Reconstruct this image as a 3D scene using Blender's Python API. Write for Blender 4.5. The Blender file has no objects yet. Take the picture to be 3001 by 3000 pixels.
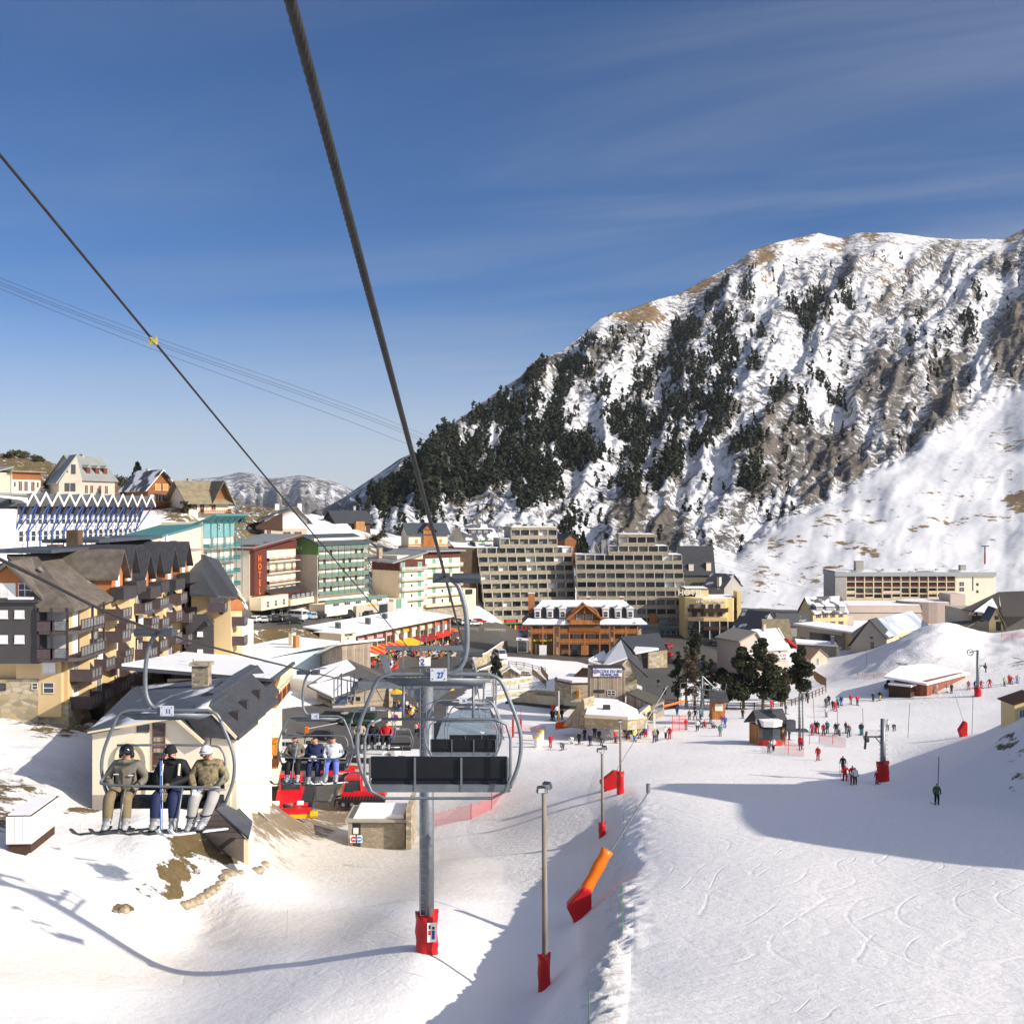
import bpy, bmesh, math, random
import numpy as np
from mathutils import Vector, Matrix
R = math.radians
random.seed(7)
rng = np.random.RandomState(5)
SC = bpy.context.scene
COL = SC.collection
F = 3300.0          # focal length in photo pixels (photo is 3001 wide)
CZ = 40.0           # eye height above datum
# camera, sky, sun
cam = bpy.data.cameras.new('camera')
cam_o = bpy.data.objects.new('camera', cam)
COL.objects.link(cam_o)
cam_o.location = (0, 0, CZ)
cam_o.rotation_euler = (R(90), 0, 0)
cam.angle = 2 * math.atan(1500.5 / F)
cam.clip_start = 0.1
cam.clip_end = 30000
SC.camera = cam_o
SUN = Vector((0.80, -0.36, 0.455)).normalized()
EL = math.asin(SUN.z)
w = bpy.data.worlds.new('World')
SC.world = w
w.use_nodes = True
nt = w.node_tree
nt.nodes.clear()
N = nt.nodes.new
out = N('ShaderNodeOutputWorld'); bg = N('ShaderNodeBackground'); sky = N('ShaderNodeTexSky')
sky.sky_type = 'NISHITA'; sky.sun_disc = False
sky.sun_elevation = EL; sky.sun_rotation = math.atan2(SUN.x, SUN.y)
sky.altitude = 2200; sky.air_density = 0.95; sky.dust_density = 0.35; sky.ozone_density = 3.0
bg.inputs['Strength'].default_value = 0.09
tc = N('ShaderNodeTexCoord'); sx = N('ShaderNodeSeparateXYZ')
nt.links.new(tc.outputs['Generated'], sx.inputs[0])
def m(op, a, b=None, c=None):
    n = N('ShaderNodeMath'); n.operation = op
    for i, v in enumerate((a, b, c)):
        if v is None: continue
        if isinstance(v, (int, float)): n.inputs[i].default_value = v
        else: nt.links.new(v, n.inputs[i])
    return n.outputs[0]
zz = m('MAXIMUM', m('ADD', sx.outputs[2], 0.06), 0.02)
cx = m('DIVIDE', sx.outputs[0], zz); cy = m('DIVIDE', sx.outputs[1], zz)
cb = N('ShaderNodeCombineXYZ')
nt.links.new(m('ADD', m('MULTIPLY', cx, 0.35), m('MULTIPLY', cy, -0.10)), cb.inputs[0])
nt.links.new(m('ADD', m('MULTIPLY', cy, 1.1), m('MULTIPLY', cx, 0.35)), cb.inputs[1])
n1 = N('ShaderNodeTexNoise'); n1.inputs['Scale'].default_value = 1.1; n1.inputs['Detail'].default_value = 9; n1.inputs['Roughness'].default_value = 0.55
n1.inputs['Distortion'].default_value = 0.6
nt.links.new(cb.outputs[0], n1.inputs['Vector'])
n2 = N('ShaderNodeTexNoise'); n2.inputs['Scale'].default_value = 0.35; n2.inputs['Detail'].default_value = 2
nt.links.new(cb.outputs[0], n2.inputs['Vector'])
cr = N('ShaderNodeMapRange'); cr.inputs[1].default_value = 0.44; cr.inputs[2].default_value = 0.80; cr.interpolation_type = 'SMOOTHSTEP'
nt.links.new(m('ADD', m('MULTIPLY', n1.outputs[0], 0.6), m('MULTIPLY', n2.outputs[0], 0.45)), cr.inputs[0])
right = N('ShaderNodeMapRange'); right.inputs[1].default_value = -0.35; right.inputs[2].default_value = 0.45
right.inputs[3].default_value = 0.25; right.inputs[4].default_value = 1.0
nt.links.new(sx.outputs[0], right.inputs[0])
cf = m('MULTIPLY', m('MULTIPLY', cr.outputs[0], right.outputs[0]), 0.75)
mx = N('ShaderNodeMix'); mx.data_type = 'RGBA'
tint = N('ShaderNodeMix'); tint.data_type = 'RGBA'; tint.blend_type = 'MULTIPLY'; tint.inputs[0].default_value = 1.0
nt.links.new(sky.outputs[0], tint.inputs[6]); tint.inputs[7].default_value = (0.405, 0.60, 0.80, 1)
nt.links.new(cf, mx.inputs[0]); nt.links.new(tint.outputs[2], mx.inputs[6]); mx.inputs[7].default_value = (3.3, 3.7, 4.3, 1)
hz = N('ShaderNodeMapRange'); hz.interpolation_type = 'SMOOTHSTEP'
hz.inputs[1].default_value = -0.02; hz.inputs[2].default_value = 0.2; hz.inputs[3].default_value = 0.92; hz.inputs[4].default_value = 0.0
nt.links.new(sx.outputs[2], hz.inputs[0])
mh = N('ShaderNodeMix'); mh.data_type = 'RGBA'
nt.links.new(hz.outputs[0], mh.inputs[0]); nt.links.new(mx.outputs[2], mh.inputs[6]); mh.inputs[7].default_value = (4.7, 4.95, 5.3, 1)
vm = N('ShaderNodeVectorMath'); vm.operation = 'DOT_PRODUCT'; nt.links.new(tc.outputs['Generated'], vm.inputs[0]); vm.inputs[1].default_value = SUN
au = m('MULTIPLY', m('POWER', m('MAXIMUM', vm.outputs['Value'], 0.0), 2.6), 8.6)  # added glow around the sun, out of view, to lift ambient light in shadows
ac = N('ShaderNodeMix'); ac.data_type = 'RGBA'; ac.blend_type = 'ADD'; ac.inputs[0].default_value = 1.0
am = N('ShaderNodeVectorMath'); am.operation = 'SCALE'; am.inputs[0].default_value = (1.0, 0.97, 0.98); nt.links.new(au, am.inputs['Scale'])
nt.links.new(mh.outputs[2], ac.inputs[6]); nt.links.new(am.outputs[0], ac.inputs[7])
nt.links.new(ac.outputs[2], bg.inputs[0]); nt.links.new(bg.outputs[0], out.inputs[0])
sl = bpy.data.lights.new('sun', 'SUN'); sl.energy = 4.35; sl.angle = R(0.55); sl.color = (1.0, 0.92, 0.80)
so = bpy.data.objects.new('sun', sl); COL.objects.link(so)
so.rotation_euler = (-SUN).to_track_quat('-Z', 'Y').to_euler()
SC.view_settings.view_transform = 'Standard'; SC.view_settings.look = 'None'
SC.view_settings.exposure = 0.5; SC.view_settings.gamma = 1.0
SC.cycles.max_bounces = 6; SC.cycles.transparent_max_bounces = 16
# materials
MATS = {}
def mat(name, col, rough=0.75, metal=0.0, var=0.12, scale=1.5, bump=0.0, bscale=None, spec=0.3, stretch=None, col2=None, mixamt=0.5):
    if name in MATS: return MATS[name]
    M = bpy.data.materials.new(name); M.use_nodes = True
    t = M.node_tree; b = t.nodes['Principled BSDF']
    b.inputs['Roughness'].default_value = rough; b.inputs['Metallic'].default_value = metal
    b.inputs['Specular IOR Level'].default_value = spec
    tcn = t.nodes.new('ShaderNodeTexCoord'); mp = t.nodes.new('ShaderNodeMapping')
    t.links.new(tcn.outputs['Object'], mp.inputs[0])
    if stretch: mp.inputs['Scale'].default_value = stretch
    n = t.nodes.new('ShaderNodeTexNoise'); n.inputs['Scale'].default_value = scale; n.inputs['Detail'].default_value = 6
    n.inputs['Roughness'].default_value = 0.65
    t.links.new(mp.outputs[0], n.inputs['Vector'])
    r = t.nodes.new('ShaderNodeValToRGB')
    c2 = col2 or tuple(min(1, c * (1 + var)) for c in col)
    c1 = tuple(c * (1 - var) for c in col)
    r.color_ramp.elements[0].position = 0.3; r.color_ramp.elements[1].position = 0.7
    r.color_ramp.elements[0].color = (*c1, 1); r.color_ramp.elements[1].color = (*c2, 1)
    t.links.new(n.outputs[0], r.inputs[0]); t.links.new(r.outputs[0], b.inputs['Base Color'])
    if bump:
        bn = t.nodes.new('ShaderNodeBump'); bn.inputs['Strength'].default_value = bump; bn.inputs['Distance'].default_value = 0.05
        n3 = t.nodes.new('ShaderNodeTexNoise'); n3.inputs['Scale'].default_value = bscale or scale * 4; n3.inputs['Detail'].default_value = 5
        t.links.new(mp.outputs[0], n3.inputs['Vector']); t.links.new(n3.outputs[0], bn.inputs['Height'])
        t.links.new(bn.outputs[0], b.inputs['Normal'])
    MATS[name] = M
    return M
def stone_mat(name, c1, c2, c3, scale=1.6, mortar=(0.3, 0.27, 0.22)):
    if name in MATS: return MATS[name]
    M = bpy.data.materials.new(name); M.use_nodes = True
    t = M.node_tree; b = t.nodes['Principled BSDF']; b.inputs['Roughness'].default_value = 0.9
    tcn = t.nodes.new('ShaderNodeTexCoord'); mp = t.nodes.new('ShaderNodeMapping'); mp.inputs['Scale'].default_value = (1, 1, 1.8)
    t.links.new(tcn.outputs['Object'], mp.inputs[0])
    v = t.nodes.new('ShaderNodeTexVoronoi'); v.inputs['Scale'].default_value = scale
    t.links.new(mp.outputs[0], v.inputs['Vector'])
    ve = t.nodes.new('ShaderNodeTexVoronoi'); ve.feature = 'DISTANCE_TO_EDGE'; ve.inputs['Scale'].default_value = scale
    t.links.new(mp.outputs[0], ve.inputs['Vector'])
    sp = t.nodes.new('ShaderNodeSeparateColor'); t.links.new(v.outputs['Color'], sp.inputs[0])
    r = t.nodes.new('ShaderNodeValToRGB'); cr = r.color_ramp
    cr.elements[0].color = (*c1, 1); cr.elements[1].color = (*c3, 1); e = cr.elements.new(0.5); e.color = (*c2, 1)
    t.links.new(sp.outputs[0], r.inputs[0])
    lt = t.nodes.new('ShaderNodeMath'); lt.operation = 'LESS_THAN'; lt.inputs[1].default_value = 0.05
    t.links.new(ve.outputs['Distance'], lt.inputs[0])
    x = t.nodes.new('ShaderNodeMix'); x.data_type = 'RGBA'; x.inputs[7].default_value = (*mortar, 1)
    t.links.new(lt.outputs[0], x.inputs[0]); t.links.new(r.outputs[0], x.inputs[6]); t.links.new(x.outputs[2], b.inputs['Base Color'])
    bn = t.nodes.new('ShaderNodeBump'); bn.inputs['Strength'].default_value = 0.6; bn.inputs['Distance'].default_value = 0.06
    t.links.new(ve.outputs['Distance'], bn.inputs['Height']); t.links.new(bn.outputs[0], b.inputs['Normal'])
    MATS[name] = M
    return M
def plank_mat(name, c1, c2, width=0.18, axis=0, rough=0.8):
    if name in MATS: return MATS[name]
    M = bpy.data.materials.new(name); M.use_nodes = True
    t = M.node_tree; b = t.nodes['Principled BSDF']; b.inputs['Roughness'].default_value = rough
    tcn = t.nodes.new('ShaderNodeTexCoord'); s = t.nodes.new('ShaderNodeSeparateXYZ'); t.links.new(tcn.outputs['Object'], s.inputs[0])
    def mm(op, a, bb):
        n = t.nodes.new('ShaderNodeMath'); n.operation = op
        for i, v in enumerate((a, bb)):
            if isinstance(v, (int, float)): n.inputs[i].default_value = v
            else: t.links.new(v, n.inputs[i])
        return n.outputs[0]
    src = s.outputs[2] if axis == 2 else mm('ADD', s.outputs[0], s.outputs[1])
    q = mm('DIVIDE', src, width)
    wn = t.nodes.new('ShaderNodeTexWhiteNoise'); wn.noise_dimensions = '1D'; t.links.new(mm('FLOOR', q, 0), wn.inputs['W'])
    r = t.nodes.new('ShaderNodeValToRGB'); r.color_ramp.elements[0].color = (*c1, 1); r.color_ramp.elements[1].color = (*c2, 1)
    t.links.new(wn.outputs[0], r.inputs[0])
    gap = mm('LESS_THAN', mm('FRACT', q, 0), 0.1)
    x = t.nodes.new('ShaderNodeMix'); x.data_type = 'RGBA'; x.inputs[7].default_value = tuple(c * 0.35 for c in c1) + (1,)
    t.links.new(gap, x.inputs[0])
    n = t.nodes.new('ShaderNodeTexNoise'); n.inputs['Scale'].default_value = 1.2; n.inputs['Detail'].default_value = 6
    t.links.new(tcn.outputs['Object'], n.inputs['Vector'])
    h = t.nodes.new('ShaderNodeHueSaturation'); t.links.new(mm('ADD', mm('MULTIPLY', n.outputs[0], 0.7), 0.65), h.inputs['Value'])
    t.links.new(r.outputs[0], h.inputs['Color']); t.links.new(h.outputs[0], x.inputs[6]); t.links.new(x.outputs[2], b.inputs['Base Color'])
    MATS[name] = M
    return M
def snowy(name, base, cover=0.5, scale=0.35, stretch=(1, 1, 1), base2=None, sharp=0.04):
    if name in MATS: return MATS[name]
    M = bpy.data.materials.new(name); M.use_nodes = True
    t = M.node_tree; b = t.nodes['Principled BSDF']; b.inputs['Roughness'].default_value = 0.7
    tcn = t.nodes.new('ShaderNodeTexCoord'); mp = t.nodes.new('ShaderNodeMapping'); t.links.new(tcn.outputs['Object'], mp.inputs[0])
    mp.inputs['Scale'].default_value = stretch; mp.inputs['Location'].default_value = (random.uniform(-9, 9),) * 3
    n = t.nodes.new('ShaderNodeTexNoise'); n.inputs['Scale'].default_value = scale; n.inputs['Detail'].default_value = 7; n.inputs['Roughness'].default_value = 0.5
    t.links.new(mp.outputs[0], n.inputs['Vector'])
    mr = t.nodes.new('ShaderNodeMapRange'); c = 0.5 - (cover - 0.5) * 0.62
    mr.inputs[1].default_value = c - sharp; mr.inputs[2].default_value = c + sharp
    t.links.new(n.outputs[0], mr.inputs[0])
    n2 = t.nodes.new('ShaderNodeTexNoise'); n2.inputs['Scale'].default_value = 2.5; n2.inputs['Detail'].default_value = 5
    t.links.new(tcn.outputs['Object'], n2.inputs['Vector'])
    r = t.nodes.new('ShaderNodeValToRGB'); b2 = base2 or tuple(x * 1.5 for x in base)
    r.color_ramp.elements[0].position = 0.3; r.color_ramp.elements[1].position = 0.7
    r.color_ramp.elements[0].color = (*base, 1); r.color_ramp.elements[1].color = (*b2, 1); t.links.new(n2.outputs[0], r.inputs[0])
    x = t.nodes.new('ShaderNodeMix'); x.data_type = 'RGBA'; x.inputs[7].default_value = (0.80, 0.80, 0.82, 1)
    t.links.new(mr.outputs[0], x.inputs[0]); t.links.new(r.outputs[0], x.inputs[6]); t.links.new(x.outputs[2], b.inputs['Base Color'])
    bn = t.nodes.new('ShaderNodeBump'); bn.inputs['Strength'].default_value = 0.5; bn.inputs['Distance'].default_value = 0.12
    t.links.new(mr.outputs[0], bn.inputs['Height']); t.links.new(bn.outputs[0], b.inputs['Normal'])
    MATS[name] = M
    return M
def snow_mat(name, kind):
    M = bpy.data.materials.new(name); M.use_nodes = True
    t = M.node_tree; b = t.nodes['Principled BSDF']; b.inputs['Roughness'].default_value = 0.6
    b.inputs['Specular IOR Level'].default_value = 0.25
    tcn = t.nodes.new('ShaderNodeTexCoord')
    def noise(scale, det=6, rough=0.6, vec=None, dist=0):
        n = t.nodes.new('ShaderNodeTexNoise'); n.inputs['Scale'].default_value = scale; n.inputs['Detail'].default_value = det
        n.inputs['Roughness'].default_value = rough; n.inputs['Distortion'].default_value = dist
        t.links.new(vec or tcn.outputs['Object'], n.inputs['Vector']); return n.outputs[0]
    def mm(op, a, bb=0.0, cl=False):
        n = t.nodes.new('ShaderNodeMath'); n.operation = op; n.use_clamp = cl
        for i, v in enumerate((a, bb)):
            if isinstance(v, (int, float)): n.inputs[i].default_value = v
            else: t.links.new(v, n.inputs[i])
        return n.outputs[0]
    def attr(nm):
        a = t.nodes.new('ShaderNodeAttribute'); a.attribute_name = nm; return a.outputs['Fac']
    def step(v, lo, hi):
        r = t.nodes.new('ShaderNodeMapRange'); r.inputs[1].default_value = lo; r.inputs[2].default_value = hi; t.links.new(v, r.inputs[0]); return r.outputs[0]
    def mix(f, a, bb):
        x = t.nodes.new('ShaderNodeMix'); x.data_type = 'RGBA'
        if isinstance(f, float): x.inputs[0].default_value = f
        else: t.links.new(f, x.inputs[0])
        for i, v in ((6, a), (7, bb)):
            if isinstance(v, tuple): x.inputs[i].default_value = (*v, 1)
            else: t.links.new(v, x.inputs[i])
        return x.outputs[2]
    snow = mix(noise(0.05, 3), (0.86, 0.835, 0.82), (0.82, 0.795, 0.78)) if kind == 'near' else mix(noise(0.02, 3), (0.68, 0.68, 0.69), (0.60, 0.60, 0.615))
    if kind == 'near':
        f1 = noise(1.3, 8, 0.7); f2 = noise(0.25, 8, 0.65)
        fm = mm('ADD', mm('MULTIPLY', f1, 0.5), mm('MULTIPLY', f2, 0.5))
        dirt_and_dim = mix(f1, (0.60, 0.54, 0.46), (0.77, 0.725, 0.675))
        ad = attr('dirt_and_dim')
        c = mix(mm('MULTIPLY', ad, step(mm('ADD', fm, mm('MULTIPLY', ad, 0.35)), 0.45, 0.75), True), snow, dirt_and_dim)
        mud = mix(f1, (0.13, 0.095, 0.055), (0.33, 0.26, 0.17))
        c = mix(step(mm('ADD', fm, mm('MULTIPLY', attr('mud'), 0.3)), 0.68, 0.78), c, mud)
        road = mix(noise(0.35, 6), (0.055, 0.052, 0.05), (0.13, 0.12, 0.105))
        rmask = step(mm('ADD', fm, mm('MULTIPLY', attr('road'), 0.6)), 0.72, 0.77)
        c = mix(rmask, c, road)
        grass = mix(noise(2.2, 7, 0.75), (0.05, 0.038, 0.018), (0.26, 0.18, 0.075))
        ag = attr('grass')
        gm = step(mm('ADD', mm('ADD', mm('MULTIPLY', noise(0.7, 9, 0.72), 0.6), mm('MULTIPLY', f2, 0.4)), mm('MULTIPLY', ag, 0.27)), 0.685, 0.715)
        c = mix(gm, c, grass)
        trk = None
        for sc_, k, wd in ((0.035, 22, 0.06), (0.05, 20, 0.06), (0.022, 34, 0.06), (0.08, 14, 0.06)):
            n = noise(sc_, 1.5, 0.4, dist=0.3)
            fr = mm('ABSOLUTE', mm('SUBTRACT', mm('FRACT', mm('MULTIPLY', n, k)), 0.5))
            l = step(fr, 0.0, wd)
            br = step(noise(0.11 + sc_, 2), 0.44, 0.52)
            l = mm('SUBTRACT', 1.0, mm('MULTIPLY', mm('SUBTRACT', 1.0, l), br))
            trk = l if trk is None else mm('MULTIPLY', trk, l)
        fine = mm('ADD', mm('MULTIPLY', noise(5.0, 4, 0.6), 0.035), mm('MULTIPLY', noise(0.35, 4, 0.5), 0.22))
        rough_ = mm('MULTIPLY', mm('MULTIPLY', noise(1.5, 8, 0.7), attr('rough')), 1.7)
        h = mm('ADD', mm('ADD', fine, rough_), mm('MULTIPLY', trk, mm('MULTIPLY', attr('track'), 0.042)))
        h = mm('ADD', h, mm('MULTIPLY', gm, 0.35))
        h = mm('SUBTRACT', h, mm('MULTIPLY', rmask, 0.6))
        bn = t.nodes.new('ShaderNodeBump'); bn.inputs['Strength'].default_value = 0.75; bn.inputs['Distance'].default_value = 0.45
    else:
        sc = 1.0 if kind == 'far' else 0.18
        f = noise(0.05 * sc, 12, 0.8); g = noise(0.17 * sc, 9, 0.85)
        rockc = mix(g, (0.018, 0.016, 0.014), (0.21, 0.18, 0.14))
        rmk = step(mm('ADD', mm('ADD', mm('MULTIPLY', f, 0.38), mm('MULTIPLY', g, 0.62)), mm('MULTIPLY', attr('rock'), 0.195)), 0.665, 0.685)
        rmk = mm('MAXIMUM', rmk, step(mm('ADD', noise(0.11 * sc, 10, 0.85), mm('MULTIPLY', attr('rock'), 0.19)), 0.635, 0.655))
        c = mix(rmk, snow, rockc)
        grassc = mix(g, (0.11, 0.07, 0.03), (0.30, 0.21, 0.11))
        gf = noise(0.03 * sc, 10, 0.7)
        c = mix(step(mm('ADD', mm('ADD', mm('MULTIPLY', gf, 0.5), mm('MULTIPLY', noise(0.22 * sc, 6), 0.5)), mm('MULTIPLY', attr('grass'), 0.27)), 0.665, 0.705), c, grassc)
        rg = t.nodes.new('ShaderNodeTexNoise'); rg.noise_type = 'RIDGED_MULTIFRACTAL'; rg.inputs['Scale'].default_value = 0.05 * sc; rg.inputs['Detail'].default_value = 8; t.links.new(tcn.outputs['Object'], rg.inputs['Vector'])
        rg2 = t.nodes.new('ShaderNodeTexNoise'); rg2.noise_type = 'RIDGED_MULTIFRACTAL'; rg2.inputs['Scale'].default_value = 0.16 * sc; rg2.inputs['Detail'].default_value = 6; t.links.new(tcn.outputs['Object'], rg2.inputs['Vector'])
        h = mm('ADD', mm('MULTIPLY', noise(0.02 * sc, 4, 0.5), 0.5), mm('MULTIPLY', mm('ADD', mm('MULTIPLY', rg.outputs[0], 0.8), mm('MULTIPLY', rg2.outputs[0], 0.35)), rmk))
        bn = t.nodes.new('ShaderNodeBump'); bn.inputs['Strength'].default_value = 0.85; bn.inputs['Distance'].default_value = 9.0 / sc
    t.links.new(c, b.inputs['Base Color'])
    t.links.new(h, bn.inputs['Height']); t.links.new(bn.outputs[0], b.inputs['Normal'])
    return M
# helpers
def W(px, py, d):
    return Vector(((px - 1500) / F * d, d, CZ - (py - 1500) / F * d))
def tag(o, label=None, cat=None, group=None, kind=None):
    if label: o['label'] = label
    if cat: o['category'] = cat
    if group: o['group'] = group
    if kind: o['kind'] = kind
    return o
def empty(name, loc, yaw=0, label=None, cat=None, group=None):
    o = bpy.data.objects.new(name, None); COL.objects.link(o)
    o.location = loc; o.rotation_euler = (0, 0, yaw); o.empty_display_size = 0.3
    return tag(o, label, cat, group)
class MB:
    def __init__(s): s.v = []; s.f = []; s.mi = []
    def add(s, vs, fs, mi=0):
        n = len(s.v); s.v += [tuple(v) for v in vs]
        for f in fs: s.f.append(tuple(i + n for i in f)); s.mi.append(mi)
        return s
    def box(s, x0, x1, y0, y1, z0, z1, mi=0):
        return s.add([(x, y, z) for z in (z0, z1) for y in (y0, y1) for x in (x0, x1)],
                     [(0, 2, 3, 1), (4, 5, 7, 6), (0, 1, 5, 4), (2, 6, 7, 3), (0, 4, 6, 2), (1, 3, 7, 5)], mi)
    def prism(s, prof, a, b, axis='y', mi=0):
        def P(p, t):
            return (p[0], t, p[1]) if axis == 'y' else (t, p[0], p[1]) if axis == 'x' else (p[0], p[1], t)
        n = len(prof)
        vs = [P(p, a) for p in prof] + [P(p, b) for p in prof]
        fs = [tuple(range(n)), tuple(range(2 * n - 1, n - 1, -1))] + [(i, i + n, (i + 1) % n + n, (i + 1) % n) for i in range(n)]
        return s.add(vs, fs, mi)
    def slab(s, pts, th, mi=0):
        n = len(pts); lo = [(p[0], p[1], p[2] - th) for p in pts]
        return s.add(list(pts) + lo, [tuple(range(n)), tuple(range(2 * n - 1, n - 1, -1))] + [(i, i + n, (i + 1) % n + n, (i + 1) % n) for i in range(n)], mi)
    def tube(s, pts, r, seg=8, mi=0, cap=True):
        pts = [Vector(p) for p in pts]; n = len(pts)
        rr = r if isinstance(r, (list, tuple)) else [r] * n
        up = None; rings = []
        for i, p in enumerate(pts):
            d = (pts[min(i + 1, n - 1)] - pts[max(i - 1, 0)]).normalized()
            if up is None:
                up = Vector((0, 0, 1)) if abs(d.z) < 0.9 else Vector((1, 0, 0))
            a = d.cross(up).normalized(); up = a.cross(d).normalized()
            rings.append([p + (a * math.cos(2 * math.pi * k / seg) + up * math.sin(2 * math.pi * k / seg)) * rr[i] for k in range(seg)])
        vs = [v for r_ in rings for v in r_]
        fs = [(i * seg + k, i * seg + (k + 1) % seg, (i + 1) * seg + (k + 1) % seg, (i + 1) * seg + k) for i in range(n - 1) for k in range(seg)]
        if cap: fs += [tuple(range(seg - 1, -1, -1)), tuple(range((n - 1) * seg, n * seg))]
        return s.add(vs, fs, mi)
    def ell(s, c, r, mi=0, nu=10, nv=7, z0=-1, z1=1):
        vs = []
        for j in range(nv + 1):
            z = z0 + (z1 - z0) * j / nv
            th = math.acos(max(-1, min(1, -math.cos(math.pi * (math.acos(-z0) / math.pi + (math.acos(-z1) - math.acos(-z0)) / math.pi * j / nv)))))
            zc = math.cos(th); rr = math.sin(th)
            for i in range(nu):
                a = 2 * math.pi * i / nu
                vs.append((c[0] + r[0] * rr * math.cos(a), c[1] + r[1] * rr * math.sin(a), c[2] + r[2] * zc))
        fs = [(j * nu + i, j * nu + (i + 1) % nu, (j + 1) * nu + (i + 1) % nu, (j + 1) * nu + i) for j in range(nv) for i in range(nu)]
        fs += [tuple(range(nu - 1, -1, -1)), tuple(range(nv * nu, (nv + 1) * nu))]
        return s.add(vs, fs, mi)
    def mesh(s, name):
        me = bpy.data.meshes.new(name); me.from_pydata(s.v, [], s.f)
        return me
    def build(s, name, mats, parent=None, smooth=False, loc=None, fix=True):
        me = s.mesh(name)
        mats = mats if isinstance(mats, (list, tuple)) else [mats]
        for q in mats: me.materials.append(q)
        me.polygons.foreach_set('material_index', s.mi)
        if fix:
            bm = bmesh.new(); bm.from_mesh(me); bmesh.ops.recalc_face_normals(bm, faces=bm.faces); bm.to_mesh(me); bm.free()
        if smooth: me.polygons.foreach_set('use_smooth', [True] * len(me.polygons))
        o = bpy.data.objects.new(name, me); COL.objects.link(o)
        if parent: o.parent = parent
        if loc is not None: o.location = loc
        return o
def new(name, me, parent=None, loc=None, yaw=0):
    o = bpy.data.objects.new(name, me); COL.objects.link(o)
    if parent: o.parent = parent
    if loc is not None: o.location = loc
    if yaw: o.rotation_euler = (0, 0, yaw)
    return o
def copy_tree(o, parent=None):
    c = o.copy(); COL.objects.link(c); c.parent = parent
    for ch in list(o.children): copy_tree(ch, c)
    return c
def lettering(txt, size, m_, parent, loc, yaw=0, ext=0.03, name='lettering', align='CENTER', sx=1.0, vertical=False):
    cu = bpy.data.curves.new('t', 'FONT'); cu.body = '\n'.join(txt) if vertical else txt
    cu.size = size; cu.extrude = ext; cu.align_x = align; cu.align_y = 'CENTER'; cu.offset = size * 0.012
    cu.resolution_u = 3
    if vertical: cu.space_line = 0.9
    o = bpy.data.objects.new('t', cu); COL.objects.link(o)
    bpy.context.view_layer.update()
    me = bpy.data.meshes.new_from_object(o.evaluated_get(bpy.context.evaluated_depsgraph_get()))
    bpy.data.objects.remove(o)
    me.materials.clear(); me.materials.append(m_)
    r = new(name, me, parent, loc)
    r.rotation_euler = (R(90), 0, yaw); r.scale = (sx, 1, 1)
    return r
_P = rng.rand(256, 256)
def vnoise(x, y):
    xi = np.floor(x).astype(int); yi = np.floor(y).astype(int); fx = x - xi; fy = y - yi
    fx = fx * fx * fx * (fx * (fx * 6 - 15) + 10); fy = fy * fy * fy * (fy * (fy * 6 - 15) + 10)
    g = lambda a, b: _P[a & 255, b & 255]
    return (g(xi, yi) * (1 - fx) + g(xi + 1, yi) * fx) * (1 - fy) + (g(xi, yi + 1) * (1 - fx) + g(xi + 1, yi + 1) * fx) * fy
def fbm(x, y, o=5, gain=0.5):
    s = 0; a = 1; t = 0
    for i in range(o): s = s + a * vnoise(x + 17.3 * i, y + 9.1 * i); t += a; a *= gain; x = x * 2.03; y = y * 2.03
    return s / t
def ridged(x, y, o=5, gain=0.5):
    s = 0; a = 1; t = 0
    for i in range(o): s = s + a * (1 - np.abs(2 * vnoise(x + 31.7 * i, y + 5.1 * i) - 1)); t += a; a *= gain; x = x * 2.03; y = y * 2.03
    return s / t
def sstep(v, a, b):
    t = np.clip((v - a) / (b - a), 0, 1); return t * t * (3 - 2 * t)
def inpoly(px, py, poly):
    r = np.zeros(px.shape, bool); n = len(poly)
    for i in range(n):
        x0, y0 = poly[i]; x1, y1 = poly[(i + 1) % n]
        if y0 == y1: continue
        c = ((py < y0) != (py < y1)) & (px < (x1 - x0) * (py - y0) / (y1 - y0) + x0)
        r ^= c
    return r
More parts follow.
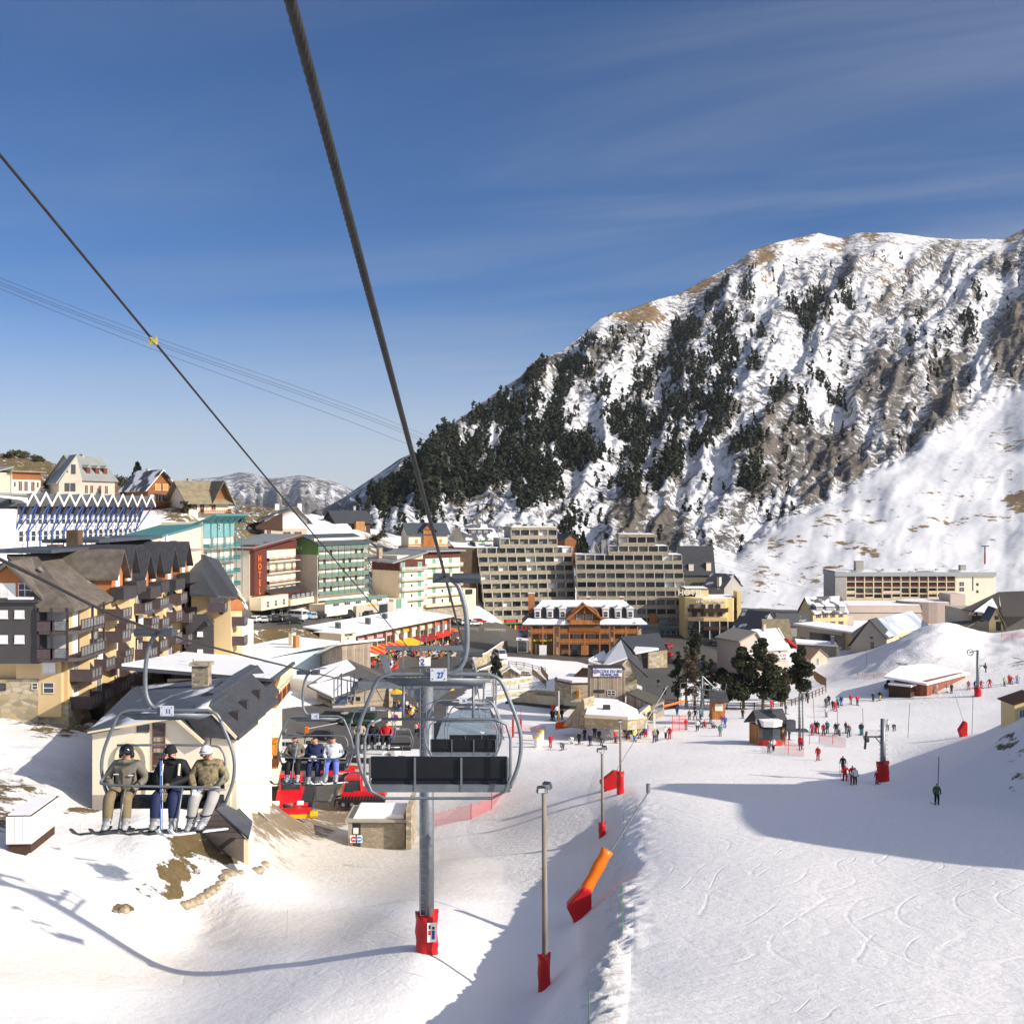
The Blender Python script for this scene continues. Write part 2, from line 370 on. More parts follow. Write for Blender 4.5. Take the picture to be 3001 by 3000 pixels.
# terrain near and village: heights at (photo column, distance, height relative to the eye)
CP = [(-900,22,-16),(0,22,-16),(1000,22,-14),(2000,22,-11.6),(3500,22,-11.6),(5500,22,-11.6),
(-700,32,-17.5),(0,32,-18),(1000,32,-16.6),(1600,30,-13.9),(2200,32,-14.3),(3000,32,-14.3),(5000,32,-14),
(1850,38,-15.8),(1850,50,-17.6),(2300,52,-17.3),(3000,52,-17),(4500,52,-16.5),
(2400,70,-20.2),(1940,70,-20.6),(3000,70,-19.6),(4500,70,-19),
(1900,90,-23.3),(2400,90,-23.4),(2800,90,-22.8),(3600,90,-21),
(1830,104,-25.4),(2400,110,-26.1),(2600,110,-26.3),(2900,110,-25),(3500,110,-24),(1900,125,-28.3),
(1500,160,-32.2),(1900,160,-32),(2400,160,-31.6),(2900,160,-30.2),(3500,160,-28),
(2400,200,-34),(2700,200,-32.6),(3000,200,-30.5),(3500,200,-28),(1900,190,-33.5),(2200,190,-33.5),(1600,195,-34.2),
(2100,240,-37),(2400,250,-37.5),(2500,238,-34.5),(2400,225,-34.8),(2770,268,-25.8),(2700,240,-29.5),(2700,215,-32.6),(2600,262,-31.8),(2540,262,-34.2),(2430,285,-37.5),
(3001,262,-27.6),(2860,250,-30.3),(3001,240,-29.6),(3400,262,-26),(2770,312,-37),(3050,320,-37),
(1100,230,-33.5),(1300,270,-34.4),(1550,285,-35.3),(1900,280,-36),(1500,345,-36),(2000,345,-37.5),(2300,330,-38),(2600,340,-39),(3400,330,-37),(1200,335,-31.6),
(2100,430,-40),(2600,440,-40),(3200,440,-39),(1700,430,-36),
(680,268,-24),(700,252,-24.8),(900,268,-25.8),(880,250,-26.3),(1120,290,-28.2),(1130,275,-29.2),(750,225,-30.2),(950,228,-31.5),(900,205,-32.5),(1000,200,-33),
(850,160,-33.3),(1100,180,-33.8),(1300,200,-34.2),(1150,150,-33.6),(1400,150,-32.6),
(800,122,-30.6),(900,130,-33.5),(1050,118,-33),(1200,108,-32.2),(850,100,-28.8),(1000,90,-28.8),(1300,115,-31.8),(1600,102,-27.6),(1450,102,-29.5),(1300,85,-26.8),
(1500,70,-23.6),(1000,68,-24.7),(800,58,-22.8),(1250,52,-19.4),(1595,38,-16.2),(1480,38,-17.6),(1300,38,-18.4),(1700,47,-17.8),(1500,50,-19.9),(1620,60,-21.0),(1000,42,-19.2),(400,48,-21.8),(0,45,-20.6),(600,62,-24.3),(300,62,-22.4),(0,56,-20.6),(1780,60,-19.9),
(720,76,-24.2),(570,70,-24.9),(450,66,-23.6),(520,75,-21.9),(640,80,-22.6),(430,70,-21.9),(0,68,-20.1),(300,75,-21.3),(300,83,-21.9),(560,84,-22),(800,85,-26.2),(780,98,-26.6),(745,90,-24.9),(770,115,-28.6),(760,76,-24.8),
(200,95,-20.6),(0,95,-19.5),(0,110,-20.3),(250,120,-21.5),(450,125,-22.8),(600,125,-26),(700,135,-32),(-400,80,-17),(-400,120,-14),
(300,150,-18),(0,150,-15),(600,170,-24),(0,200,-11),(400,200,-13),(650,235,-19.5),(-400,200,-4),(0,245,1.5),(300,245,0),(0,270,4.3),(300,272,4.2),(470,262,1.2),(600,252,-1.5),(560,220,-12),(690,262,-9),
(0,360,17.8),(150,370,15.5),(300,390,10.5),(420,400,5),(-400,360,30),(560,320,0),(700,300,-9),
(700,420,1.5),(830,330,-7),(760,330,-6),(1000,400,-5.5),(900,430,-1.5),(1100,430,-7.5),(1250,385,-15.5),(1100,335,-19),(900,318,-14),(1000,322,-16),(950,279,-26.2),(1050,290,-27.8),(800,270,-25.0),(740,285,-23.5),(1040,246,-33.6),(1150,262,-33.8),(1180,275,-34),(1400,400,-17),(1400,350,-27),(1200,480,-12),(1000,520,-7),(1400,490,-22),(700,560,-8),(1700,520,-32),(2100,520,-40),
(0,600,0),(-500,600,0),(700,800,-60),(0,800,-60),(-500,800,-60),(1500,800,-60),(2500,800,-60),(3500,800,-60),(4500,500,-30),(5000,250,-25),(5000,130,-22),(-900,400,30),(-900,200,5),(-900,100,-12)]
_c = np.array(CP, float)
_u = np.stack([_c[:, 0] / 420.0, np.log(_c[:, 1]) * 2.6], 1)
_val = _c[:, 2] / _c[:, 1]
def _K(a, b):
    r = np.sqrt(((a[:, None, :] - b[None, :, :]) ** 2).sum(-1) + 1e-9)
    return r          # biharmonic-like linear kernel keeps slopes local
_n = len(_c)
def _K2(a, b):
    r2 = ((a[:, None, :] - b[None, :, :]) ** 2).sum(-1) + 0.03
    return np.sqrt(r2)
_A = np.zeros((_n + 3, _n + 3)); _A[:_n, :_n] = _K2(_u, _u) - np.eye(_n) * 0.01
_A[:_n, _n] = 1; _A[:_n, _n + 1:] = _u; _A[_n, :_n] = 1; _A[_n + 1:, :_n] = _u.T
_w = np.linalg.solve(_A, np.concatenate([_val, [0, 0, 0]]))
def zbase(x, y):
    sh = x.shape; x = x.ravel(); y = np.maximum(y.ravel(), 8.0)
    u = np.stack([(1500 + F * x / y) / 420.0, np.log(y) * 2.6], 1)
    o = np.empty(len(x))
    for i in range(0, len(x), 20000):
        q = u[i:i + 20000]
        o[i:i + 20000] = _K2(q, _u) @ _w[:_n] + _w[_n] + q @ _w[_n + 1:]
    return (o * y).reshape(sh)
def hill(x, y):
    A = np.interp(y, [18, 30, 37, 43, 52, 70, 78, 82, 91, 104, 125, 150], [0, 2, 9, 18.5, 22, 20.5, 23.5, 22.5, 14, 10.5, 7, 0])
    xl = np.interp(y, [40, 60, 80, 95, 120, 150], [30, 32, 34, 30, 38, 50])
    return A * sstep(x, xl, xl + 30)
def zt(x, y):
    x = np.asarray(x, float); y = np.asarray(y, float)
    z = zbase(x, y) + hill(x, y)
    px = 1500 + F * x / np.maximum(y, 8)
    amp = np.clip(y / 120, 0.35, 1.6)
    z = z + (fbm(x / 22 + 3, y / 22 + 8, 3) - 0.5) * 0.9 * amp * (1 - sstep(np.abs(px - 1100), 100, 500) * 0.3)
    bm_ = np.exp(-((px - np.interp(y, [30, 36, 45, 60, 80, 100], [1720, 1765, 1805, 1815, 1835, 1845]) - (fbm(y / 5, y / 9, 3) - .5) * 120) / 60.0) ** 2) * sstep(-y, -100, -85)
    z = z + bm_ * (fbm(x * 1.6, y * 1.6, 4) - 0.42) * 0.55
    xe = (np.interp(y, [30, 36, 45, 55, 70, 90, 110], [1770, 1800, 1835, 1850, 1885, 1890, 1850]) - 1500) / F * y + (fbm(y / 7, y / 13, 2) - .5) * 1.2
    dl = xe - x                                     # metres to the left of the shelf edge
    D = np.interp(y, [24, 32, 60, 85, 105], [0, 1.55, 1.6, 1.2, 0]) * (.8 + .5 * fbm(y / 9 + 2, x / 30, 2))
    z = z - D * sstep(dl, -.3, 4.2) * (1 - sstep(dl, 4.0, 15.0))
    g = _hump(px, y)
    z = z + g * (fbm(x / 3.1, y / 3.1, 4) - 0.5) * 1.4
    return CZ + z
def _hump(px, y):
    a = np.exp(-(((px - 560) / 170) ** 2) - ((y - 76) / 9) ** 2)
    b = np.exp(-(((px - 60) / 200) ** 2) - ((y - 88) / 10) ** 2)
    c = sstep(-px, -1150, -1000) * sstep(y, 290, 330) * 2.2
    d_ = np.exp(-(((px - 2760) / 300) ** 2) - ((y - 250) / 25) ** 2) * 1.1
    e = np.exp(-(((px - 300) / 300) ** 2) - ((y - 115) / 10) ** 2)
    return a + b + c + d_ + e
def ZT(x, y): return float(zt(np.array([x]), np.array([y]))[0])
def G(px, d, dz=0.0):
    x = (px - 1500) / F * d
    return Vector((x, d, ZT(x, d) + dz))
_dd = np.exp(np.linspace(math.log(26), math.log(700), 700))
def hit(px, py, dmin=26):
    x = (px - 1500) / F * _dd; z = zt(x, _dd)
    q = 1500 + (CZ - z) / _dd * F
    ok = np.where((q <= py) & (_dd > dmin))[0]
    i = ok[0] if len(ok) else len(_dd) - 1
    d = _dd[i]
    if i > 0 and q[i - 1] > py: d = _dd[i - 1] + (_dd[i] - _dd[i - 1]) * (q[i - 1] - py) / (q[i - 1] - q[i])
    return G(px, d)
def blob(px, py, L):
    s = np.zeros(px.shape)
    for b in L:
        cx, cy, r = b[:3]; k = b[3] if len(b) > 3 else 1.0; ry = b[4] if len(b) > 4 else r
        s = np.maximum(s, k * np.clip(1.35 - 1.0 * (((px - cx) / r) ** 2 + ((py - cy) / ry) ** 2), 0, 1))
    return s
def polymask(px, py, polys):
    s = np.zeros(px.shape)
    for p in polys: s = np.maximum(s, inpoly(px, py, p).astype(float))
    return s
def blur(a, k=1):
    for _ in range(k):
        b = a.copy(); b[1:-1, 1:-1] = (a[1:-1, 1:-1] * 2 + a[:-2, 1:-1] + a[2:, 1:-1] + a[1:-1, :-2] + a[1:-1, 2:]) / 6; a = b
    return a
def grid_obj(name, X, Y, Z, attrs, material):
    nr, nc = X.shape
    me = bpy.data.meshes.new(name)
    co = np.stack([X, Y, Z], -1).reshape(-1, 3)
    me.vertices.add(nr * nc); me.vertices.foreach_set('co', co.ravel())
    i = np.arange(nr - 1)[:, None] * nc + np.arange(nc - 1)[None, :]
    q = np.stack([i, i + 1, i + nc + 1, i + nc], -1).reshape(-1, 4)
    me.loops.add(q.size); me.loops.foreach_set('vertex_index', q.ravel())
    me.polygons.add(len(q)); me.polygons.foreach_set('loop_start', np.arange(0, q.size, 4)); me.polygons.foreach_set('loop_total', np.full(len(q), 4))
    me.update(calc_edges=True)
    me.polygons.foreach_set('use_smooth', [True] * len(q))
    for k, v in attrs.items():
        a = me.attributes.new(k, 'FLOAT', 'POINT'); a.data.foreach_set('value', v.ravel().astype(np.float32))
    me.materials.append(material)
    o = bpy.data.objects.new(name, me); COL.objects.link(o)
    return tag(o, kind='structure')
cols = np.concatenate([np.arange(-1500, -200, 40), np.arange(-200, 3240, 8), np.arange(3240, 6500, 45)]).astype(float)
rows = np.exp(np.concatenate([np.arange(math.log(9), math.log(28), 0.03), np.arange(math.log(28), math.log(130), 0.0042), np.arange(math.log(130), math.log(760), 0.0062)]))
PX, DD = np.meshgrid(cols, rows)
GX = (PX - 1500) / F * DD; GZ = zt(GX, DD)
PY = 1500 + (CZ - GZ) / DD * F
near = (DD > 26)
A_road = polymask(PX, PY, [[(985,2000),(1000,1900),(1330,1800),(1400,1825),(2180,1835),(2300,1930),(2200,1985),(1975,1990),(1985,2075),(1905,2085),(1880,2010),(1700,1938),(1480,1922),(1420,1990),(1320,2060),(1290,2200),(1150,2190),(1070,2230),(1010,2290),(960,2350),(770,2350),(790,2080),(960,2060)],
    [(690,1785),(1000,1795),(1190,1800),(1200,1835),(1000,1838),(690,1845)],[(2150,1780),(2500,1780),(2500,1880),(2350,1900),(2150,1880)]]) * (DD > 120)
A_mud = polymask(PX, PY, [[(730,2300),(1010,2280),(1060,2400),(980,2440),(880,2540),(780,2640),(740,2680),(720,2560),(735,2450)]]) * (DD > 80) * (DD < 150)
A_dirt_and_dim = .12 * sstep(-PX, -1600, -1000) * (DD > 30) + np.clip(blob(PX, PY, [(950,2480,230,1,110),(1200,2560,380,0.7,100),(800,2720,500,0.62,80),(250,2830,480,0.6,80),(1400,2330,200,.55,90)]), 0, 1) * (DD > 40) * (DD < 150) \
    + blob(PX, PY, [(1450,1975,120,0.9,35),(1440,2100,60,0.6,40)]) * (DD > 150)  # dirt patches, plus a faint left-side tint dimming over-lit snow by colour
A_grass = blob(PX, PY, [(570,2470,95,1.0,60),(640,2500,100,1.0,45),(520,2550,80,1.0,50),(430,2610,45,0.8,30),(360,2665,40,0.8,20),(500,2610,55,.75,30),
    (30,2330,110,0.72,70),(10,2400,90,0.7,60),(110,2080,200,0.72,50),(330,2080,190,0.95,60),(170,2130,130,0.7,40),
    (830,1885,190,1.0,55),(960,1885,140,0.95,45),(230,2375,70,0.75,14),
    (40,1360,220,1.0,60),(200,1410,170,0.95,50),(330,1440,110,0.95,40),(700,1560,120,0.95,70),(760,1510,120,0.9,50),(850,1480,150,0.85,35),(640,1530,110,0.9,50),(560,1500,120,.8,40),(600,1570,90,.8,40),(1010,1500,80,0.6,20),
    (1130,1650,110,0.85,70),(1080,1620,80,0.85,70),(1120,1740,70,.7,40),(1180,1560,80,0.55,25),(1100,1690,60,0.7,60)]) * near
A_grass = np.maximum(A_grass, blob(PX, PY, [(2640,1960,40,0.62,30),(2990,1940,50,0.6,25),(2960,2190,50,0.62,60),(2985,2300,40,0.62,50),(1480,1975,100,0.7,28)]) * (DD > 80))
A_rough = np.clip(blob(PX, PY, [(1770,2700,70,1,400),(1600,2440,200,0.9,90),(1700,2560,200,0.5,80),(1000,2500,250,0.5,90),(2700,1970,260,0.6,90),(100,2350,300,0.4,150),(550,2550,200,.6,150)]), 0, 1) * (DD > 28) + 0.15
A_track = sstep(PX, 1820, 1950) * 1.0 + sstep(-PX, -1700, -1500) * 0.6 * sstep(PY, 2450, 2600)
A_track = A_track * (DD < 260)
A_road = A_road * (1 - .36 * polymask(PX, PY, [[(1000,1985),(1330,1965),(1480,1930),(1400,2000),(1320,2060),(1290,2200),(1150,2190),(1060,2140)],[(2150,1780),(2500,1780),(2500,1880),(2350,1900),(2150,1880)]])); A_road = A_road * (1 - .22 * polymask(PX, PY, [[(770,2080),(1000,2060),(1010,2290),(960,2350),(770,2350)]]))
for nm in (1,): A_road = blur(A_road, 3); A_mud = blur(A_mud * (1 - .55 * sstep(PY, 2400, 2510)), 5)
ground = grid_obj('snow_ground', GX, DD, GZ, dict(road=A_road, mud=A_mud, dirt_and_dim=A_dirt_and_dim, grass=A_grass, rough=A_rough, track=A_track), snow_mat('snow_ground', 'near'))
# the big mountain
sky_pts = [(900,1530),(1000,1510),(1057,1496),(1114,1452),(1193,1384),(1233,1322),(1341,1232),(1438,1160),(1523,1106),(1560,1062),(1643,1032),(1683,1002),(1760,935),(1800,915),(1842,908),(1933,873),(1990,861),(2053,824),(2100,802),(2161,768),(2202,735),(2289,708),(2397,682),(2471,700),(2511,684),(2606,682),(2673,691),(2740,698),(2861,701),(2942,701),(3001,671),(3150,620),(3400,560),(3800,520),(4400,560)]
sp_ = np.array(sky_pts, float)
def mtn_surface(px, s):
    crest = np.interp(px, sp_[:, 0], sp_[:, 1])
    bpy_ = np.interp(px, [900, 1100, 1400, 1800, 2100, 2400, 3000, 4400], [1560, 1630, 1740, 1810, 1850, 1850, 1840, 1840])
    bd = np.interp(px, [900, 1100, 1400, 1800, 2100, 2400, 3000, 4400], [520, 470, 450, 450, 450, 455, 460, 470])
    cd = np.interp(px, [900, 1100, 1500, 1800, 2100, 2400, 3001, 4400], [640, 700, 930, 1120, 1300, 1480, 1560, 1600])
    sc = np.clip(s, 0, 1)
    k = np.interp(px, [1900, 2500, 3000], [1.0, 1.18, 1.25])
    py = bpy_ + (crest - bpy_) * sc ** (1 / k)
    d = bd * (cd / bd) ** s
    z = -(py - 1500) / F * d
    ov = np.clip(s - 1, 0, None)
    z = z - ov * 900
    return d, z, py
mc = np.concatenate([np.arange(900, 3240, 7), np.arange(3240, 4400, 40)]).astype(float)
ms = np.concatenate([np.linspace(0, 1.0, 400), [1.01, 1.03, 1.06, 1.12, 1.2]])
def _warp(px, py):
    q = px + np.interp(px, [1000, 1900, 2600, 3300], [0.25, 0.35, 0.62, 0.7]) * (py - 1500)
    return q + (fbm(px / 160, py / 160, 3) - 0.5) * 150
def mtn(px, s):
    d, z, py = mtn_surface(px, s)
    q = _warp(px, py)
    lowfield = sstep(py, 1690 - (px - 1950) * 0.56, 1760 - (px - 1950) * 0.56) * (px > 1800)   # smooth lower snowfield on the right
    env = sstep(s, 0.0, 0.12) * sstep(-s, -1.0, -0.90) * 0.93 + 0.07
    r = ridged(q / 190, py / 900 + 4, 4, 0.5) - 0.6
    r2 = ridged(q / 70 + 7, py / 260, 4, 0.55) - 0.6
    rough = (fbm(px / 22, py / 18, 5, 0.6) - 0.5)
    amp = d * (1 - 0.88 * lowfield)
    z = z + (r * 0.030 + r2 * 0.013 + rough * 0.005 + (ridged(px / 60 + 3, py / 75, 4, .6) - .6) * sstep(fbm(px / 130, py / 130, 3), .42, .6) * 0.014) * amp * env
    z = z + (fbm(px / 240 + 5, py / 140, 3) - 0.5) * 0.018 * d * lowfield * env
    return d, z, py, q, lowfield, r, r2
MPX, MS = np.meshgrid(mc, ms)
MD, MZ, MPY, MQ, MLOW, MR_, MR2 = mtn(MPX, MS)
MX = (MPX - 1500) / F * MD
TREES = [(1250,1340,40),(1330,1300,75),(1390,1400,60),(1240,1400,50),(1480,1350,60),(1560,1300,60),(1590,1100,60),(1700,1330,50),(1780,1180,50),(1960,1020,50),(2000,960,40),(1880,1100,40),(2010,1250,50),(1850,1350,40),(2150,960,50),(2190,1080,40),(1190,1430,50),(1120,1475,35),(1290,1400,40),(1440,1200,70),(1400,1330,60),(1470,1290,60),(1550,1110,70),(1630,1160,80),(1560,1220,90),(1650,1090,60),(1500,1420,50),(1650,1280,60),(1350,1460,45),(1600,1450,55),(1590,1360,70),(1680,1220,60),
 (1770,965,60),(1830,985,60),(1720,1010,50),(1860,1150,60),(1840,1240,70),(1900,1300,70),(1920,1110,50),(2030,1080,80),(2090,950,80),(2150,860,60),(2180,790,40),(2010,1180,70),(2110,1050,70),(2060,1000,60),(2090,1220,70),(1950,1360,60),(1930,1400,40),(2210,980,40),(2240,1010,35),(2120,1150,50),
 (2400,910,50),(2450,870,35),(2480,890,30),(2370,950,30),(2190,1330,50),(2330,1230,55),(2270,1280,45),(2210,1400,35),(2200,1450,25),(2300,1200,50),(2780,1030,35),(2830,980,40),(2740,1060,35),(2680,1000,25),(2450,1140,35),(2400,1120,30),(2320,920,20),(2960,790,18),(2860,870,18),(2700,920,25),(1780,1370,50),(1730,1440,40),(1540,1480,35),(1670,1530,35),(1450,1400,40),(1250,1470,40),(2230,1250,30),(1850,1450,28),(2050,1300,40),(1370,1250,40),(1700,1120,40),(2470,1080,18),(2310,880,15)]
def tree_dens(px, py):
    t = blob(px, py, [(a, b, r * 1.05, 1.0, r * 1.15) for a, b, r in TREES])
    return t * np.clip(4.2 * (fbm(px / 40 + .006 * py, py / 55, 4) - 0.345) + np.clip((1750 - px) / 500, 0, .35), 0.05, 1.25)
MT = tree_dens(MPX, MPY)
dy = MPY - np.interp(MPX, sp_[:, 0], sp_[:, 1])
rock = 0.42 + 0.62 * (ridged(MQ / 120 + 2, MPY / 300, 4) - 0.5) + np.clip(MR2, -0.3, 0.3) * 0.6
rock = rock + 0.25 * np.clip(MT, 0, 1) + blob(MPX, MPY, [(1930,1560,110,0.5,60),(1850,1500,70,0.5,50),(1330,1420,120,0.3,120),(1300,1300,60,.35,50),(2400,800,130,.35,80),(2560,1100,90,.35,120),(2650,1250,70,.35,200),(2780,1230,90,.4,180),(2960,1020,60,.4,150),(2450,1350,120,.4,120),(2550,1000,120,.25,60),(2300,1300,80,.3,150),(2390,1400,60,.35,90),(2880,760,160,.25,50),(2680,890,150,.25,40)])
rock = np.clip(rock, 0, 1) * (1 - 0.8 * MLOW) * sstep(dy, -1, 4)
grass = np.clip(1.5 * sstep(-dy, -75, -8) * (MPX > 1780) * (fbm(MPX / 50, MPY / 25, 4) - .05), 0, 1) + blob(MPX, MPY, [(2560,800,130,0.6,50),(2640,850,110,0.6,30),(1320,1330,60,0.6,60),(1390,1270,50,.45,40),(1890,920,80,0.6,35),(2240,800,60,.55,60),(2980,960,60,.6,50),
  (2270,1600,35,.75,50),(2240,1700,60,.7,70),(2360,1690,60,.62,40),(2180,1730,80,.55,60),(2400,1660,90,.55,25),(2490,1600,60,.6,14),(2560,1610,50,.6,30),(2420,1540,60,.6,25),(2310,1590,60,.55,30),(2690,1555,40,.6,14),(2990,1470,60,.95,45),(2850,1525,160,.66,20),(2520,1500,120,.4,60),(2760,1480,120,.4,40),(2250,1650,160,.5,60),(2950,1290,90,.45,50),(2780,1180,60,.5,60),(2830,1210,60,.5,40),(2900,1400,120,.45,25),(2560,1540,60,.55,20)])
grass = np.clip(grass, 0, 1)
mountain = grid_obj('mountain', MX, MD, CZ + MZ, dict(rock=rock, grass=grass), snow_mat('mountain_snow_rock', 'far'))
def range_obj(pts, d0, d1, rock_, seed, grass_=0.2):
    p = np.array(pts, float)
    c = np.arange(p[0, 0], p[-1, 0], 6.0); s = np.concatenate([np.linspace(0, 1, 90), [1.03, 1.1]])
    P_, S_ = np.meshgrid(c, s)
    cr_ = np.interp(P_, p[:, 0], p[:, 1]); base = 1620.0
    py = base + (cr_ - base) * np.clip(S_, 0, 1); d = d0 * (d1 / d0) ** S_
    r = ridged(P_ / 60 + seed, py / 120, 5, 0.55) - 0.6
    z = -(py - 1500) / F * d + r * 0.028 * d * sstep(-S_, -1, -0.8) - np.clip(S_ - 1, 0, None) * d * 0.6
    rk = rock_ + 0.35 * (fbm(P_ / 40 + seed, py / 30, 4) - 0.5) + sstep(py, 1440, 1500) * 0.35
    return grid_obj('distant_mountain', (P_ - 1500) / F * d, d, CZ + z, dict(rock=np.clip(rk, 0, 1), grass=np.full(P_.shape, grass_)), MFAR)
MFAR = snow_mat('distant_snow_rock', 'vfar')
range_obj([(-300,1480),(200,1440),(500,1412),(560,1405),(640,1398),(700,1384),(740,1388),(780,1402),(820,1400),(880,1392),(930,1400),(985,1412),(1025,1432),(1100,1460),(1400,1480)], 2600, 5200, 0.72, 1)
range_obj([(780,1540),(880,1515),(950,1488),(1000,1462),(1060,1420),(1120,1380),(1170,1345),(1215,1325),(1260,1330),(1400,1400),(1600,1450)], 1100, 1900, 0.62, 5, 0.5)
# building kit
def dz(py, d): return CZ - (py - 1500) / F * d
def pw(px, d): return Vector(((px - 1500) / F * d, d, 0))
M_ = {}
SNOWM = mat('snow', (0.83, 0.82, 0.82), 0.7, var=0.03, scale=0.8, bump=0.25, bscale=2.0)
WHITE = mat('white_paint', (0.74, 0.72, 0.69), 0.7, var=0.05, scale=0.6)
CREAM = mat('cream_render', (0.72, 0.60, 0.40), 0.85, var=0.07, scale=0.35)
CREAM2 = mat('pale_cream_render', (0.76, 0.68, 0.52), 0.85, var=0.06, scale=0.3)
YELLOW = mat('yellow_render', (0.62, 0.455, 0.24), 0.85, var=0.07, scale=0.35)
YELLOW2 = mat('light_yellow_render', (0.74, 0.58, 0.28), 0.85, var=0.05, scale=0.35)
BEIGE = mat('beige_render', (0.46, 0.40, 0.32), 0.88, var=0.10, scale=0.35)
PINKB = mat('pinkish_render', (0.52, 0.43, 0.36), 0.88, var=0.07, scale=0.3)
GREYW = mat('grey_render', (0.36, 0.34, 0.31), 0.88, var=0.12, scale=0.35)
SLATE = mat('slate', (0.050, 0.052, 0.058), 0.6, var=0.3, scale=2.2, bump=0.3, bscale=6)
SLATEB = mat('weathered_slate', (0.125, 0.105, 0.085), 0.75, var=0.35, scale=1.0, bump=0.3, bscale=6)
SLATEBL = mat('blue_slate', (0.065, 0.075, 0.092), 0.55, var=0.25, scale=1.5, bump=0.2, bscale=5)
DARK = mat('dark_trim', (0.045, 0.040, 0.042), 0.6, var=0.2)
DARKW = mat('dark_brown_wood', (0.060, 0.030, 0.018), 0.75, var=0.3, scale=2)
MAROON = mat('maroon_boards', (0.105, 0.028, 0.018), 0.7, var=0.2, scale=2)
ORANGE = mat('orange_render', (0.42, 0.155, 0.055), 0.8, var=0.1, scale=0.6)
GLASS = mat('window_glass', (0.035, 0.042, 0.050), 0.12, var=0.4, scale=0.7, spec=0.6)
GLASSB = mat('window_glass_curtained', (0.20, 0.19, 0.17), 0.3, var=0.5, scale=0.9)
GREENSH = mat('green_shutter', (0.12, 0.30, 0.19), 0.6)
BLUESH = mat('blue_shutter', (0.13, 0.25, 0.38), 0.6)
BRSH = mat('brown_shutter', (0.12, 0.045, 0.022), 0.7)
ORSH = mat('orange_shutter', (0.55, 0.23, 0.03), 0.7)
WHSH = mat('white_roller_blind', (0.80, 0.78, 0.76), 0.6, var=0.03)
WOODO = plank_mat('orange_timber', (0.34, 0.115, 0.025), (0.46, 0.18, 0.045), 0.3)
WOODH = plank_mat('honey_boards', (0.30, 0.13, 0.035), (0.44, 0.22, 0.07), 0.25)
WOODR = plank_mat('chalet_boards', (0.20, 0.065, 0.018), (0.30, 0.11, 0.03), 0.22, axis=2)
WOODG = plank_mat('grey_weathered_boards', (0.23, 0.17, 0.12), (0.42, 0.34, 0.26), 0.28)
WOODGH = plank_mat('pale_log_boards', (0.30, 0.24, 0.16), (0.46, 0.38, 0.28), 0.22, axis=2)
SHING = mat('grey_wood_shingle', (0.30, 0.255, 0.185), 0.9, var=0.30, scale=1.2, bump=0.4, bscale=5, stretch=(1, 1, 2.5), col2=(0.46, 0.40, 0.30))
SHINGD = mat('dark_and_shaded_shingle', (0.10, 0.066, 0.042), 0.9, var=0.3, scale=1.0, bump=0.4, bscale=5)  # chimney brown; on the apartment sides it carries shade put into the colour
STONE = stone_mat('rubble_stone', (0.20, 0.16, 0.11), (0.34, 0.27, 0.18), (0.46, 0.38, 0.26))
STONEY = stone_mat('yellow_stone', (0.27, 0.22, 0.14), (0.42, 0.33, 0.18), (0.50, 0.44, 0.33), 1.1)
BLOCK = stone_mat('concrete_block', (0.24, 0.20, 0.14), (0.30, 0.25, 0.18), (0.34, 0.30, 0.22), 2.0, (0.24, 0.2, 0.15))
CONC = mat('concrete', (0.33, 0.30, 0.26), 0.9, var=0.12, scale=0.6)
METAL = mat('galvanised_steel', (0.205, 0.22, 0.235), 0.5, 0.5, var=0.22, scale=3.0, bump=0.05)
METALD = mat('dark_steel', (0.10, 0.11, 0.12), 0.45, 0.6, var=0.2)
RED = mat('red_paint', (0.52, 0.018, 0.018), 0.45, var=0.1, scale=2)
REDPAD = mat('red_vinyl_padding', (0.50, 0.012, 0.014), 0.42, var=0.12, scale=1.5, bump=0.5, bscale=3)
ORPAD = mat('orange_vinyl', (0.85, 0.17, 0.008), 0.4, var=0.06, scale=1.5, bump=0.4, bscale=3)
BLACK = mat('black_plastic', (0.012, 0.012, 0.014), 0.45, var=0.3)
TEAL = mat('teal_paint', (0.06, 0.20, 0.21), 0.6, var=0.12)
TEALW = mat('teal_render', (0.17, 0.34, 0.34), 0.8, var=0.15, scale=0.6)
BLUEST = mat('blue_steel', (0.035, 0.07, 0.27), 0.5)
GREENP = mat('dark_green_paint', (0.022, 0.075, 0.040), 0.6)
GREENR = mat('moss_green_render', (0.10, 0.21, 0.06), 0.8, var=0.12)
GREENG = mat('green_glass_panel', (0.13, 0.20, 0.155), 0.25, var=0.1)
YPAINT = mat('yellow_paint', (0.75, 0.42, 0.02), 0.5)
TXT_OR = mat('orange_letters', (0.95, 0.16, 0.02), 0.5, var=0.02)
TXT_W = mat('white_letters', (0.85, 0.82, 0.78), 0.5, var=0.02)
TXT_R = mat('red_letters', (0.55, 0.03, 0.02), 0.5, var=0.02)
TXT_B = mat('blue_letters', (0.03, 0.06, 0.40), 0.5, var=0.02)
TXT_K = mat('dark_letters', (0.04, 0.035, 0.03), 0.5, var=0.02)
TXT_Y = mat('yellow_letters', (0.85, 0.65, 0.05), 0.5, var=0.02)
GABW = {}
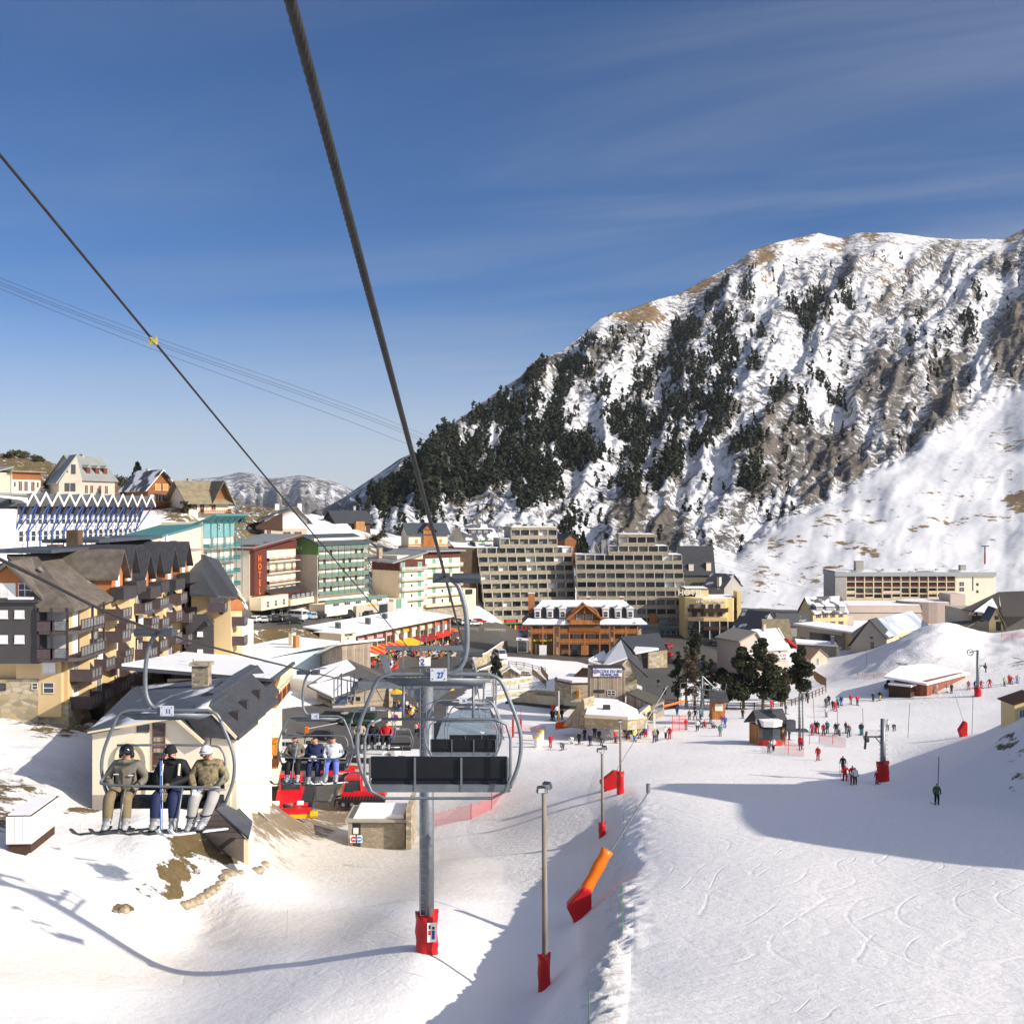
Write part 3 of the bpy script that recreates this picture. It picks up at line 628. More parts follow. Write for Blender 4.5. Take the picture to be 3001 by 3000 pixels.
def wmesh(kind, w_, h_, wide=False):
    k = (kind, round(w_, 2), round(h_, 2))
    if k in GABW: return GABW[k]
    b = MB(); t = 0.07 if w_ > 0.7 else 0.05
    fm = {'dark': WHITE, 'white': WHITE, 'blind': WHITE, 'brown': BRSH, 'darkf': DARK, 'green': GREENP, 'grey': GREYW}.get(kind, WHITE)
    a, c = -w_ / 2, w_ / 2
    if kind in ('dark', 'white', 'darkf', 'green', 'grey', 'bars', 'brown'):
        b.box(a, c, -0.03, 0.05, 0, h_, 1)
        b.box(a, a + t, -0.08, 0, 0, h_, 0); b.box(c - t, c, -0.08, 0, 0, h_, 0)
        b.box(a + t, c - t, -0.08, 0, 0, t, 0); b.box(a + t, c - t, -0.08, 0, h_ - t, h_, 0)
        n = max(1, int(round(w_ / 0.8)))
        for i in range(1, n): b.box(a + w_ * i / n - t / 2, a + w_ * i / n + t / 2, -0.075, 0, t, h_ - t, 0)
        if kind == 'white': b.box(a + t, c - t, -0.07, 0, h_ * 0.5 - t / 2, h_ * 0.5 + t / 2, 0)
        ms = [fm, GLASS]
        if kind == 'brown':   # shutters folded to each side
            b.box(a - w_ * 0.42, a - 0.02, -0.07, 0.0, 0, h_, 2); b.box(c + 0.02, c + w_ * 0.42, -0.07, 0.0, 0, h_, 2)
            ms = [WHITE, GLASS, BRSH]
    else:
        sm = {'blind': WHSH, 'gsh': GREENSH, 'bsh': BLUESH, 'brsh': BRSH, 'orsh': ORSH, 'cur': GLASSB}[kind]
        b.box(a, c, -0.05, 0.05, 0, h_, 1); b.box(a - 0.08, a, -0.08, 0.02, 0, h_, 0); b.box(c, c + 0.08, -0.08, 0.02, 0, h_, 0)
        b.box(a - 0.12, c + 0.12, -0.12, 0.02, -0.08, 0, 0); b.box(-0.02, 0.02, -0.065, 0, 0, h_, 0)
        ms = [fm, sm]
    me = b.mesh('window')
    for q in ms: me.materials.append(q)
    me.polygons.foreach_set('material_index', b.mi)
    bm = bmesh.new(); bm.from_mesh(me); bmesh.ops.recalc_face_normals(bm, faces=bm.faces); bm.to_mesh(me); bm.free()
    GABW[k] = me
    return me
class Bd:
    def __init__(s, name, label, cat, A, B, py, group=None, zb=None, swap=False):
        a = pw(*A); b = pw(*B); s.w = (b - a).length; s.d = A[1]
        z = dz(py, A[1]) if zb is None else zb
        s.zb = z
        s.o = empty(name, (a.x, a.y, z), math.atan2(b.y - a.y, b.x - a.x), label, cat, group)
        s.A = A; s.B = B
    def u(s, px):  # photo column -> local x on the facade
        a = pw(*s.A); b = pw(*s.B); k = (px - 1500) / F
        t = (k * a.y - a.x) / ((b.x - a.x) - k * (b.y - a.y)); return t * s.w
    def v(s, py, px=None):  # photo row -> local z at column px of the facade
        t = 0 if px is None else s.u(px) / s.w
        d = s.A[1] + (s.B[1] - s.A[1]) * t
        return dz(py, d) - s.zb
    def box(s, name, x0, x1, y0, y1, z0, z1, m1, parent=None):
        return MB().box(x0, x1, y0, y1, z0, z1).build(name, m1, parent or s.o)
    def prism(s, name, prof, a, b, axis, m1, parent=None):
        return MB().prism(prof, a, b, axis).build(name, m1, parent or s.o)
    def win(s, xs, zs, w_, h_, kind='dark', y=0.0, side=None, name='window', parent=None):
        me = wmesh(kind, w_, h_); r = []
        for z in zs:
            for x in xs:
                o = new(name, me, parent or s.o)
                if side == 'R': o.location = (y, x, z); o.rotation_euler = (0, 0, R(90))
                elif side == 'L': o.location = (y, x, z); o.rotation_euler = (0, 0, R(-90))
                else: o.location = (x, y, z)
                r.append(o)
        return r
    def gable(s, x0, x1, y0, y1, ze, zr, m1, ridge='x', ov=0.5, th=0.22, xr=None, parent=None, name='roof'):
        b = MB()
        if ridge == 'x':
            ym = (y0 + y1) / 2 if xr is None else xr; k = (zr - ze) / (ym - y0); k2 = (zr - ze) / (y1 - ym)
            b.slab([(x0 - ov, y0 - ov, ze - ov * k), (x1 + ov, y0 - ov, ze - ov * k), (x1 + ov, ym, zr), (x0 - ov, ym, zr)], th)
            b.slab([(x0 - ov, ym + .01, zr), (x1 + ov, ym + .01, zr), (x1 + ov, y1 + ov, ze - ov * k2), (x0 - ov, y1 + ov, ze - ov * k2)], th)
        else:
            xm = (x0 + x1) / 2 if xr is None else xr; k = (zr - ze) / (xm - x0); k2 = (zr - ze) / (x1 - xm)
            b.slab([(x0 - ov, y0 - ov, ze - ov * k), (xm, y0 - ov, zr), (xm, y1 + ov, zr), (x0 - ov, y1 + ov, ze - ov * k)], th)
            b.slab([(xm + .01, y0 - ov, zr), (x1 + ov, y0 - ov, ze - ov * k2), (x1 + ov, y1 + ov, ze - ov * k2), (xm + .01, y1 + ov, zr)], th)
        return b.build(name, m1, parent or s.o)
    def body(s, x0, x1, y0, y1, z0, ze, zr, m1, ridge=None, xr=None, name='wall', parent=None):
        if ridge is None: return s.box(name, x0, x1, y0, y1, z0, ze, m1, parent)
        if ridge == 'y':
            xm = (x0 + x1) / 2 if xr is None else xr
            return s.prism(name, [(x0, z0), (x1, z0), (x1, ze - .1), (xm, zr - .22), (x0, ze - .1)], y0, y1, 'y', m1, parent)
        ym = (y0 + y1) / 2 if xr is None else xr
        return s.prism(name, [(y0, z0), (y1, z0), (y1, ze - .1), (ym, zr - .22), (y0, ze - .1)], x0, x1, 'x', m1, parent)
    def balcony(s, x0, x1, z, depth=1.3, h=1.0, m1=DARKW, slab=CONC, y=0.0, bars=True, name='balcony', parent=None):
        b = MB(); b.box(x0, x1, y - depth, y, z - 0.14, z, 0)
        if bars:
            n = max(2, int((x1 - x0) / 0.5))
            for i in range(n + 1):
                xx = x0 + (x1 - x0) * i / n; b.box(xx - .035, xx + .035, y - depth, y - depth + .06, z, z + h - .08, 1)
            b.box(x0, x1, y - depth - .02, y - depth + .08, z + h - .08, z + h, 1); b.box(x0, x1, y - depth, y - depth + .05, z + .35, z + .62, 1)
        else:
            b.box(x0, x1, y - depth, y - depth + .08, z - .14, z + h, 1)
        b.box(x0, x0 + .06, y - depth, y, z + .1, z + h, 1); b.box(x1 - .06, x1, y - depth, y, z + .1, z + h, 1)
        return b.build(name, [slab, m1], parent or s.o)
    def chimney(s, x, y, z, h=1.5, w_=0.8, m1=GREYW, snow=False):
        b = MB().box(x - w_ / 2, x + w_ / 2, y - w_ / 2, y + w_ / 2, z, z + h, 0).box(x - w_ / 2 - .1, x + w_ / 2 + .1, y - w_ / 2 - .1, y + w_ / 2 + .1, z + h, z + h + .15, 1)
        return b.build('chimney', [m1, SNOWM if snow else CONC], s.o)
def lin(a, b, n): return [a + (b - a) * (i + 0.5) / n for i in range(n)]
# big stepped apartment blocks
def apartment(name, label, A, B, base, rows, side_m, shop=None, shopcol=None):
    s = Bd(name, label, 'apartment building', A, B, base, group='stepped apartment blocks')
    fl = 2.72; L = s.w
    cells = MB(); par = 0
    wl = MB(); fr = MB()
    for i, (p0, p1, tilt) in enumerate(rows):
        x0, x1 = s.u(p0), s.u(p1); z = 3.6 + i * fl; y = 0.33 * i
        wl.box(x0 + .4, x1 - .4, y + 1.3, y + 12, z, z + fl, 0)                       # recessed wall behind loggias
        fr.prism([(y, z - .15), (y + 1.6, z - .15), (y + 1.6, z + 0.02), (y + .12, z + 0.02), (y + .32, z + 1.05), (y + .14, z + 1.05)], x0, x1, 'x', 0)
        top = (i == len(rows) - 1)
        nx = rows[i + 1] if not top else None
        a, b_ = (s.u(nx[0]), s.u(nx[1])) if nx else (0, 0)
        if top: fr.box(x0, x1, y + .1, y + 12, z + fl, z + fl + .9, 0)
        n = max(2, int(round((x1 - x0) / 3.05))); me = None
        for j in range(n + 1):
            xx = x0 + (x1 - x0) * j / n
            fr.box(max(x0, xx - .10), min(x1, xx + .10), y + .15, y + 1.5, z, z + fl, 1)
        for j in range(n):
            xc = x0 + (x1 - x0) * (j + .5) / n; k = random.random()
            o = new('window', wmesh('cur' if k < .4 else 'blind' if k < .52 else 'darkf', 2.6, 1.75), s.o, (xc, y + 1.27, z + .75))
    wl.build('wall', GREYW, s.o)
    fr.build('shingled_parapets', [SHING, mat('pale_concrete', (0.60, 0.57, 0.46), 0.85)], s.o)
    sn = MB()
    for i, (p0, p1, t) in enumerate(rows):
        x0, x1 = s.u(p0), s.u(p1); z = 3.6 + (i + 1) * fl; y = .33 * i
        if i == len(rows) - 1: sn.box(x0 + .3, x1 - .3, y + .5, y + 11.8, z + .9, z + 1.08)
        else:
            a, b_ = s.u(rows[i + 1][0]), s.u(rows[i + 1][1])
            if a - x0 > 1: sn.box(x0 + .2, a - .2, y + .8, y + 11.8, z + .02, z + .2)
            if x1 - b_ > 1: sn.box(b_ + .2, x1 - .2, y + .8, y + 11.8, z + .02, z + .2)
    sn.build('roof_snow', SNOWM, s.o)
    return s
ap1 = apartment('apartment_block', 'tall grey shingled apartment block with stepped loggias behind the timber hotel, left of the two', (1400, 343), (1690, 350), 1850,
    [(1420,1688,0),(1420,1688,0),(1417,1688,0),(1415,1688,0),(1412,1687,0),(1409,1686,0),(1406,1684,0),(1403,1682,0),(1470,1640,0),(1504,1640,0)][0:10], SHINGD)
x0 = ap1.u(1420)
MB().prism([(0, 0), (14, 0), (14, 27), (6, 27), (3.2, 24.5)], ap1.u(1403), ap1.u(1403) - .25, 'x').build('shaded_shingle_wall', SHINGD, ap1.o)  # side away from the sun: its shade is painted in with darker shingle
MB().prism([(ap1.u(1350), 0), (ap1.u(1408), 0), (ap1.u(1404), 25.2), (ap1.u(1335), 25.6)], 3.5, 14, 'y').build('side_wing', SHINGD, ap1.o)
MB().slab([(ap1.u(1335), 3.5, 25.9), (ap1.u(1404), 3.5, 25.6), (ap1.u(1470), 14, 26), (ap1.u(1340), 15, 27)], .25).build('wing_roof_snow', SNOWM, ap1.o)
sh = MB().box(ap1.u(1420), ap1.u(1690), .6, 3, 0, 3.4, 0)
sh.build('shop_wall', CONC, ap1.o)
for (a, b, mm_, t, tm) in ((1422, 1452, YPAINT, 'BAR', TXT_R), (1453, 1480, ORSH, 'SKI', TXT_W), (1481, 1515, YPAINT, 'SPORT', TXT_R), (1516, 1548, RED, 'GLACES', TXT_W)):
    sf = ap1.box('shop_front', ap1.u(a), ap1.u(b) - .2, .35, .6, 0, 2.2, mm_);
    MB().box(ap1.u(a) + .4, (ap1.u(a) + ap1.u(b)) / 2 - .3, .28, .36, .3, 1.9).box((ap1.u(a) + ap1.u(b)) / 2 + .1, ap1.u(b) - .7, .28, .36, .3, 1.9).build('shop_window', GLASS, sf)
    sg = ap1.box('shop_sign', ap1.u(a) + .2, ap1.u(b) - .4, .1, .5, 2.5, 3.5, mat('sign_' + t, {'BAR': (.7, .35, .2), 'SKI': (.8, .3, .05), 'SPORT': (.6, .05, .04), 'GLACES': (.75, .3, .2)}[t], .6))
ap1.box('green_awning_strip', ap1.u(1421), ap1.u(1550), -.4, .6, 2.2, 2.4, GREENSH)
ap2 = apartment('apartment_block', 'grey shingled stepped apartment block beside the yellow hotel, right of the two', (1690, 344), (2015, 344), 1870,
    [(1692,2012,0),(1692,2012,0),(1692,2010,0),(1692,2009,0),(1691,2008,0),(1690,2006,0),(1689,2004,0),(1688,2002,0),(1785,1962,0),(1816,1924,0)], SHINGD)
ap2.chimney(ap2.u(1771), 4, 3.6 + 8 * 2.72, 4.5, 1.2, CONC)
MB().box(ap2.u(1860), ap2.u(2010), .3, .9, 0, 3.3).build('shop_wall', CONC, ap2.o)
ap2.box('green_shop_sign', ap2.u(1930), ap2.u(2008), -.2, .3, 2.6, 3.3, GREENSH)
ap2.win([ap2.u(p) for p in (1942, 1958, 1974, 1990, 2003)], [.2], 1.4, 2.2, 'white', y=.3, name='shop_window')
ap2.box('wooden_shop_front', ap2.u(1902), ap2.u(1926), -.1, .35, 4.6, 7.6, WOODO)
ap2.box('shutter_panel', ap2.u(1930), ap2.u(2006), -.15, .3, 3.9, 6.0, GLASSB)
bs = ap2.box('blue_shop_sign', ap2.u(1878), ap2.u(1900), -.3, .1, 3.3, 4.2, mat('blue_sign', (.1, .22, .55), .5)); ap2.box('yellow_shop_sign', ap2.u(1880), ap2.u(1900), -.3, .1, 4.3, 5.0, YPAINT)
# timber residence with snowy roof
s = Bd('timber_hotel', 'timber and stone hotel with snow covered roof and carved central gable', 'hotel', (1545, 280), (1880, 280), 1918)
u, v = s.u, s.v; XR = s.w
s.box('wall', 0, XR, 0, 13, 0, v(1825), mat('brown_stone_render', (.16, .10, .06), .9))
wd = MB()
for a, b in ((1546, 1556), (1624, 1636), (1786, 1797), (1868, 1878)): s.box('stone_pillar', u(a), u(b), -.5, .3, 0, v(1828), STONEY)
MB().box(u(1556), u(1624), -.45, .1, v(1880), v(1872), 0).build('sign_board', DARKW, s.o)
lettering('RESTAURANT', .75, TXT_Y, s.o, ((u(1556) + u(1624)) / 2, -.5, v(1876)), name='restaurant_sign', sx=1.0)
for (a, b) in ((1557, 1623), (1637, 1665), (1668, 1755), (1757, 1785), (1798, 1867)):
    for k, (zt_, zb_) in enumerate(((1850, 1840), (1880, 1870))):
        if k == 1 and a == 1557: continue
        bl = MB(); z = v(zt_ + 3); n = max(2, int((u(b) - u(a)) / .45))
        bl.box(u(a), u(b), -1.2, 0, z - .2, z, 0); bl.box(u(a), u(b), -1.25, -1.1, z + .95, z + 1.08, 0); bl.box(u(a), u(b), -1.22, -1.16, z + .1, z + .8, 0)
        for i in range(n + 1): xx = u(a) + (u(b) - u(a)) * i / n; bl.box(xx - .05, xx + .05, -1.25, -1.12, z, z + 1, 0)
        bl.build('balcony', WOODO, s.o)
    for zz_ in (v(1853), v(1880)):
        for x in lin(u(a), u(b), max(1, int((u(b) - u(a)) / 3))): s.win([x], [zz_ + .1], 1.7, 1.9, 'cur', y=0)
    if a != 1637:
        for x in lin(u(a), u(b), max(1, int((u(b) - u(a)) / 3.4))): s.win([x], [.15], 2.6, 2.5, 'brown' if 0 else 'darkf', y=0, name='shop_window')
ps = MB()
for p in (1557, 1590, 1622, 1638, 1667, 1712, 1756, 1785, 1798, 1832, 1866): s.box('timber_post', u(p) - .16, u(p) + .16, -1.27, -.9, 0, v(1826), WOODO)
ze = v(1828); zm = v(1778); zr = v(1768)
rf = MB().slab([(-1.2, -1.5, ze), (XR + 1.2, -1.5, ze), (XR - 2.5, 2.6, zm), (2.5, 2.6, zm)], .3)
rf.slab([(2.5, 2.6, zm), (XR - 2.5, 2.6, zm), (XR - 4, 7, zr), (4, 7, zr)], .3).slab([(2.5, 11.5, zm), (-1.2, 14, ze), (-1.2, -1.5, ze), (2.5, 2.6, zm)], .3)
rf.slab([(XR - 2.5, 2.6, zm), (XR + 1.2, -1.5, ze), (XR + 1.2, 14, ze), (XR - 2.5, 11.5, zm)], .3).slab([(4, 7, zr), (XR - 4, 7, zr), (XR - 2.5, 11.5, zm), (2.5, 11.5, zm)], .3)
rr = rf.build('roof', SLATE, s.o)
MB().slab([(-1.2, -1.6, ze + .28), (u(1668), -1.6, ze + .28), (u(1668), .7, ze + 2.0), (.8, .6, ze + 2.0)], .3).slab([(u(1756), -1.6, ze + .28), (XR + 1.2, -1.6, ze + .28), (XR - .8, .6, ze + 2.0), (u(1760), .7, ze + 2.0)], .3) \
  .slab([(2.6, 2.2, zm + .1), (XR - 2.6, 2.2, zm + .1), (XR - 3.8, 7, zr + .35), (3.8, 7, zr + .35)], .3).build('snow_layer', snowy('snow_mostly', (.05, .05, .06), .85, .6), rr)
for p in (1575, 1611, 1648, 1774, 1811, 1846):
    dm = MB().box(u(p) - .8, u(p) + .8, -.6, 2.4, ze + 1.6, zm - .4, 0).prism([(u(p) - 1.1, zm - .4), (u(p) + 1.1, zm - .4), (u(p), zm + .35)], -.9, 2.5, 'y', 1).build('dormer', [WHITE, SNOWM], rr)
    s.win([u(p)], [ze + 1.75], 1.1, 1.4, 'white', y=-.62, parent=rr)
s.gable(u(1660), u(1762), -2.6, 6, v(1808), v(1768), WOODO, 'y', .3, .3, name='central_gable_roof')
s.prism('central_gable', [(u(1666), v(1850)), (u(1757), v(1850)), (u(1757), v(1812)), (u(1711), v(1772)), (u(1666), v(1812))], -1.4, 3, 'y', mat('brown_timber', (.22, .085, .025), .8))  # gable wall in an even, darker brown timber
s.win([u(1698), u(1725)], [v(1822)], 1.6, 2.0, 'cur', y=-1.42)
ar = MB()
pts = [(u(1711) + 3.6 * math.cos(a), -1.7, v(1808) + 2.9 * math.sin(a)) for a in np.linspace(0, math.pi, 13)]
ar.tube(pts, .2, 6); ar.box(u(1668), u(1754), -2.1, -1.5, v(1826) - .1, v(1826) + 1.0, 0); ar.box(u(1711) - .15, u(1711) + .15, -2.4, -2.1, v(1795), v(1770), 0)
ar.tube([(u(1663), -2.5, v(1812)), (u(1711), -2.5, v(1770)), (u(1759), -2.5, v(1812))], .22, 6)
ar.build('carved_timber_arch', WOODO, s.o)
s.chimney(u(1558), 5, zm - 3, 6, 1.6, ORANGE, True); s.chimney(u(1730), 8, zr - .5, 1.5, .9, ORANGE, True); s.chimney(u(1830), 8, zr - .5, 1.5, .9, ORANGE, True)
for p in (1590, 1712): MB().box(u(p) - .9, u(p) + .9, -2, -1.8, .2, 2.6).build('poster_board', [WHSH, WOODO][p > 1600], s.o)
lf = Bd('glass_annex', 'low dark glazed annex at the left end of the timber hotel', 'annex', (1516, 279), (1546, 279), 1912)
lf.box('wall', 0, lf.w, 0, 8, 0, 3.3, GREYW); lf.win(lin(0, lf.w, 1), [.2], 2.0, 2.4, 'darkf'); MB().slab([(-.3, -.5, 3.4), (lf.w + .2, -.5, 3.4), (lf.w, 8, 4.6), (0, 8, 4.6)], .3).build('roof', snowy('snow_some', (.05, .05, .06), .6, .5), lf.o)
# yellow hotel on the right of the blocks
s = Bd('yellow_hotel', 'yellow rendered hotel with curved balconies beside the grey apartment block', 'hotel', (2010, 330), (2168, 330), 1872)
u, v = s.u, s.v; XR = s.w
rear = [(0, 0), (u(2128), 0), (u(2133), 1.5), (u(2150), 1.5), (u(2168), 3), (u(2176), 12), (0, 12)]
MB().prism([(0, 2), (u(2060), 0.2), (u(2128), .6), (u(2133), 2.5), (u(2152), 2.5), (u(2168), 6), (u(2168), 16), (0, 14)], 0, v(1755), 'z').build('wall', YELLOW2, s.o)
s.box('upper_wall', 0, u(2082), 3.5, 12, v(1755), v(1728), YELLOW2); s.box('stair_tower', u(2166), u(2178), 3, 9, 0, v(1736), YELLOW2)
MB().prism([(.4, 3), (u(2060), 1), (u(2126), 1.4), (u(2130), 3.5), (u(2150), 3.5), (u(2166), 7), (u(2166), 16), (.4, 14)], v(1755), v(1755) + .25, 'z').build('roof_snow', SNOWM, s.o)
s.box('roof_edge', 0, u(2084), 3.2, 12.3, v(1728), v(1727), DARK); s.box('upper_roof_snow', .3, u(2080), 3.8, 12, v(1727), v(1725), SNOWM)
for p, k in ((2027, 'darkf'), (2061, 'darkf'), (2084, 'darkf'), (2105, 'darkf')): s.win([u(p)], [v(1790)], 1.3, 2.0, k, y=.2)
s.win([u(2035), u(2061), u(2084), u(2110)], [v(1806)], 1.5, 1.6, 'darkf', y=.15)
for py_ in (1777, 1801): s.win([u(2158), u(2163)], [v(py_)], .6, 1.1, 'darkf', y=4)
s.win([u(2045)], [v(1746)], .9, .9, 'white', y=3.48)
for k, (za, mm_) in enumerate(((1793, DARKW), (1819, YELLOW), (1845, DARKW))):
    z = v(za); pr = [(u(2016), .5), (u(2060), -1.2), (u(2130), -.9), (u(2138), 2), (u(2128), 2), (u(2060), .5)]
    MB().prism(pr, z, z + 1.05, 'z').build('balcony', mm_, s.o)
rec = MB()
for za in (1841, 1868): rec.box(u(2018), u(2156), -.15 if za > 1860 else -.1, .5, v(za), v(za) + 2.0, 0)
rec.build('recessed_loggia', GLASS, s.o)
for p in (2048, 2078, 2107, 2131): s.box('white_pillar', u(p - 1), u(p + 1), -1, .3, 0, v(1820), WHITE)
lettering('HOTEL', 2.4, TXT_W, s.o, (u(2026), 1.5, v(1738)), name='hotel_sign', sx=1.0)
s.box('sign_frame', u(2006), u(2040), 1.8, 2.0, v(1750), v(1742), DARK)
lettering('LE BOURTHÈRE ***', 1.15, TXT_W, s.o, (u(2086), .05, v(1762)), name='name_sign', sx=.95)
lettering('HOTEL', 1.5, TXT_K, s.o, (u(2162), 3.2, v(1825)), name='vertical_sign', vertical=True, sx=.9)
# long flat-roofed hotel on the right
s = Bd('long_hotel', 'long flat roofed concrete hotel with rows of recessed balconies below the snowfield', 'hotel', (2480, 430), (2800, 430), 1775)
u, v = s.u, s.v; XR = s.w
s.box('wall', 0, XR, 1.6, 14, -6, v(1684), mat('loggia_wall', (.22, .18, .15), .9)); s.box('side_wall', u(2447), -.01, -.2, 16, -6, v(1674), GREYW)
s.box('roof', u(2445), u(2918), -.6, 16, v(1688), v(1676), mat('roof_fascia', (.34, .35, .35), .8)); s.box('roof_snow', u(2447), u(2916), 0, 15.5, v(1676) + .01, v(1673), snowy('flat_roof_snow', (.2, .2, .2), .65, .15))
fr = MB(); n = 12
for i in range(n + 1): fr.box(XR * i / n - .17, XR * i / n + .17, 0, 1.7, 0 if i % 2 == 0 else v(1757), v(1687), 0)
for py_ in (1704, 1721, 1739, 1757): fr.box(0, XR, 0.1, 1.7, v(py_) - .2, v(py_) + .12, 0)
fr.box(0, XR, .05, .3, v(1763), v(1752), 0)
fr.build('concrete_frame', CREAM, s.o)
for k, py_ in enumerate((1703.5, 1720.5, 1738.5, 1756)):
    for i in range(n):
        x = XR * (i + .5) / n
        s.win([x], [v(py_) + .3], 2.5, 1.7, 'cur' if random.random() < .35 else 'darkf', y=1.58)
        if k < 2 or random.random() < .6: s.box('balcony', x - XR / n / 2 + .2, x + XR / n / 2 - .2, .02, .12, v(py_) + .15, v(py_) + .95, MAROON if k < 2 else CREAM)
s.box('ground_floor_glazing', 0, XR, 1.3, 1.6, -.5, v(1762), GLASS)
s.box('end_wall', XR + .2, u(2918), 0, 15, -6, v(1688), CREAM2); s.win([u(2818)], [v(1717), v(1733)], 1.9, 1.6, 'white', y=0); s.win([u(2864)], [v(1716), v(1737)], .8, 1.0, 'darkf', y=0); s.box('dark_recess', u(2849), u(2852), -.05, .1, v(1731), v(1690), DARK)
s.chimney(u(2530), 6, v(1674), 3.6, 3.0, GREYW); s.chimney(u(2838), 6, v(1674), 2, 2.2, GREYW)
for p in (2600, 2650, 2700, 2760): MB().box(u(p) - .4, u(p) + .4, 5, 6, v(1674), v(1674) + .7, 0).build('roof_vent', CONC, s.o)
s2 = Bd('windowless_hall', 'pinkish windowless hall with horizontal bands in front of the long hotel', 'hall', (2482, 410), (2700, 410), 1838)
u, v = s2.u, s2.v; W2 = s2.w
bd_ = MB()
for k, (a, b) in enumerate(((1836, 1818), (1817, 1796), (1795, 1773))):
    bd_.prism([(0, v(a)), (W2 + 1.0 - .35 * k, v(a)), (W2 + .3 - .35 * k, v(b) - .15), (0, v(b) - .15)], .2 - .0, 18, 'y')
bd_.build('banded_wall', PINKB, s2.o); s2.box('joint_wall', 0, W2 + .2, .45, 17, -2, v(1773) - .3, DARK); s2.box('roof_snow', .3, W2 - .5, .6, 17.5, v(1773) - .1, v(1771), SNOWM)
s2.box('base_wall', -3, W2 * .45, -.2, 10, -3, v(1832), PINKB)
cy_ = MB(); pts = [(u(2742) + 11.5 * math.cos(a), 9 + 9 * math.sin(a)) for a in np.linspace(R(180), R(350), 12)]
cy_.prism(pts + [(u(2800), 16), (u(2700), 16)], -3, v(1765), 'z').build('round_drum', mat('brown_drum', (.36, .28, .235), .85, stretch=(1, 1, .1)), s2.o)
MB().prism([(a[0] * .98 + u(2742) * .02, a[1] + .25) for a in pts] + [(u(2798), 16), (u(2702), 16)], v(1765), v(1764), 'z').build('drum_snow', SNOWM, s2.o)
s2.box('stair_block', u(2788), u(2832), 1, 12, -3, v(1742), PINKB); s2.box('low_canopy', u(2700), u(2762), -1, 3, v(1832), v(1828), CREAM2)
# simple houses
def house(name, label, cat, A, B, py, depth, hw, hr, wallm, roofm, ridge='x', ov=.5, wins=(), ch=(), extra=None, group=None, xr=None, z0=-3, chm=GREYW):
    s = Bd(name, label, cat, A, B, py, group)
    s.body(0, s.w, 0, depth, z0, hw, hr, wallm, ridge, xr)
    if ridge: s.gable(0, s.w, 0, depth, hw, hr, roofm, ridge, ov, xr=xr)
    else:
        s.box('roof', -ov, s.w + ov, -ov, depth + ov, hw, hw + .3, roofm)
    for wv in wins:
        side = wv[5] if len(wv) > 5 else None
        if side == 'R': s.win(wv[0], wv[1], wv[2], wv[3], wv[4], y=s.w, side='R')
        else: s.win([x * s.w for x in wv[0]], wv[1], wv[2], wv[3], wv[4])
    for c in ch: s.chimney(c[0] * s.w, c[1], c[2], c[3], c[4] if len(c) > 4 else .8, chm)
    return s
SN5 = snowy('slate_half_snow', (.05, .052, .06), .5, .3)
SN8 = snowy('slate_snow_covered', (.05, .052, .06), .86, .3)
SN3 = snowy('slate_little_snow', (.06, .062, .07), .32, .3)
MOSSR = mat('old_mossy_roof', (.23, .19, .12), .9, var=.25, scale=.8)
CORR = mat('grey_sheet_roof', (.27, .28, .27), .5, .2, var=.12, scale=.5)
s = house('chalet', 'beige house with timber upper wall and three red doors at the far left hilltop', 'house', (34, 255), (118, 262), 1442, 8, 4.6, 5.6, CREAM2, MOSSR, None, .9)
s.box('timber_wall', .1, s.w, -.06, .1, 2.9, 4.6, WOODR); s.win([s.w * f for f in (.28, .48, .72)], [.3], 1.0, 2.2, 'brsh', y=-.03); s.win([s.w * .1, s.w * .9], [1.2], .5, 1.2, 'grey')
s.box('side_wing', -8, -.02, .5, 8, -2, 4.4, BEIGE); s.prism('wing_roof', [(-8.2, 3.4), (.2, 5.6), (.2, 5.9), (-8.2, 3.7)], -.5, 8.5, 'y', CORR)
s = house('farmhouse', 'grey sheet roofed house with three roof dormers and dark red shutters on the left hill', 'house', (240, 262), (336, 272), 1452, 10, 4.3, 9.6, BEIGE, CORR, 'x', .6,
          [((.12, .28, .53, .73), (.5,), 1.0, 1.9, 'brsh')], [(.5, 5, 9.2, .6)])
for f in (.28, .55, .8): MB().box(s.w * f - .6, s.w * f + .6, .9, 3.4, 4.6, 6.6, 0).prism([(s.w * f - .8, 6.6), (s.w * f + .8, 6.6), (s.w * f, 7.3)], .6, 4, 'y', 1).build('dormer', [BRSH, CORR], s.o)
s.prism('side_gable_wall', [(0, -3), (10, -3), (10, 4.2), (5, 9.4), (0, 4.2)], -.1, -.02, 'x', GREYW)
s = Bd('farmhouse_wing', 'pale gable wing with small windows joined to the grey roofed farmhouse', 'house', (172, 258), (240, 261), 1452)
s.prism('wall', [(0, -3), (s.w, -3), (s.w, 4), (s.w * .75, 9.2), (0, 3)], 0, 8, 'y', BEIGE); s.prism('roof', [(-.6, 2.6), (s.w * .75, 9.3), (s.w * .75, 9.6), (-.8, 2.8)], -.5, 8.5, 'y', CORR)
s.win([s.w * .35, s.w * .6], [1.0], 1.1, 1.9, 'darkf'); s.win([s.w * .62], [5], 1.0, 2.2, 'darkf'); s.win([s.w * .35], [5.2], .8, .8, 'white')
s = house('wooden_chalet', 'tall red brown wooden chalet with gable and white shutters beside the spruce', 'house', (433, 250), (508, 255), 1512, 9, 6.9, 10.4, WOODR, SN5, 'y', 1.2,
          [((.38, .68), (5.8,), 1.1, 1.5, 'orsh'), ((.2, .85), (3.2,), .8, 1.5, 'blind'), ((.45, .6), (3.2,), .7, 1.6, 'dark')], [(.6, 6, 9, 1.6)], chm=WHITE)
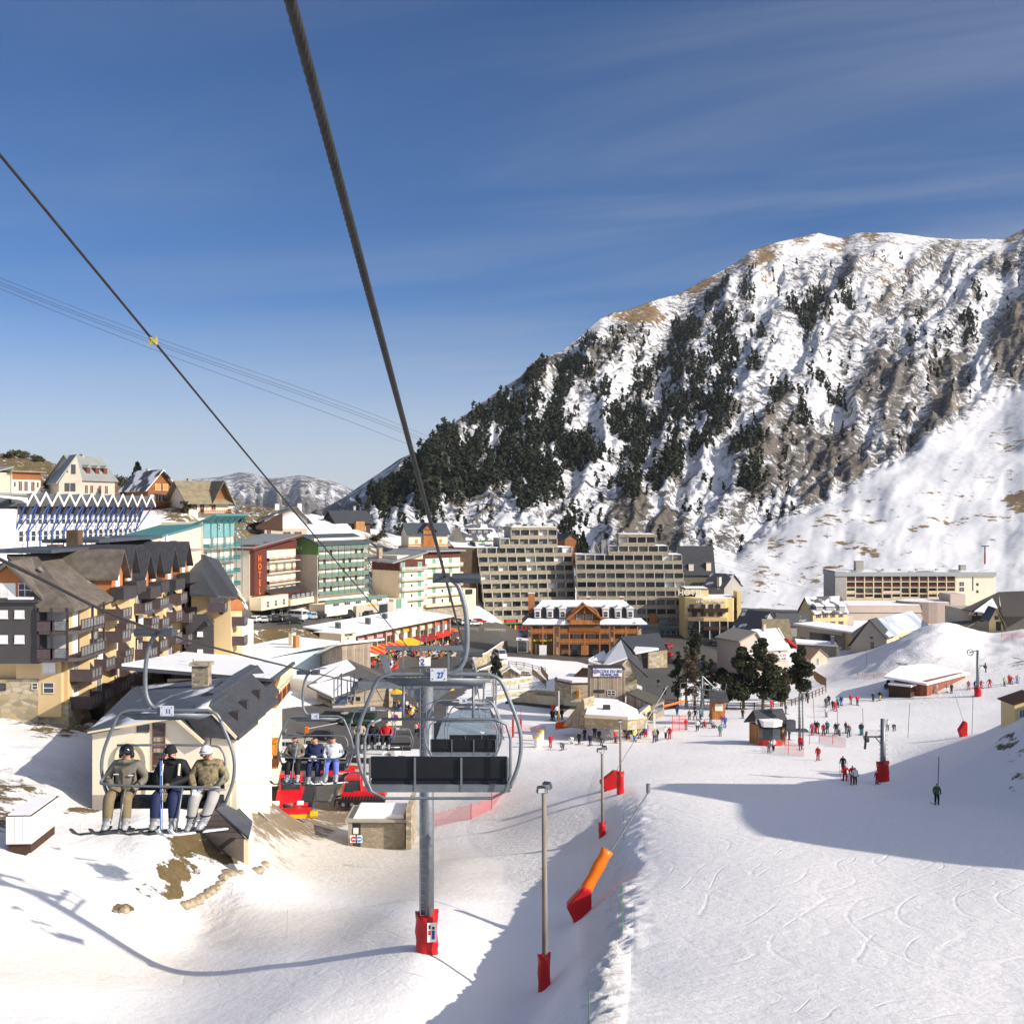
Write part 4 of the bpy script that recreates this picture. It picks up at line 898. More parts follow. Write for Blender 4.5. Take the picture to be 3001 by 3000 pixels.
s.balcony(-.5, s.w + .3, 2.3, 1.6, 1.0, WOODR, WOODR); s.balcony(s.w * .35, s.w + .3, 0, 1.8, 1.0, WOODR, WOODR); s.box('white_base', .3, s.w, -.05, 8, -3, 0, CREAM2)
MB().tube([(-1.5, -1.7, -2.2), (s.w * .35, -1.7, 1.8)], .16, 4).tube([(-1.5, -2.2, -2.2), (s.w * .35, -2.2, 1.8)], .16, 4).build('stair', WOODR, s.o)
s = house('chalet', 'wide chalet with pale weathered roof, white wall and long wooden balcony', 'house', (553, 246), (668, 252), 1506, 10, 3.4, 7.4, CREAM2, MOSSR, 'x', 1.3,
          [((.15, .33, .62), (.9,), 1.0, 1.3, 'brsh')], [(.3, 6, 6.6, 1.2)], z0=-4)
s.prism('timber_gable', [(s.w * .6, 3.2), (s.w + .2, 3.2), (s.w * .85, 6.6)], -.1, 3, 'y', WOODR); s.gable(s.w * .55, s.w + .6, -1.2, 5, 2.8, 7.4, MOSSR, 'y', .4, xr=s.w * .82, name='gable_roof')
s.balcony(s.w * .3, s.w, 0.1, 1.5, 1.0, WOODR, WOODR)
s = house('chalet', 'dark brown and white chalet with snowy chimneys on the knoll above the brown hotel', 'house', (775, 322), (900, 326), 1572, 10, 5.2, 8.6, BEIGE, SN3, 'y', 1.4,
          [((.55, .88), (2.6,), 1.5, 2.0, 'brsh'), ((.52, .78), (.1,), 2.2, 1.2, 'brsh'), ((.1,), (-.2,), 1.2, 2.2, 'brsh')], [(.35, 6, 7.6, 1.8, 1.2), (.9, 7, 7, 2.5, 1.2)], xr=9, chm=WHITE)
s.prism('dark_timber_wall', [(-2.5, 2.2), (s.w * .42, 1.5), (s.w * .42, 6.5), (s.w * .3, 6), (-2.5, 3)], -.12, 1.5, 'y', DARKW)
s.prism('white_upper_wall', [(s.w * .42, 2.2), (s.w, 2.2), (s.w, 4.6), (s.w * .7, 7), (s.w * .42, 5.6)], -.1, .5, 'y', WHITE)
s = house('chalet', 'dark timber chalet with black slate roof behind the green balcony hotel', 'house', (985, 405), (1085, 412), 1562, 11, 4.4, 8.2, DARKW, SLATE, 'x', 1.0,
          [((.35, .8), (.8,), 1.4, 1.6, 'cur')], [(.72, 6, 8, 1.6)])
s.box('timber_balcony_block', s.w * .52, s.w * .78, -1.6, .3, .6, 4.2, WOODH); s.box('low_wing', -3.5, s.w * .3, -3, 2, -2.2, 1.6, CREAM2); s.prism('wing_roof', [(-4, 1.4), (s.w * .35, 1.4), (s.w * .2, 3.4), (-2, 3.2)], -3.5, 2.2, 'y', SN8)
s = house('chalet', 'cream and orange timber chalet with dark blue roof on stone terraces', 'house', (1197, 375), (1311, 380), 1645, 9, 9.6, 12.8, CREAM2, SLATEBL, 'x', .9,
          [((.2, .82), (6,), .9, 1.3, 'orsh')], [])
s.box('stone_terrace', -1, s.w + 1.4, -2.5, 9, -3, 5.0, STONE); s.box('timber_front', s.w * .36, s.w * .64, -.7, .2, 5.0, 10.8, WOODO)
s.gable(s.w * .32, s.w * .68, -1.2, 5, 10.4, 12.9, SLATEBL, 'y', .4, name='gable_roof'); s.prism('timber_gable', [(s.w * .36, 10.3), (s.w * .64, 10.3), (s.w * .5, 12.4)], -.7, .4, 'y', WOODO)
s.balcony(-1, s.w + 1.3, 5, .2, .9, WOODO, WOODO, y=-2.4); s.balcony(-.6, s.w + 1.5, .6, 1.2, .9, WOODO, WOODO, y=-2.5); s.win([s.w * .45, s.w * .9], [1.0], .9, 1.3, 'orsh', y=-2.53)
s = house('house', 'low white house with long dark dormer and snowy roof above the apartment block', 'house', (1365, 385), (1455, 392), 1602, 10, 3.2, 7.6, mat('pale_green_wall', (.5, .5, .42), .85), SN5, 'x', .9,
          [((.2, .55), (.8,), 1.5, 1.5, 'gsh')], [(.55, 6, 6.5, 2.2)])
s.box('dormer', s.w * .15, s.w * .85, 1.2, 5, 4.4, 6.0, SLATE); s.win([s.w * f for f in (.3, .5, .7)], [4.7], 1.4, .8, 'white', y=1.18); s.box('dormer_snow', s.w * .12, s.w * .88, .9, 5.2, 6.0, 6.25, SNOWM)
MB().tube([(s.w * .95, 8, 3), (s.w * .95, 8, 14.5)], .12, 6).build('mast', METAL, s.o)
s = house('house', 'steep snowy roofed cottage behind the dark spruces at the apartment block', 'house', (1728, 385), (1762, 385), 1652, 8, 2.5, 7.5, BEIGE, SN8, 'y', .5, [((.5,), (2,), .8, 1.0, 'white')])
s = house('chalet', 'brown timber house tucked between the apartment block and the spruces', 'house', (1655, 372), (1690, 374), 1640, 8, 7, 8.5, WOODR, SLATE, 'y', .5, [((.5,), (3,), 1.2, 1.4, 'white')])
s = house('slate_house', 'steep dark slate house with two tall chimneys behind the yellow hotel', 'house', (1997, 372), (2092, 372), 1738, 9, 7.0, 15.5, mat('slate_clad_wall', (.17, .15, .11), .85, var=.15), SLATE, 'x', .5, [], [(.3, 1, 5.5, 4, 1.6), (.84, 1, 5.5, 4.5, 1.6)], chm=CREAM2)
s.box('snow_on_roof', s.w * .2, s.w * .95, -5, -.6, -1, 1.2, SNOWM); s.prism('lower_roof', [(-.8, 0.5), (-.2, .5), (-.2, 8), (-2, 7.6)], -.5, 9, 'y', SLATE)
house('barn', 'small dark roofed barn with chimney behind the yellow hotel terrace', 'barn', (2122, 360), (2172, 366), 1738, 8, 2.4, 6.0, GREYW, SN3, 'y', .6, [], [(-.0, 2, 1, 4, 1.0)], chm=CREAM2)
s = house('dormer_house', 'beige house with brown shutters, snowy dormers and slate roof', 'house', (2382, 385), (2482, 388), 1850, 10, 6.6, 11.5, YELLOW2, SN5, 'x', .5,
      [((.16, .36, .58, .82), (2.0, 4.6), .95, 1.35, 'brown'), ((.12, .35, .58, .85), (0,), 1.3, 1.2, 'cur')])
s.box('side_block', s.w + .1, s.w + 3, 1, 9, -3, 5, BEIGE)
for f, w_ in ((.2, 1.2), (.5, 1.4), (.87, 1.1)): MB().box(s.w * f - w_, s.w * f + w_, .2, 3.5, 6.8, 8.6, 0).slab([(s.w * f - w_ - .3, -.2, 8.8), (s.w * f + w_ + .3, -.2, 8.8), (s.w * f + w_ + .2, 3.5, 9.6), (s.w * f - w_ - .2, 3.5, 9.6)], .35, 1).build('dormer', [GREYW, SNOWM], s.o)
s = house('yellow_barn', 'long pale yellow barn with grey blue roof and few square windows', 'barn', (2600, 285), (2717, 312), 1905, 9, 3.9, 7.3, YELLOW2, snowy('blue_sheet_snow', (.25, .29, .34), .35, .2, sharp=.2), 'x', .5, [((.07, .3, .38, .6, .68, .94), (1.7,), .8, .9, 'brown')], z0=-2)
s.prism('gable_wall', [(0, -3), (9, -3), (9, 3.8), (4.5, 7.0), (0, 3.8)], -.14, -.02, 'x', BEIGE)
s = Bd('barn_gable', 'beige gable front with dark door beside the long yellow barn', 'barn', (2494, 288), (2598, 283), 1912)
s.prism('wall', [(0, -2), (s.w, -2), (s.w, 3.9), (s.w * .52, 8.4), (0, 2.0)], 0, 6, 'y', BEIGE); s.prism('roof', [(-.6, 1.6), (s.w * .52, 8.5), (s.w + .1, 3.9), (s.w + .1, 4.2), (s.w * .52, 8.8), (-.8, 1.8)], -.4, 6.2, 'y', SLATE)
s.win([s.w * .58], [3.8], .9, .7, 'grey'); s.win([s.w * .6], [-.5], 1.0, 3.6, 'grey', name='door')
s = Bd('flat_roof_house', 'low snow topped building with dark window band between yellow walls', 'building', (2335, 318), (2468, 305), 1920)
u, v = s.u, s.v
s.prism('wall', [(0, -2), (s.w, -2), (s.w, 7.8), (0, 8.6)], 0, 9, 'y', BEIGE); s.prism('roof_snow', [(-.6, 8.6), (s.w + 6, 7.8), (s.w + 6, 8.3), (-.6, 9.1)], -.8, 10, 'y', SNOWM)
s.box('window_band', u(2373), s.w - .2, -.1, .1, 4.0, 7.0, GLASS); s.box('sill', u(2372), s.w, -.3, .1, 3.6, 3.95, WHITE); s.box('yellow_block', s.w + .05, s.w + 6, 1, 9, -2, 7.6, YELLOW2)
s.win([u(2353)], [4.3], 2.0, .9, 'brsh', name='sign_panel')
s = Bd('low_grey_house', 'low grey rendered house with snow on its flat roof in front of the window band', 'house', (2337, 292), (2450, 290), 1950)
s.box('wall', 0, s.w, 0, 8, -2, 5.2, mat('greenish_grey_render', (.24, .22, .17), .9)); s.box('side_wall', s.w + .01, s.w + .8, .2, 7.6, -2, 4.6, CREAM); s.prism('roof_snow', [(-.4, 5.6), (s.w + .4, 5.2), (s.w + .4, 5.5), (-.4, 6.1)], -.5, 8.3, 'y', SNOWM)
s.win([s.w * .07, s.w * .7], [2.4], 1.2, 1.3, 'cur'); s.win([s.w * .36], [3.9], 1.4, .7, 'white'); s.chimney(s.w * .92, 2, 5, 2.6, .8, GREYW)
s = house('garden_shed', 'small rusty roofed shed with pale door against the low grey house', 'shed', (2376, 278), (2424, 282), 1965, 5, 3.2, 5.2, BEIGE, mat('rusty_sheet', (.26, .17, .12), .8, var=.25), 'y', .3, [((.4,), (.6,), 1.0, 2.2, 'cur')])
s = Bd('shop_house', 'pinkish gabled shop house with snowy roof and white hire sign', 'shop', (2168, 262), (2312, 268), 1968)
u, v = s.u, s.v
s.prism('wall', [(0, -2), (u(2235), -2), (u(2235), v(1905)), (u(2213), v(1858)), (0, v(1880))], -.2, 9, 'y', PINKB)
s.prism('roof', [(-.8, v(1882)), (u(2212), v(1856)), (u(2246), v(1915)), (u(2248), v(1910)), (u(2213), v(1851)), (-.8, v(1877))], -.7, 9, 'y', mat('fibre_roof', (.26, .24, .2), .8))
s.box('right_wall', u(2235), s.w, 0, 8, -2, v(1908), PINKB)
s.prism('snow_roof', [(-.6, v(1907)), (4.5, v(1853)), (9, v(1880)), (9, v(1880) - .3), (4.5, v(1853) - .4), (-.6, v(1907) - .35)], u(2236), s.w - .3, 'x', snowy('roof_heavy_snow', (.045, .05, .06), .72, .25))
s.prism('right_gable', [(0, -2), (8, -2), (8, v(1895)), (4.2, v(1852)), (0, v(1905))], s.w, s.w + .3, 'x', WHITE)
s.box('white_side_wing', s.w + .4, s.w + 3.2, 1, 7, -2, v(1912), WHITE); s.prism('wing_roof', [(s.w + .2, v(1880)), (s.w + 3.8, v(1912)), (s.w + 3.8, v(1916)), (s.w + .2, v(1888))], .5, 7.5, 'y', RED)
s.win([u(2213)], [v(1888)], .9, .8, 'dark', y=-.2); s.win([u(2198), u(2213), u(2228)], [v(1915)], .8, .9, 'dark', y=-.2); s.win([u(2284)], [v(1922)], .8, .7, 'dark', y=0)
g = s.box('sign', u(2169), u(2222), -.45, -.25, v(1935), v(1915), TXT_W); lettering('supermarché', .85, TXT_R, s.o, ((u(2169) + u(2222)) / 2, -.48, v(1920)), name='shop_lettering')
g = s.box('hire_sign', u(2252), u(2310), -.25, -.05, v(1943), v(1921), TXT_W); lettering('LOCATION', .95, TXT_R, s.o, ((u(2247) + u(2306)) / 2, -.28, v(1928)), name='hire_lettering'); lettering('SURFS LUGES', .72, TXT_K, s.o, ((u(2252) + u(2310)) / 2, -.28, v(1938.5)), name='hire_lettering')
s.chimney(u(2269), 4, v(1858) - .5, 2.0, .7, PINKB)
house('barn', 'old barn with pale sloping roof behind the shop house', 'barn', (2245, 300), (2318, 300), 1890, 8, 1.5, 6.6, BEIGE, MOSSR, 'x', .4)
house('barn', 'snow roofed barn with dark slate side right of the yellow hotel', 'barn', (2185, 325), (2232, 322), 1862, 9, 2.6, 6.2, BEIGE, SN8, 'x', .4, [], [(.2, 3, 5, 1.5), (.5, 3, 5, 1.2)])
house('barn', 'dark slate gabled barn behind the shop house, next to the snow roofed barn', 'barn', (2226, 312), (2285, 318), 1868, 9, 2.2, 7.0, GREYW, SN3, 'y', .4)
house('barn', 'low dark roofed barn with snow among the parked cars behind the shops', 'barn', (2285, 345), (2375, 345), 1848, 9, 1.8, 5.0, GREYW, SN3, 'x', .4)
s = Bd('slate_hall', 'long slate roofed hall with stone wall and snow on its lower roofs', 'hall', (1740, 205), (1900, 222), 2040)
u, v = s.u, s.v
def wp(px, py, d): p = W(px, py, d); return (p.x, p.y, p.z)
def worldpart(name, quads, m1, parent, th=.25):
    b = MB()
    inv = parent.matrix_basis.inverted() if parent else None
    for q in quads:
        pts = [inv @ Vector(wp(*p)) for p in q]
        b.slab([tuple(p) for p in pts], th)
    return b.build(name, m1, parent)
def worldwall(name, polys, m1, parent, th=.35):
    b = MB(); inv = parent.matrix_basis.inverted()
    for q in polys:
        P_ = [Vector(wp(*p)) for p in q]; n = (P_[1] - P_[0]).cross(P_[2] - P_[0]).normalized()
        if n.dot(P_[0] - Vector((0, 0, CZ))) < 0: n = -n
        k = len(P_); V_ = [inv @ p for p in P_] + [inv @ (p + n * th) for p in P_]
        b.add([tuple(p) for p in V_], [tuple(range(k)), tuple(range(2 * k - 1, k - 1, -1))] + [(i, i + k, (i + 1) % k + k, (i + 1) % k) for i in range(k)])
    return b.build(name, m1, parent)
hall = s.o
worldpart('roof', [[(1770,1925,222),(1818,1866,222),(1930,1853,236),(1955,1905,224)], [(1818,1866,222),(1855,1906,214),(1955,1905,222),(1930,1853,236)]], SLATE, hall)
worldpart('front_roof', [[(1838,1925,206),(1820,1875,220),(1858,1935,207),(1898,1982,196),(1862,1945,199)][:4], [(1820,1875,220),(1858,1905,218),(1898,1983,197),(1841,1928,203)]], SLATE, hall)
worldpart('snow_roof', [[(1765,1950,203),(1770,1922,221),(1819,1874,219.5),(1838,1925,203)],[(1724,1930,215),(1770,1905,226),(1790,1950,205),(1725,1936,206)], [(1840,1892,219),(1925,1897,221),(1930,1899,214),(1862,1912,212)]], SNOWM, hall, .3)
worldwall('timber_gable', [[(1812,1958,200),(1838,1930,203),(1866,1965,200),(1860,1985,200),(1815,1985,200)]], WOODGH, hall)
worldwall('stone_wall', [[(1900,1912,213),(1955,1905,214),(1955,1955,214),(1900,1958,213)]], STONEY, hall); worldwall('lower_stone_wall', [[(1815,1985,200.5),(1866,1985,200.5),(1866,2040,200.5),(1815,2040,200.5)]], STONEY, hall)
worldwall('dark_opening', [[(1878,1918,215),(1899,1916,215),(1899,1958,215),(1885,1958,215)]], DARK, hall)
worldwall('side_wall', [[(1735,1936,209),(1768,1936,207),(1768,1948,207),(1735,1948,209)]], WOODG, hall)
# ski school
s = Bd('ski_school', 'ski school in grey vertical boards with white name sign and snowy stone base', 'ski school', (1728, 176), (1832, 176), 2150)
u, v = s.u, s.v
s.box('board_wall', 0, s.w, 0, 5, v(2110), v(1962), WOODG)
s.box('sign', u(1737), u(1822), -.25, -.1, v(1981), v(1958), mat('school_sign', (.78, .77, .72), .5, var=.02))
lettering('ECOLE DU SKI', .62, TXT_B, s.o, (u(1786), -.28, v(1966)), name='sign_lettering', sx=.95); lettering('FRANCAIS', .62, TXT_B, s.o, (u(1786), -.28, v(1976)), name='sign_lettering')
MB().tube([(u(1745), -.3, v(1966)), (u(1745), -.24, v(1966))], .4, 14).build('round_emblem', mat('emblem', (.25, .2, .4), .5), s.o)
s.win([u(1756)], [v(2029)], 1.6, .45, 'darkf'); s.win([u(1791)], [v(2038)], 1.25, .85, 'white')
s.prism('roof_side', [(0, v(1962)), (s.w, v(1962)), (s.w, v(1960)), (0, v(1960))], 0, 5, 'y', DARK)
so_ = s.o
base = MB()
for (name_, q) in (('stone_base', [(1713,2094,158),(1840,2100,156),(1888,2096,160),(1890,2132,160),(1838,2138,156),(1713,2130,158)]),): pass
worldwall('stone_base', [[(1713,2096,157),(1840,2101,155),(1838,2139,155),(1713,2132,157)], [(1840,2101,155),(1889,2096,160),(1889,2134,160),(1838,2139,155)]], STONEY, so_)
worldpart('snow_roof', [[(1715,2092,156.2),(1728,2048,167),(1812,2052,170),(1840,2100,154.4)], [(1812,2052,170),(1868,2076,170),(1888,2096,159.5),(1840,2100,154.4)], [(1728,2048,167),(1745,2044,172),(1812,2048,174),(1812,2052,170)]], SNOWM, so_, .45)
worldpart('eave_board', [[(1712,2097,156),(1712,2095,156),(1840,2102,154.2),(1840,2103,154)],[(1840,2103,154),(1890,2098,159.5),(1890,2096,160),(1840,2102,154.2)]], CREAM, so_, .3)
sk = MB(); inv = so_.matrix_basis.inverted(); a = inv @ W(1777, 2073, 161); sk.box(a.x - .5, a.x + .5, a.y - .5, a.y + .5, a.z - .2, a.z + .35).build('skylight', DARK, so_)
worldpart('green_roof', [[(1835,2028,172),(1868,2016,180),(1948,2048,176),(1912,2064,166)]], mat('dark_green_felt', (.085, .082, .06), .85), so_)
worldpart('skylight', [[(1848,2026,174),(1856,2024,176),(1863,2033,174.5),(1854,2035,173)]], GLASS, so_, -.12)
worldwall('side_wall', [[(1835,2030,173),(1912,2066,166.5),(1912,2110,166.5),(1835,2110,173)], [(1912,2066,166.5),(1946,2050,175.5),(1946,2095,175.5),(1912,2112,166.5)]], WOODG, so_)
worldwall('side_window', [[(1918,2073,166.3),(1940,2062,172.6),(1940,2080,172.6),(1918,2092,166.3)]], GLASS, so_, -.1)
worldwall('porch_gable', [[(1876,2088,160),(1904,2066,163),(1925,2082,162),(1904,2079,162)]], YELLOW2, so_)
worldpart('porch_roof', [[(1876,2088,160),(1904,2065,163),(1896,2062,170),(1872,2078,168)],[(1904,2065,163),(1926,2084,161),(1912,2072,168),(1896,2062,170)]], SNOWM, so_)
ptb = MB()
for p in (1893, 1917): a = inv @ W(p, 2118, 160.5); ptb.box(a.x - .15, a.x + .15, a.y - .15, a.y + .15, a.z - .8, a.z + 1.75)
ptb.build('porch_posts', CREAM2, so_)
s = Bd('stone_ramp', 'stone buttress wall with sloping top left of the ski school base', 'wall', (1650, 162), (1712, 160), 2128)
s.prism('wall', [(0, 0), (s.w, 0), (s.w, 3.6), (s.w * .95, 4.3), (.2, .6)], 0, 3, 'y', STONEY); s.prism('wood_panel', [(s.w * .3, 0.1), (s.w * .75, .1), (s.w * .75, 2.2), (s.w * .4, 1.2)], -.08, .1, 'y', WOODG)
s = Bd('stone_round_house', 'low curved stone house with snow on its flat roof above the pond', 'house', (1607, 190), (1722, 188), 2042)
u, v = s.u, s.v
prof = [(0, 4), (u(1625), 1.2), (u(1655), 0), (u(1678), -1), (u(1722), 0), (u(1722), 7), (0, 8)]
MB().prism(prof, v(2050), v(1995), 'z').build('wall', STONE, s.o); MB().prism([(a * .97 + .2, b * .93 + .4) for a, b in prof], v(1995), v(1989), 'z').build('roof_snow', SNOWM, s.o)
MB().prism([(a * 1.0, b * 1.0 - .1) for a, b in prof], v(1995) - .25, v(1995) - .02, 'z').build('eave', DARKW, s.o)
s.box('door', u(1694), u(1702), -1.1, -.5, v(2036), v(2015), ORSH)
s.prism('upper_snow_roof', [(u(1660), v(1998)), (u(1728), v(1985)), (u(1728), v(1962)), (u(1690), v(1960))], 4, 8, 'y', SNOWM)
s.prism('upper_roof_edge', [(u(1655), v(1996)), (u(1690), v(1962)), (u(1728), v(1964)), (u(1728), v(1990))], 3.7, 3.95, 'y', DARKW)
# hotels on the left road
s = Bd('brown_hotel', 'dark brown boarded hotel with red vertical letters and white balconies', 'hotel', (738, 262), (868, 284), 1785)
u, v = s.u, s.v; XR = s.w
top = 1590
s.prism('wall', [(0, 0), (XR, 0), (XR, v(1575, 868)), (0, v(1600))], .2, 9, 'y', CREAM); s.box('boarded_wall', -.01, u(774), -.7, 3, v(1745), v(1597), MAROON)
s.box('cream_side_wall', -.3, 0, .5, 9.2, 0, v(1606), BEIGE)
s.prism('roof', [(-2.2, v(1612)), (XR + .8, v(1572, 868)), (XR + .8, v(1572, 868) + .5), (-2.2, v(1612) + .5)], -1.6, 10, 'y', MAROON); s.prism('roof_top', [(-2.2, v(1612) + .5), (XR + .8, v(1572, 868) + .5), (XR + .8, v(1572, 868) + .65), (-2.2, v(1612) + .65)], -1.6, 10, 'y', CORR)
s.box('upper_boards', u(774), XR, -.15, .2, v(1612, 774), v(1583, 866), MAROON)
lettering('HOTEL', 2.1, TXT_OR, s.o, (u(751), -.85, v(1686)), name='vertical_sign', vertical=True, sx=1.0)
for i in range(4):
    z = v(1640, 800) - i * 2.75
    if i < 3: s.balcony(u(776), XR - .2, z - .4, 1.2, 1.0, MAROON, WHITE)
    for x in lin(u(776), XR, 4): s.win([x], [z - .3], 1.3, 1.9, 'cur' if i % 2 else 'blind', y=.19)
z = v(1640, 800) - 3 * 2.75
s.prism('bay_roof', [(-2.4, z + .4), (0, z + 1.3), (0, z + 1.1), (-2.4, z + .2)], u(768), XR + .6, 'x', DARK); s.box('restaurant_bay', u(772), XR + .3, -1.9, .1, z - 3.2, z + .2, MAROON); s.box('bay_window', u(780), XR - .1, -1.95, -1.8, z - 1.6, z - .2, GLASS)
lettering('LA CRÊTE BLANCHE', .95, TXT_W, s.o, ((u(790) + XR) / 2, -2.0, z - 2.4), name='name_sign', sx=.8)
s.box('stone_ground_floor', u(740), XR + .2, -1.0, 3, 0, z - 3.2, STONE); s.win(lin(u(776), XR, 4), [z - 5.4], 1.2, 1.6, 'white', y=-1.02)
s.box('red_awning', u(806), XR, -2.2, -1, 2.9, 3.3, REDPAD); s.box('cream_terrace_block', u(738) - 3, u(800), -4, -1, 0, 2.9, CREAM); s.win(lin(u(738) - 2, u(798), 3), [.5], 1.3, 1.5, 'white', y=-4.02)
s.box('yellow_terrace_wall', u(802), XR + 2, -4.5, -1, 0, 1.4, CREAM); s.win(lin(u(806), XR + 1.6, 5), [1.45], 1.6, 1.0, 'white', y=-4.2)
s = Bd('green_hotel', 'tall hotel with dark green frame balconies and slate roof', 'hotel', (921, 284), (1068, 302), 1762)
u, v = s.u, s.v; XR = s.w; zt_ = v(1578)
s.box('wall', 0, XR, 0, 8.6, 0, zt_, CREAM2); s.box('shaded_side_wall', -.3, 0, -1.2, 8.8, -3, v(1625), BEIGE); s.prism('green_side_gable', [(-1.4, v(1625)), (8.8, v(1625)), (8.8, v(1600)), (4, v(1568)), (-1.6, v(1598))], -.35, -.05, 'x', GREENR)  # side wall in darker beige: its shade is painted into the colour
MB().slab([(-.9, -2.0, v(1594)), (XR + 1.2, -2.0, v(1594)), (XR + .2, 4, v(1566)), (-.9, 4, v(1566))], .35).slab([(-.9, 4.02, v(1566)), (XR + .2, 4.02, v(1566)), (XR + 1.2, 9.6, v(1594)), (-.9, 9.6, v(1594))], .35).build('roof', SLATEBL, s.o)
nf = 6; fh = (v(1610) - v(1745)) / 5.0
ff = MB()
for i in range(9): ff.box(XR * i / 8 - .07, XR * i / 8 + .07, -1.5, -1.36, v(1745), v(1594), 0)
ff.build('green_frame', GREENP, s.o)
for k in range(6):
    z = v(1610) - k * fh
    b = MB(); b.box(0, XR, -1.5, 0, z - .12, z, 0); b.box(0, XR, -1.56, -1.5, z + .95, z + 1.05, 1)
    for i in range(8): b.box(XR * i / 8 + .1, XR * (i + 1) / 8 - .1, -1.48, -1.44, z + .1, z + .9, 2)
    b.build('balcony', [CONC, GREENP, GREENG], s.o)
    for i in range(8): s.win([XR * (i + .5) / 8], [z + .02], 1.15, 2.1, 'blind' if random.random() < .6 else 'dark')
for py_ in (1610, 1640, 1670, 1700): s.win([4.0, 5.1], [v(py_)], .5, .7, 'white', y=-.31, side='L')
s.box('ground_wall', -2, XR + 4, -5, 0, -3.5, v(1768), CREAM2); s.win(lin(0, XR + 2, 5), [-1.2], 2.4, 1.7, 'dark', y=-5.02); s.box('glass_terrace', -2, XR + 3, -5.1, -5.02, v(1768), v(1768) + 1.0, GREENG)
s.box('garage_wall', XR * .45, XR + 5, -6, -5.05, -4.5, -1.6, BEIGE); s.box('yellow_sign', XR * .7, XR * .85, -6.2, -6.02, -1.9, -1.4, YPAINT); s.box('blue_sign', XR * .88, XR * 1.12, -6.2, -6.02, -1.9, -1.3, mat('pale_blue_sign', (.4, .42, .75), .5)); s.box('garage_door', XR * .92, XR * 1.1, -6.1, -5.98, -4.4, -2.0, GLASS)
s = Bd('cream_hotel', 'cream hotel with green shutters and dark red upper wall', 'hotel', (1168, 312), (1352, 330), 1792)
u, v = s.u, s.v; XR = s.w; m_ = u(1243)
s.box('wall', 0, XR, .6, 11, -4, v(1628), CREAM2); s.box('left_wing', 0, m_, -.4, .6, 0, v(1640), CREAM2); s.prism('side_wall', [(0, -3), (11, -3), (11, v(1650)), (0, v(1650))], -.2, -.01, 'x', CREAM)
s.box('red_upper_wall_left', -.1, m_, -.5, -.38, v(1672), v(1640), MAROON); s.box('red_upper_wall_right', m_, XR, .48, .62, v(1640), v(1618), MAROON)
s.prism('red_side_wall', [(-.5, v(1672)), (11, v(1672)), (11, v(1645)), (-.5, v(1640))], -.35, -.2, 'x', MAROON)
MB().slab([(-3.2, -1.2, v(1646)), (m_, -1.6, v(1618)), (m_, 12, v(1612)), (-3.2, 11, v(1640))], .4).slab([(m_, -1.0, v(1616)), (XR + .8, -1.0, v(1617)), (XR + .8, 12, v(1612)), (m_, 12, v(1611))], .4).build('roof', CORR, s.o)
for i in range(6): MB().tube([(-.4, 1 + i * 1.8, v(1672)), (-2.8, 1 + i * 1.8, v(1645))], .12, 4).build('roof_bracket', DARKW, s.o)
for k in range(5):
    z = v(1668) - k * 2.78
    for p in (1176, 1226): s.win([u(p)], [z - .2], 1.35, 2.1, 'gsh', y=-.42 if k else -.52)
    s.win([u(1203)], [z + .5], .5, .8, 'darkf', y=-.42 if k else -.52)
    if k < 4: s.balcony(u(1169), m_ - .3, z - .35, 1.1, .95, WHITE, CREAM, y=-.4)
    z2 = z + .6
    for p in (1275, 1323): s.win([u(p)], [z2 - .2], 1.35, 2.1, 'gsh' if k < 4 else 'dark', y=.58)
    s.win([u(1300)], [z2 + .4], .6, .9, 'darkf', y=.58)
    if k < 4: s.balcony(m_ + .4, XR, z2 - .35, 1.3, .95, WHITE, CREAM, y=.6)
s.box('stone_base', -.2, XR + .2, -.8, 1, -5, v(1792), STONE); s.box('long_balcony', m_ - .5, XR + 1, -1.4, .5, v(1785), v(1777), CREAM); s.box('hotel_sign', u(1140), u(1208), -3.5, -3.3, v(1791), v(1780), TXT_W)
lettering('HOTEL', 1.15, TXT_R, s.o, (u(1152), -3.53, v(1785.5)), name='sign_lettering'); lettering('Bel y Cor', .9, TXT_K, s.o, (u(1188), -3.53, v(1785.5)), name='sign_lettering')
s.box('low_annex', u(1130), u(1170), -3.2, 6, -3, v(1752), CREAM2); s.win([u(1145)], [v(1779)], 2.0, 2.6, 'gsh', y=-3.22); s.box('right_annex', XR + .2, XR + 6, 0, 9, -4, v(1740), CREAM); s.win([XR + 3], [v(1757)], 3, 1.5, 'darkf', y=-.02); s.chimney(-1, 7, v(1650), 4, 1.2, STONE)
s = Bd('teal_hotel', 'hotel with turquoise upper wall, slanted turquoise roof and side gable wall', 'hotel', (598, 222), (690, 238), 1740)
u, v = s.u, s.v; XR = s.w
s.box('wall', 0, XR, .5, 9, -2, v(1530), CREAM2); s.box('turquoise_wall', 0, XR, .3, .5, v(1577), v(1528), TEALW)
MB().slab([(-.4, -2.6, v(1506)), (XR + .5, -2.6, v(1506)), (XR + .5, 12, v(1590)), (-.4, 12, v(1590))], .4).build('roof', TEAL, s.o)
s.prism('side_gable', [(0, -2), (12, -2), (12, v(1592)), (.3, v(1526))], -.3, 0, 'x', PINKB)
fr = MB()
for i in range(6): fr.box(XR * i / 5 - .06, XR * i / 5 + .06, -1.5, -1.35, -2, v(1513), 0); fr.tube([(XR * i / 5, -1.4, v(1540)), (XR * i / 5, -2.4, v(1508))], .07, 4)
fr.build('turquoise_frame', TEAL, s.o)
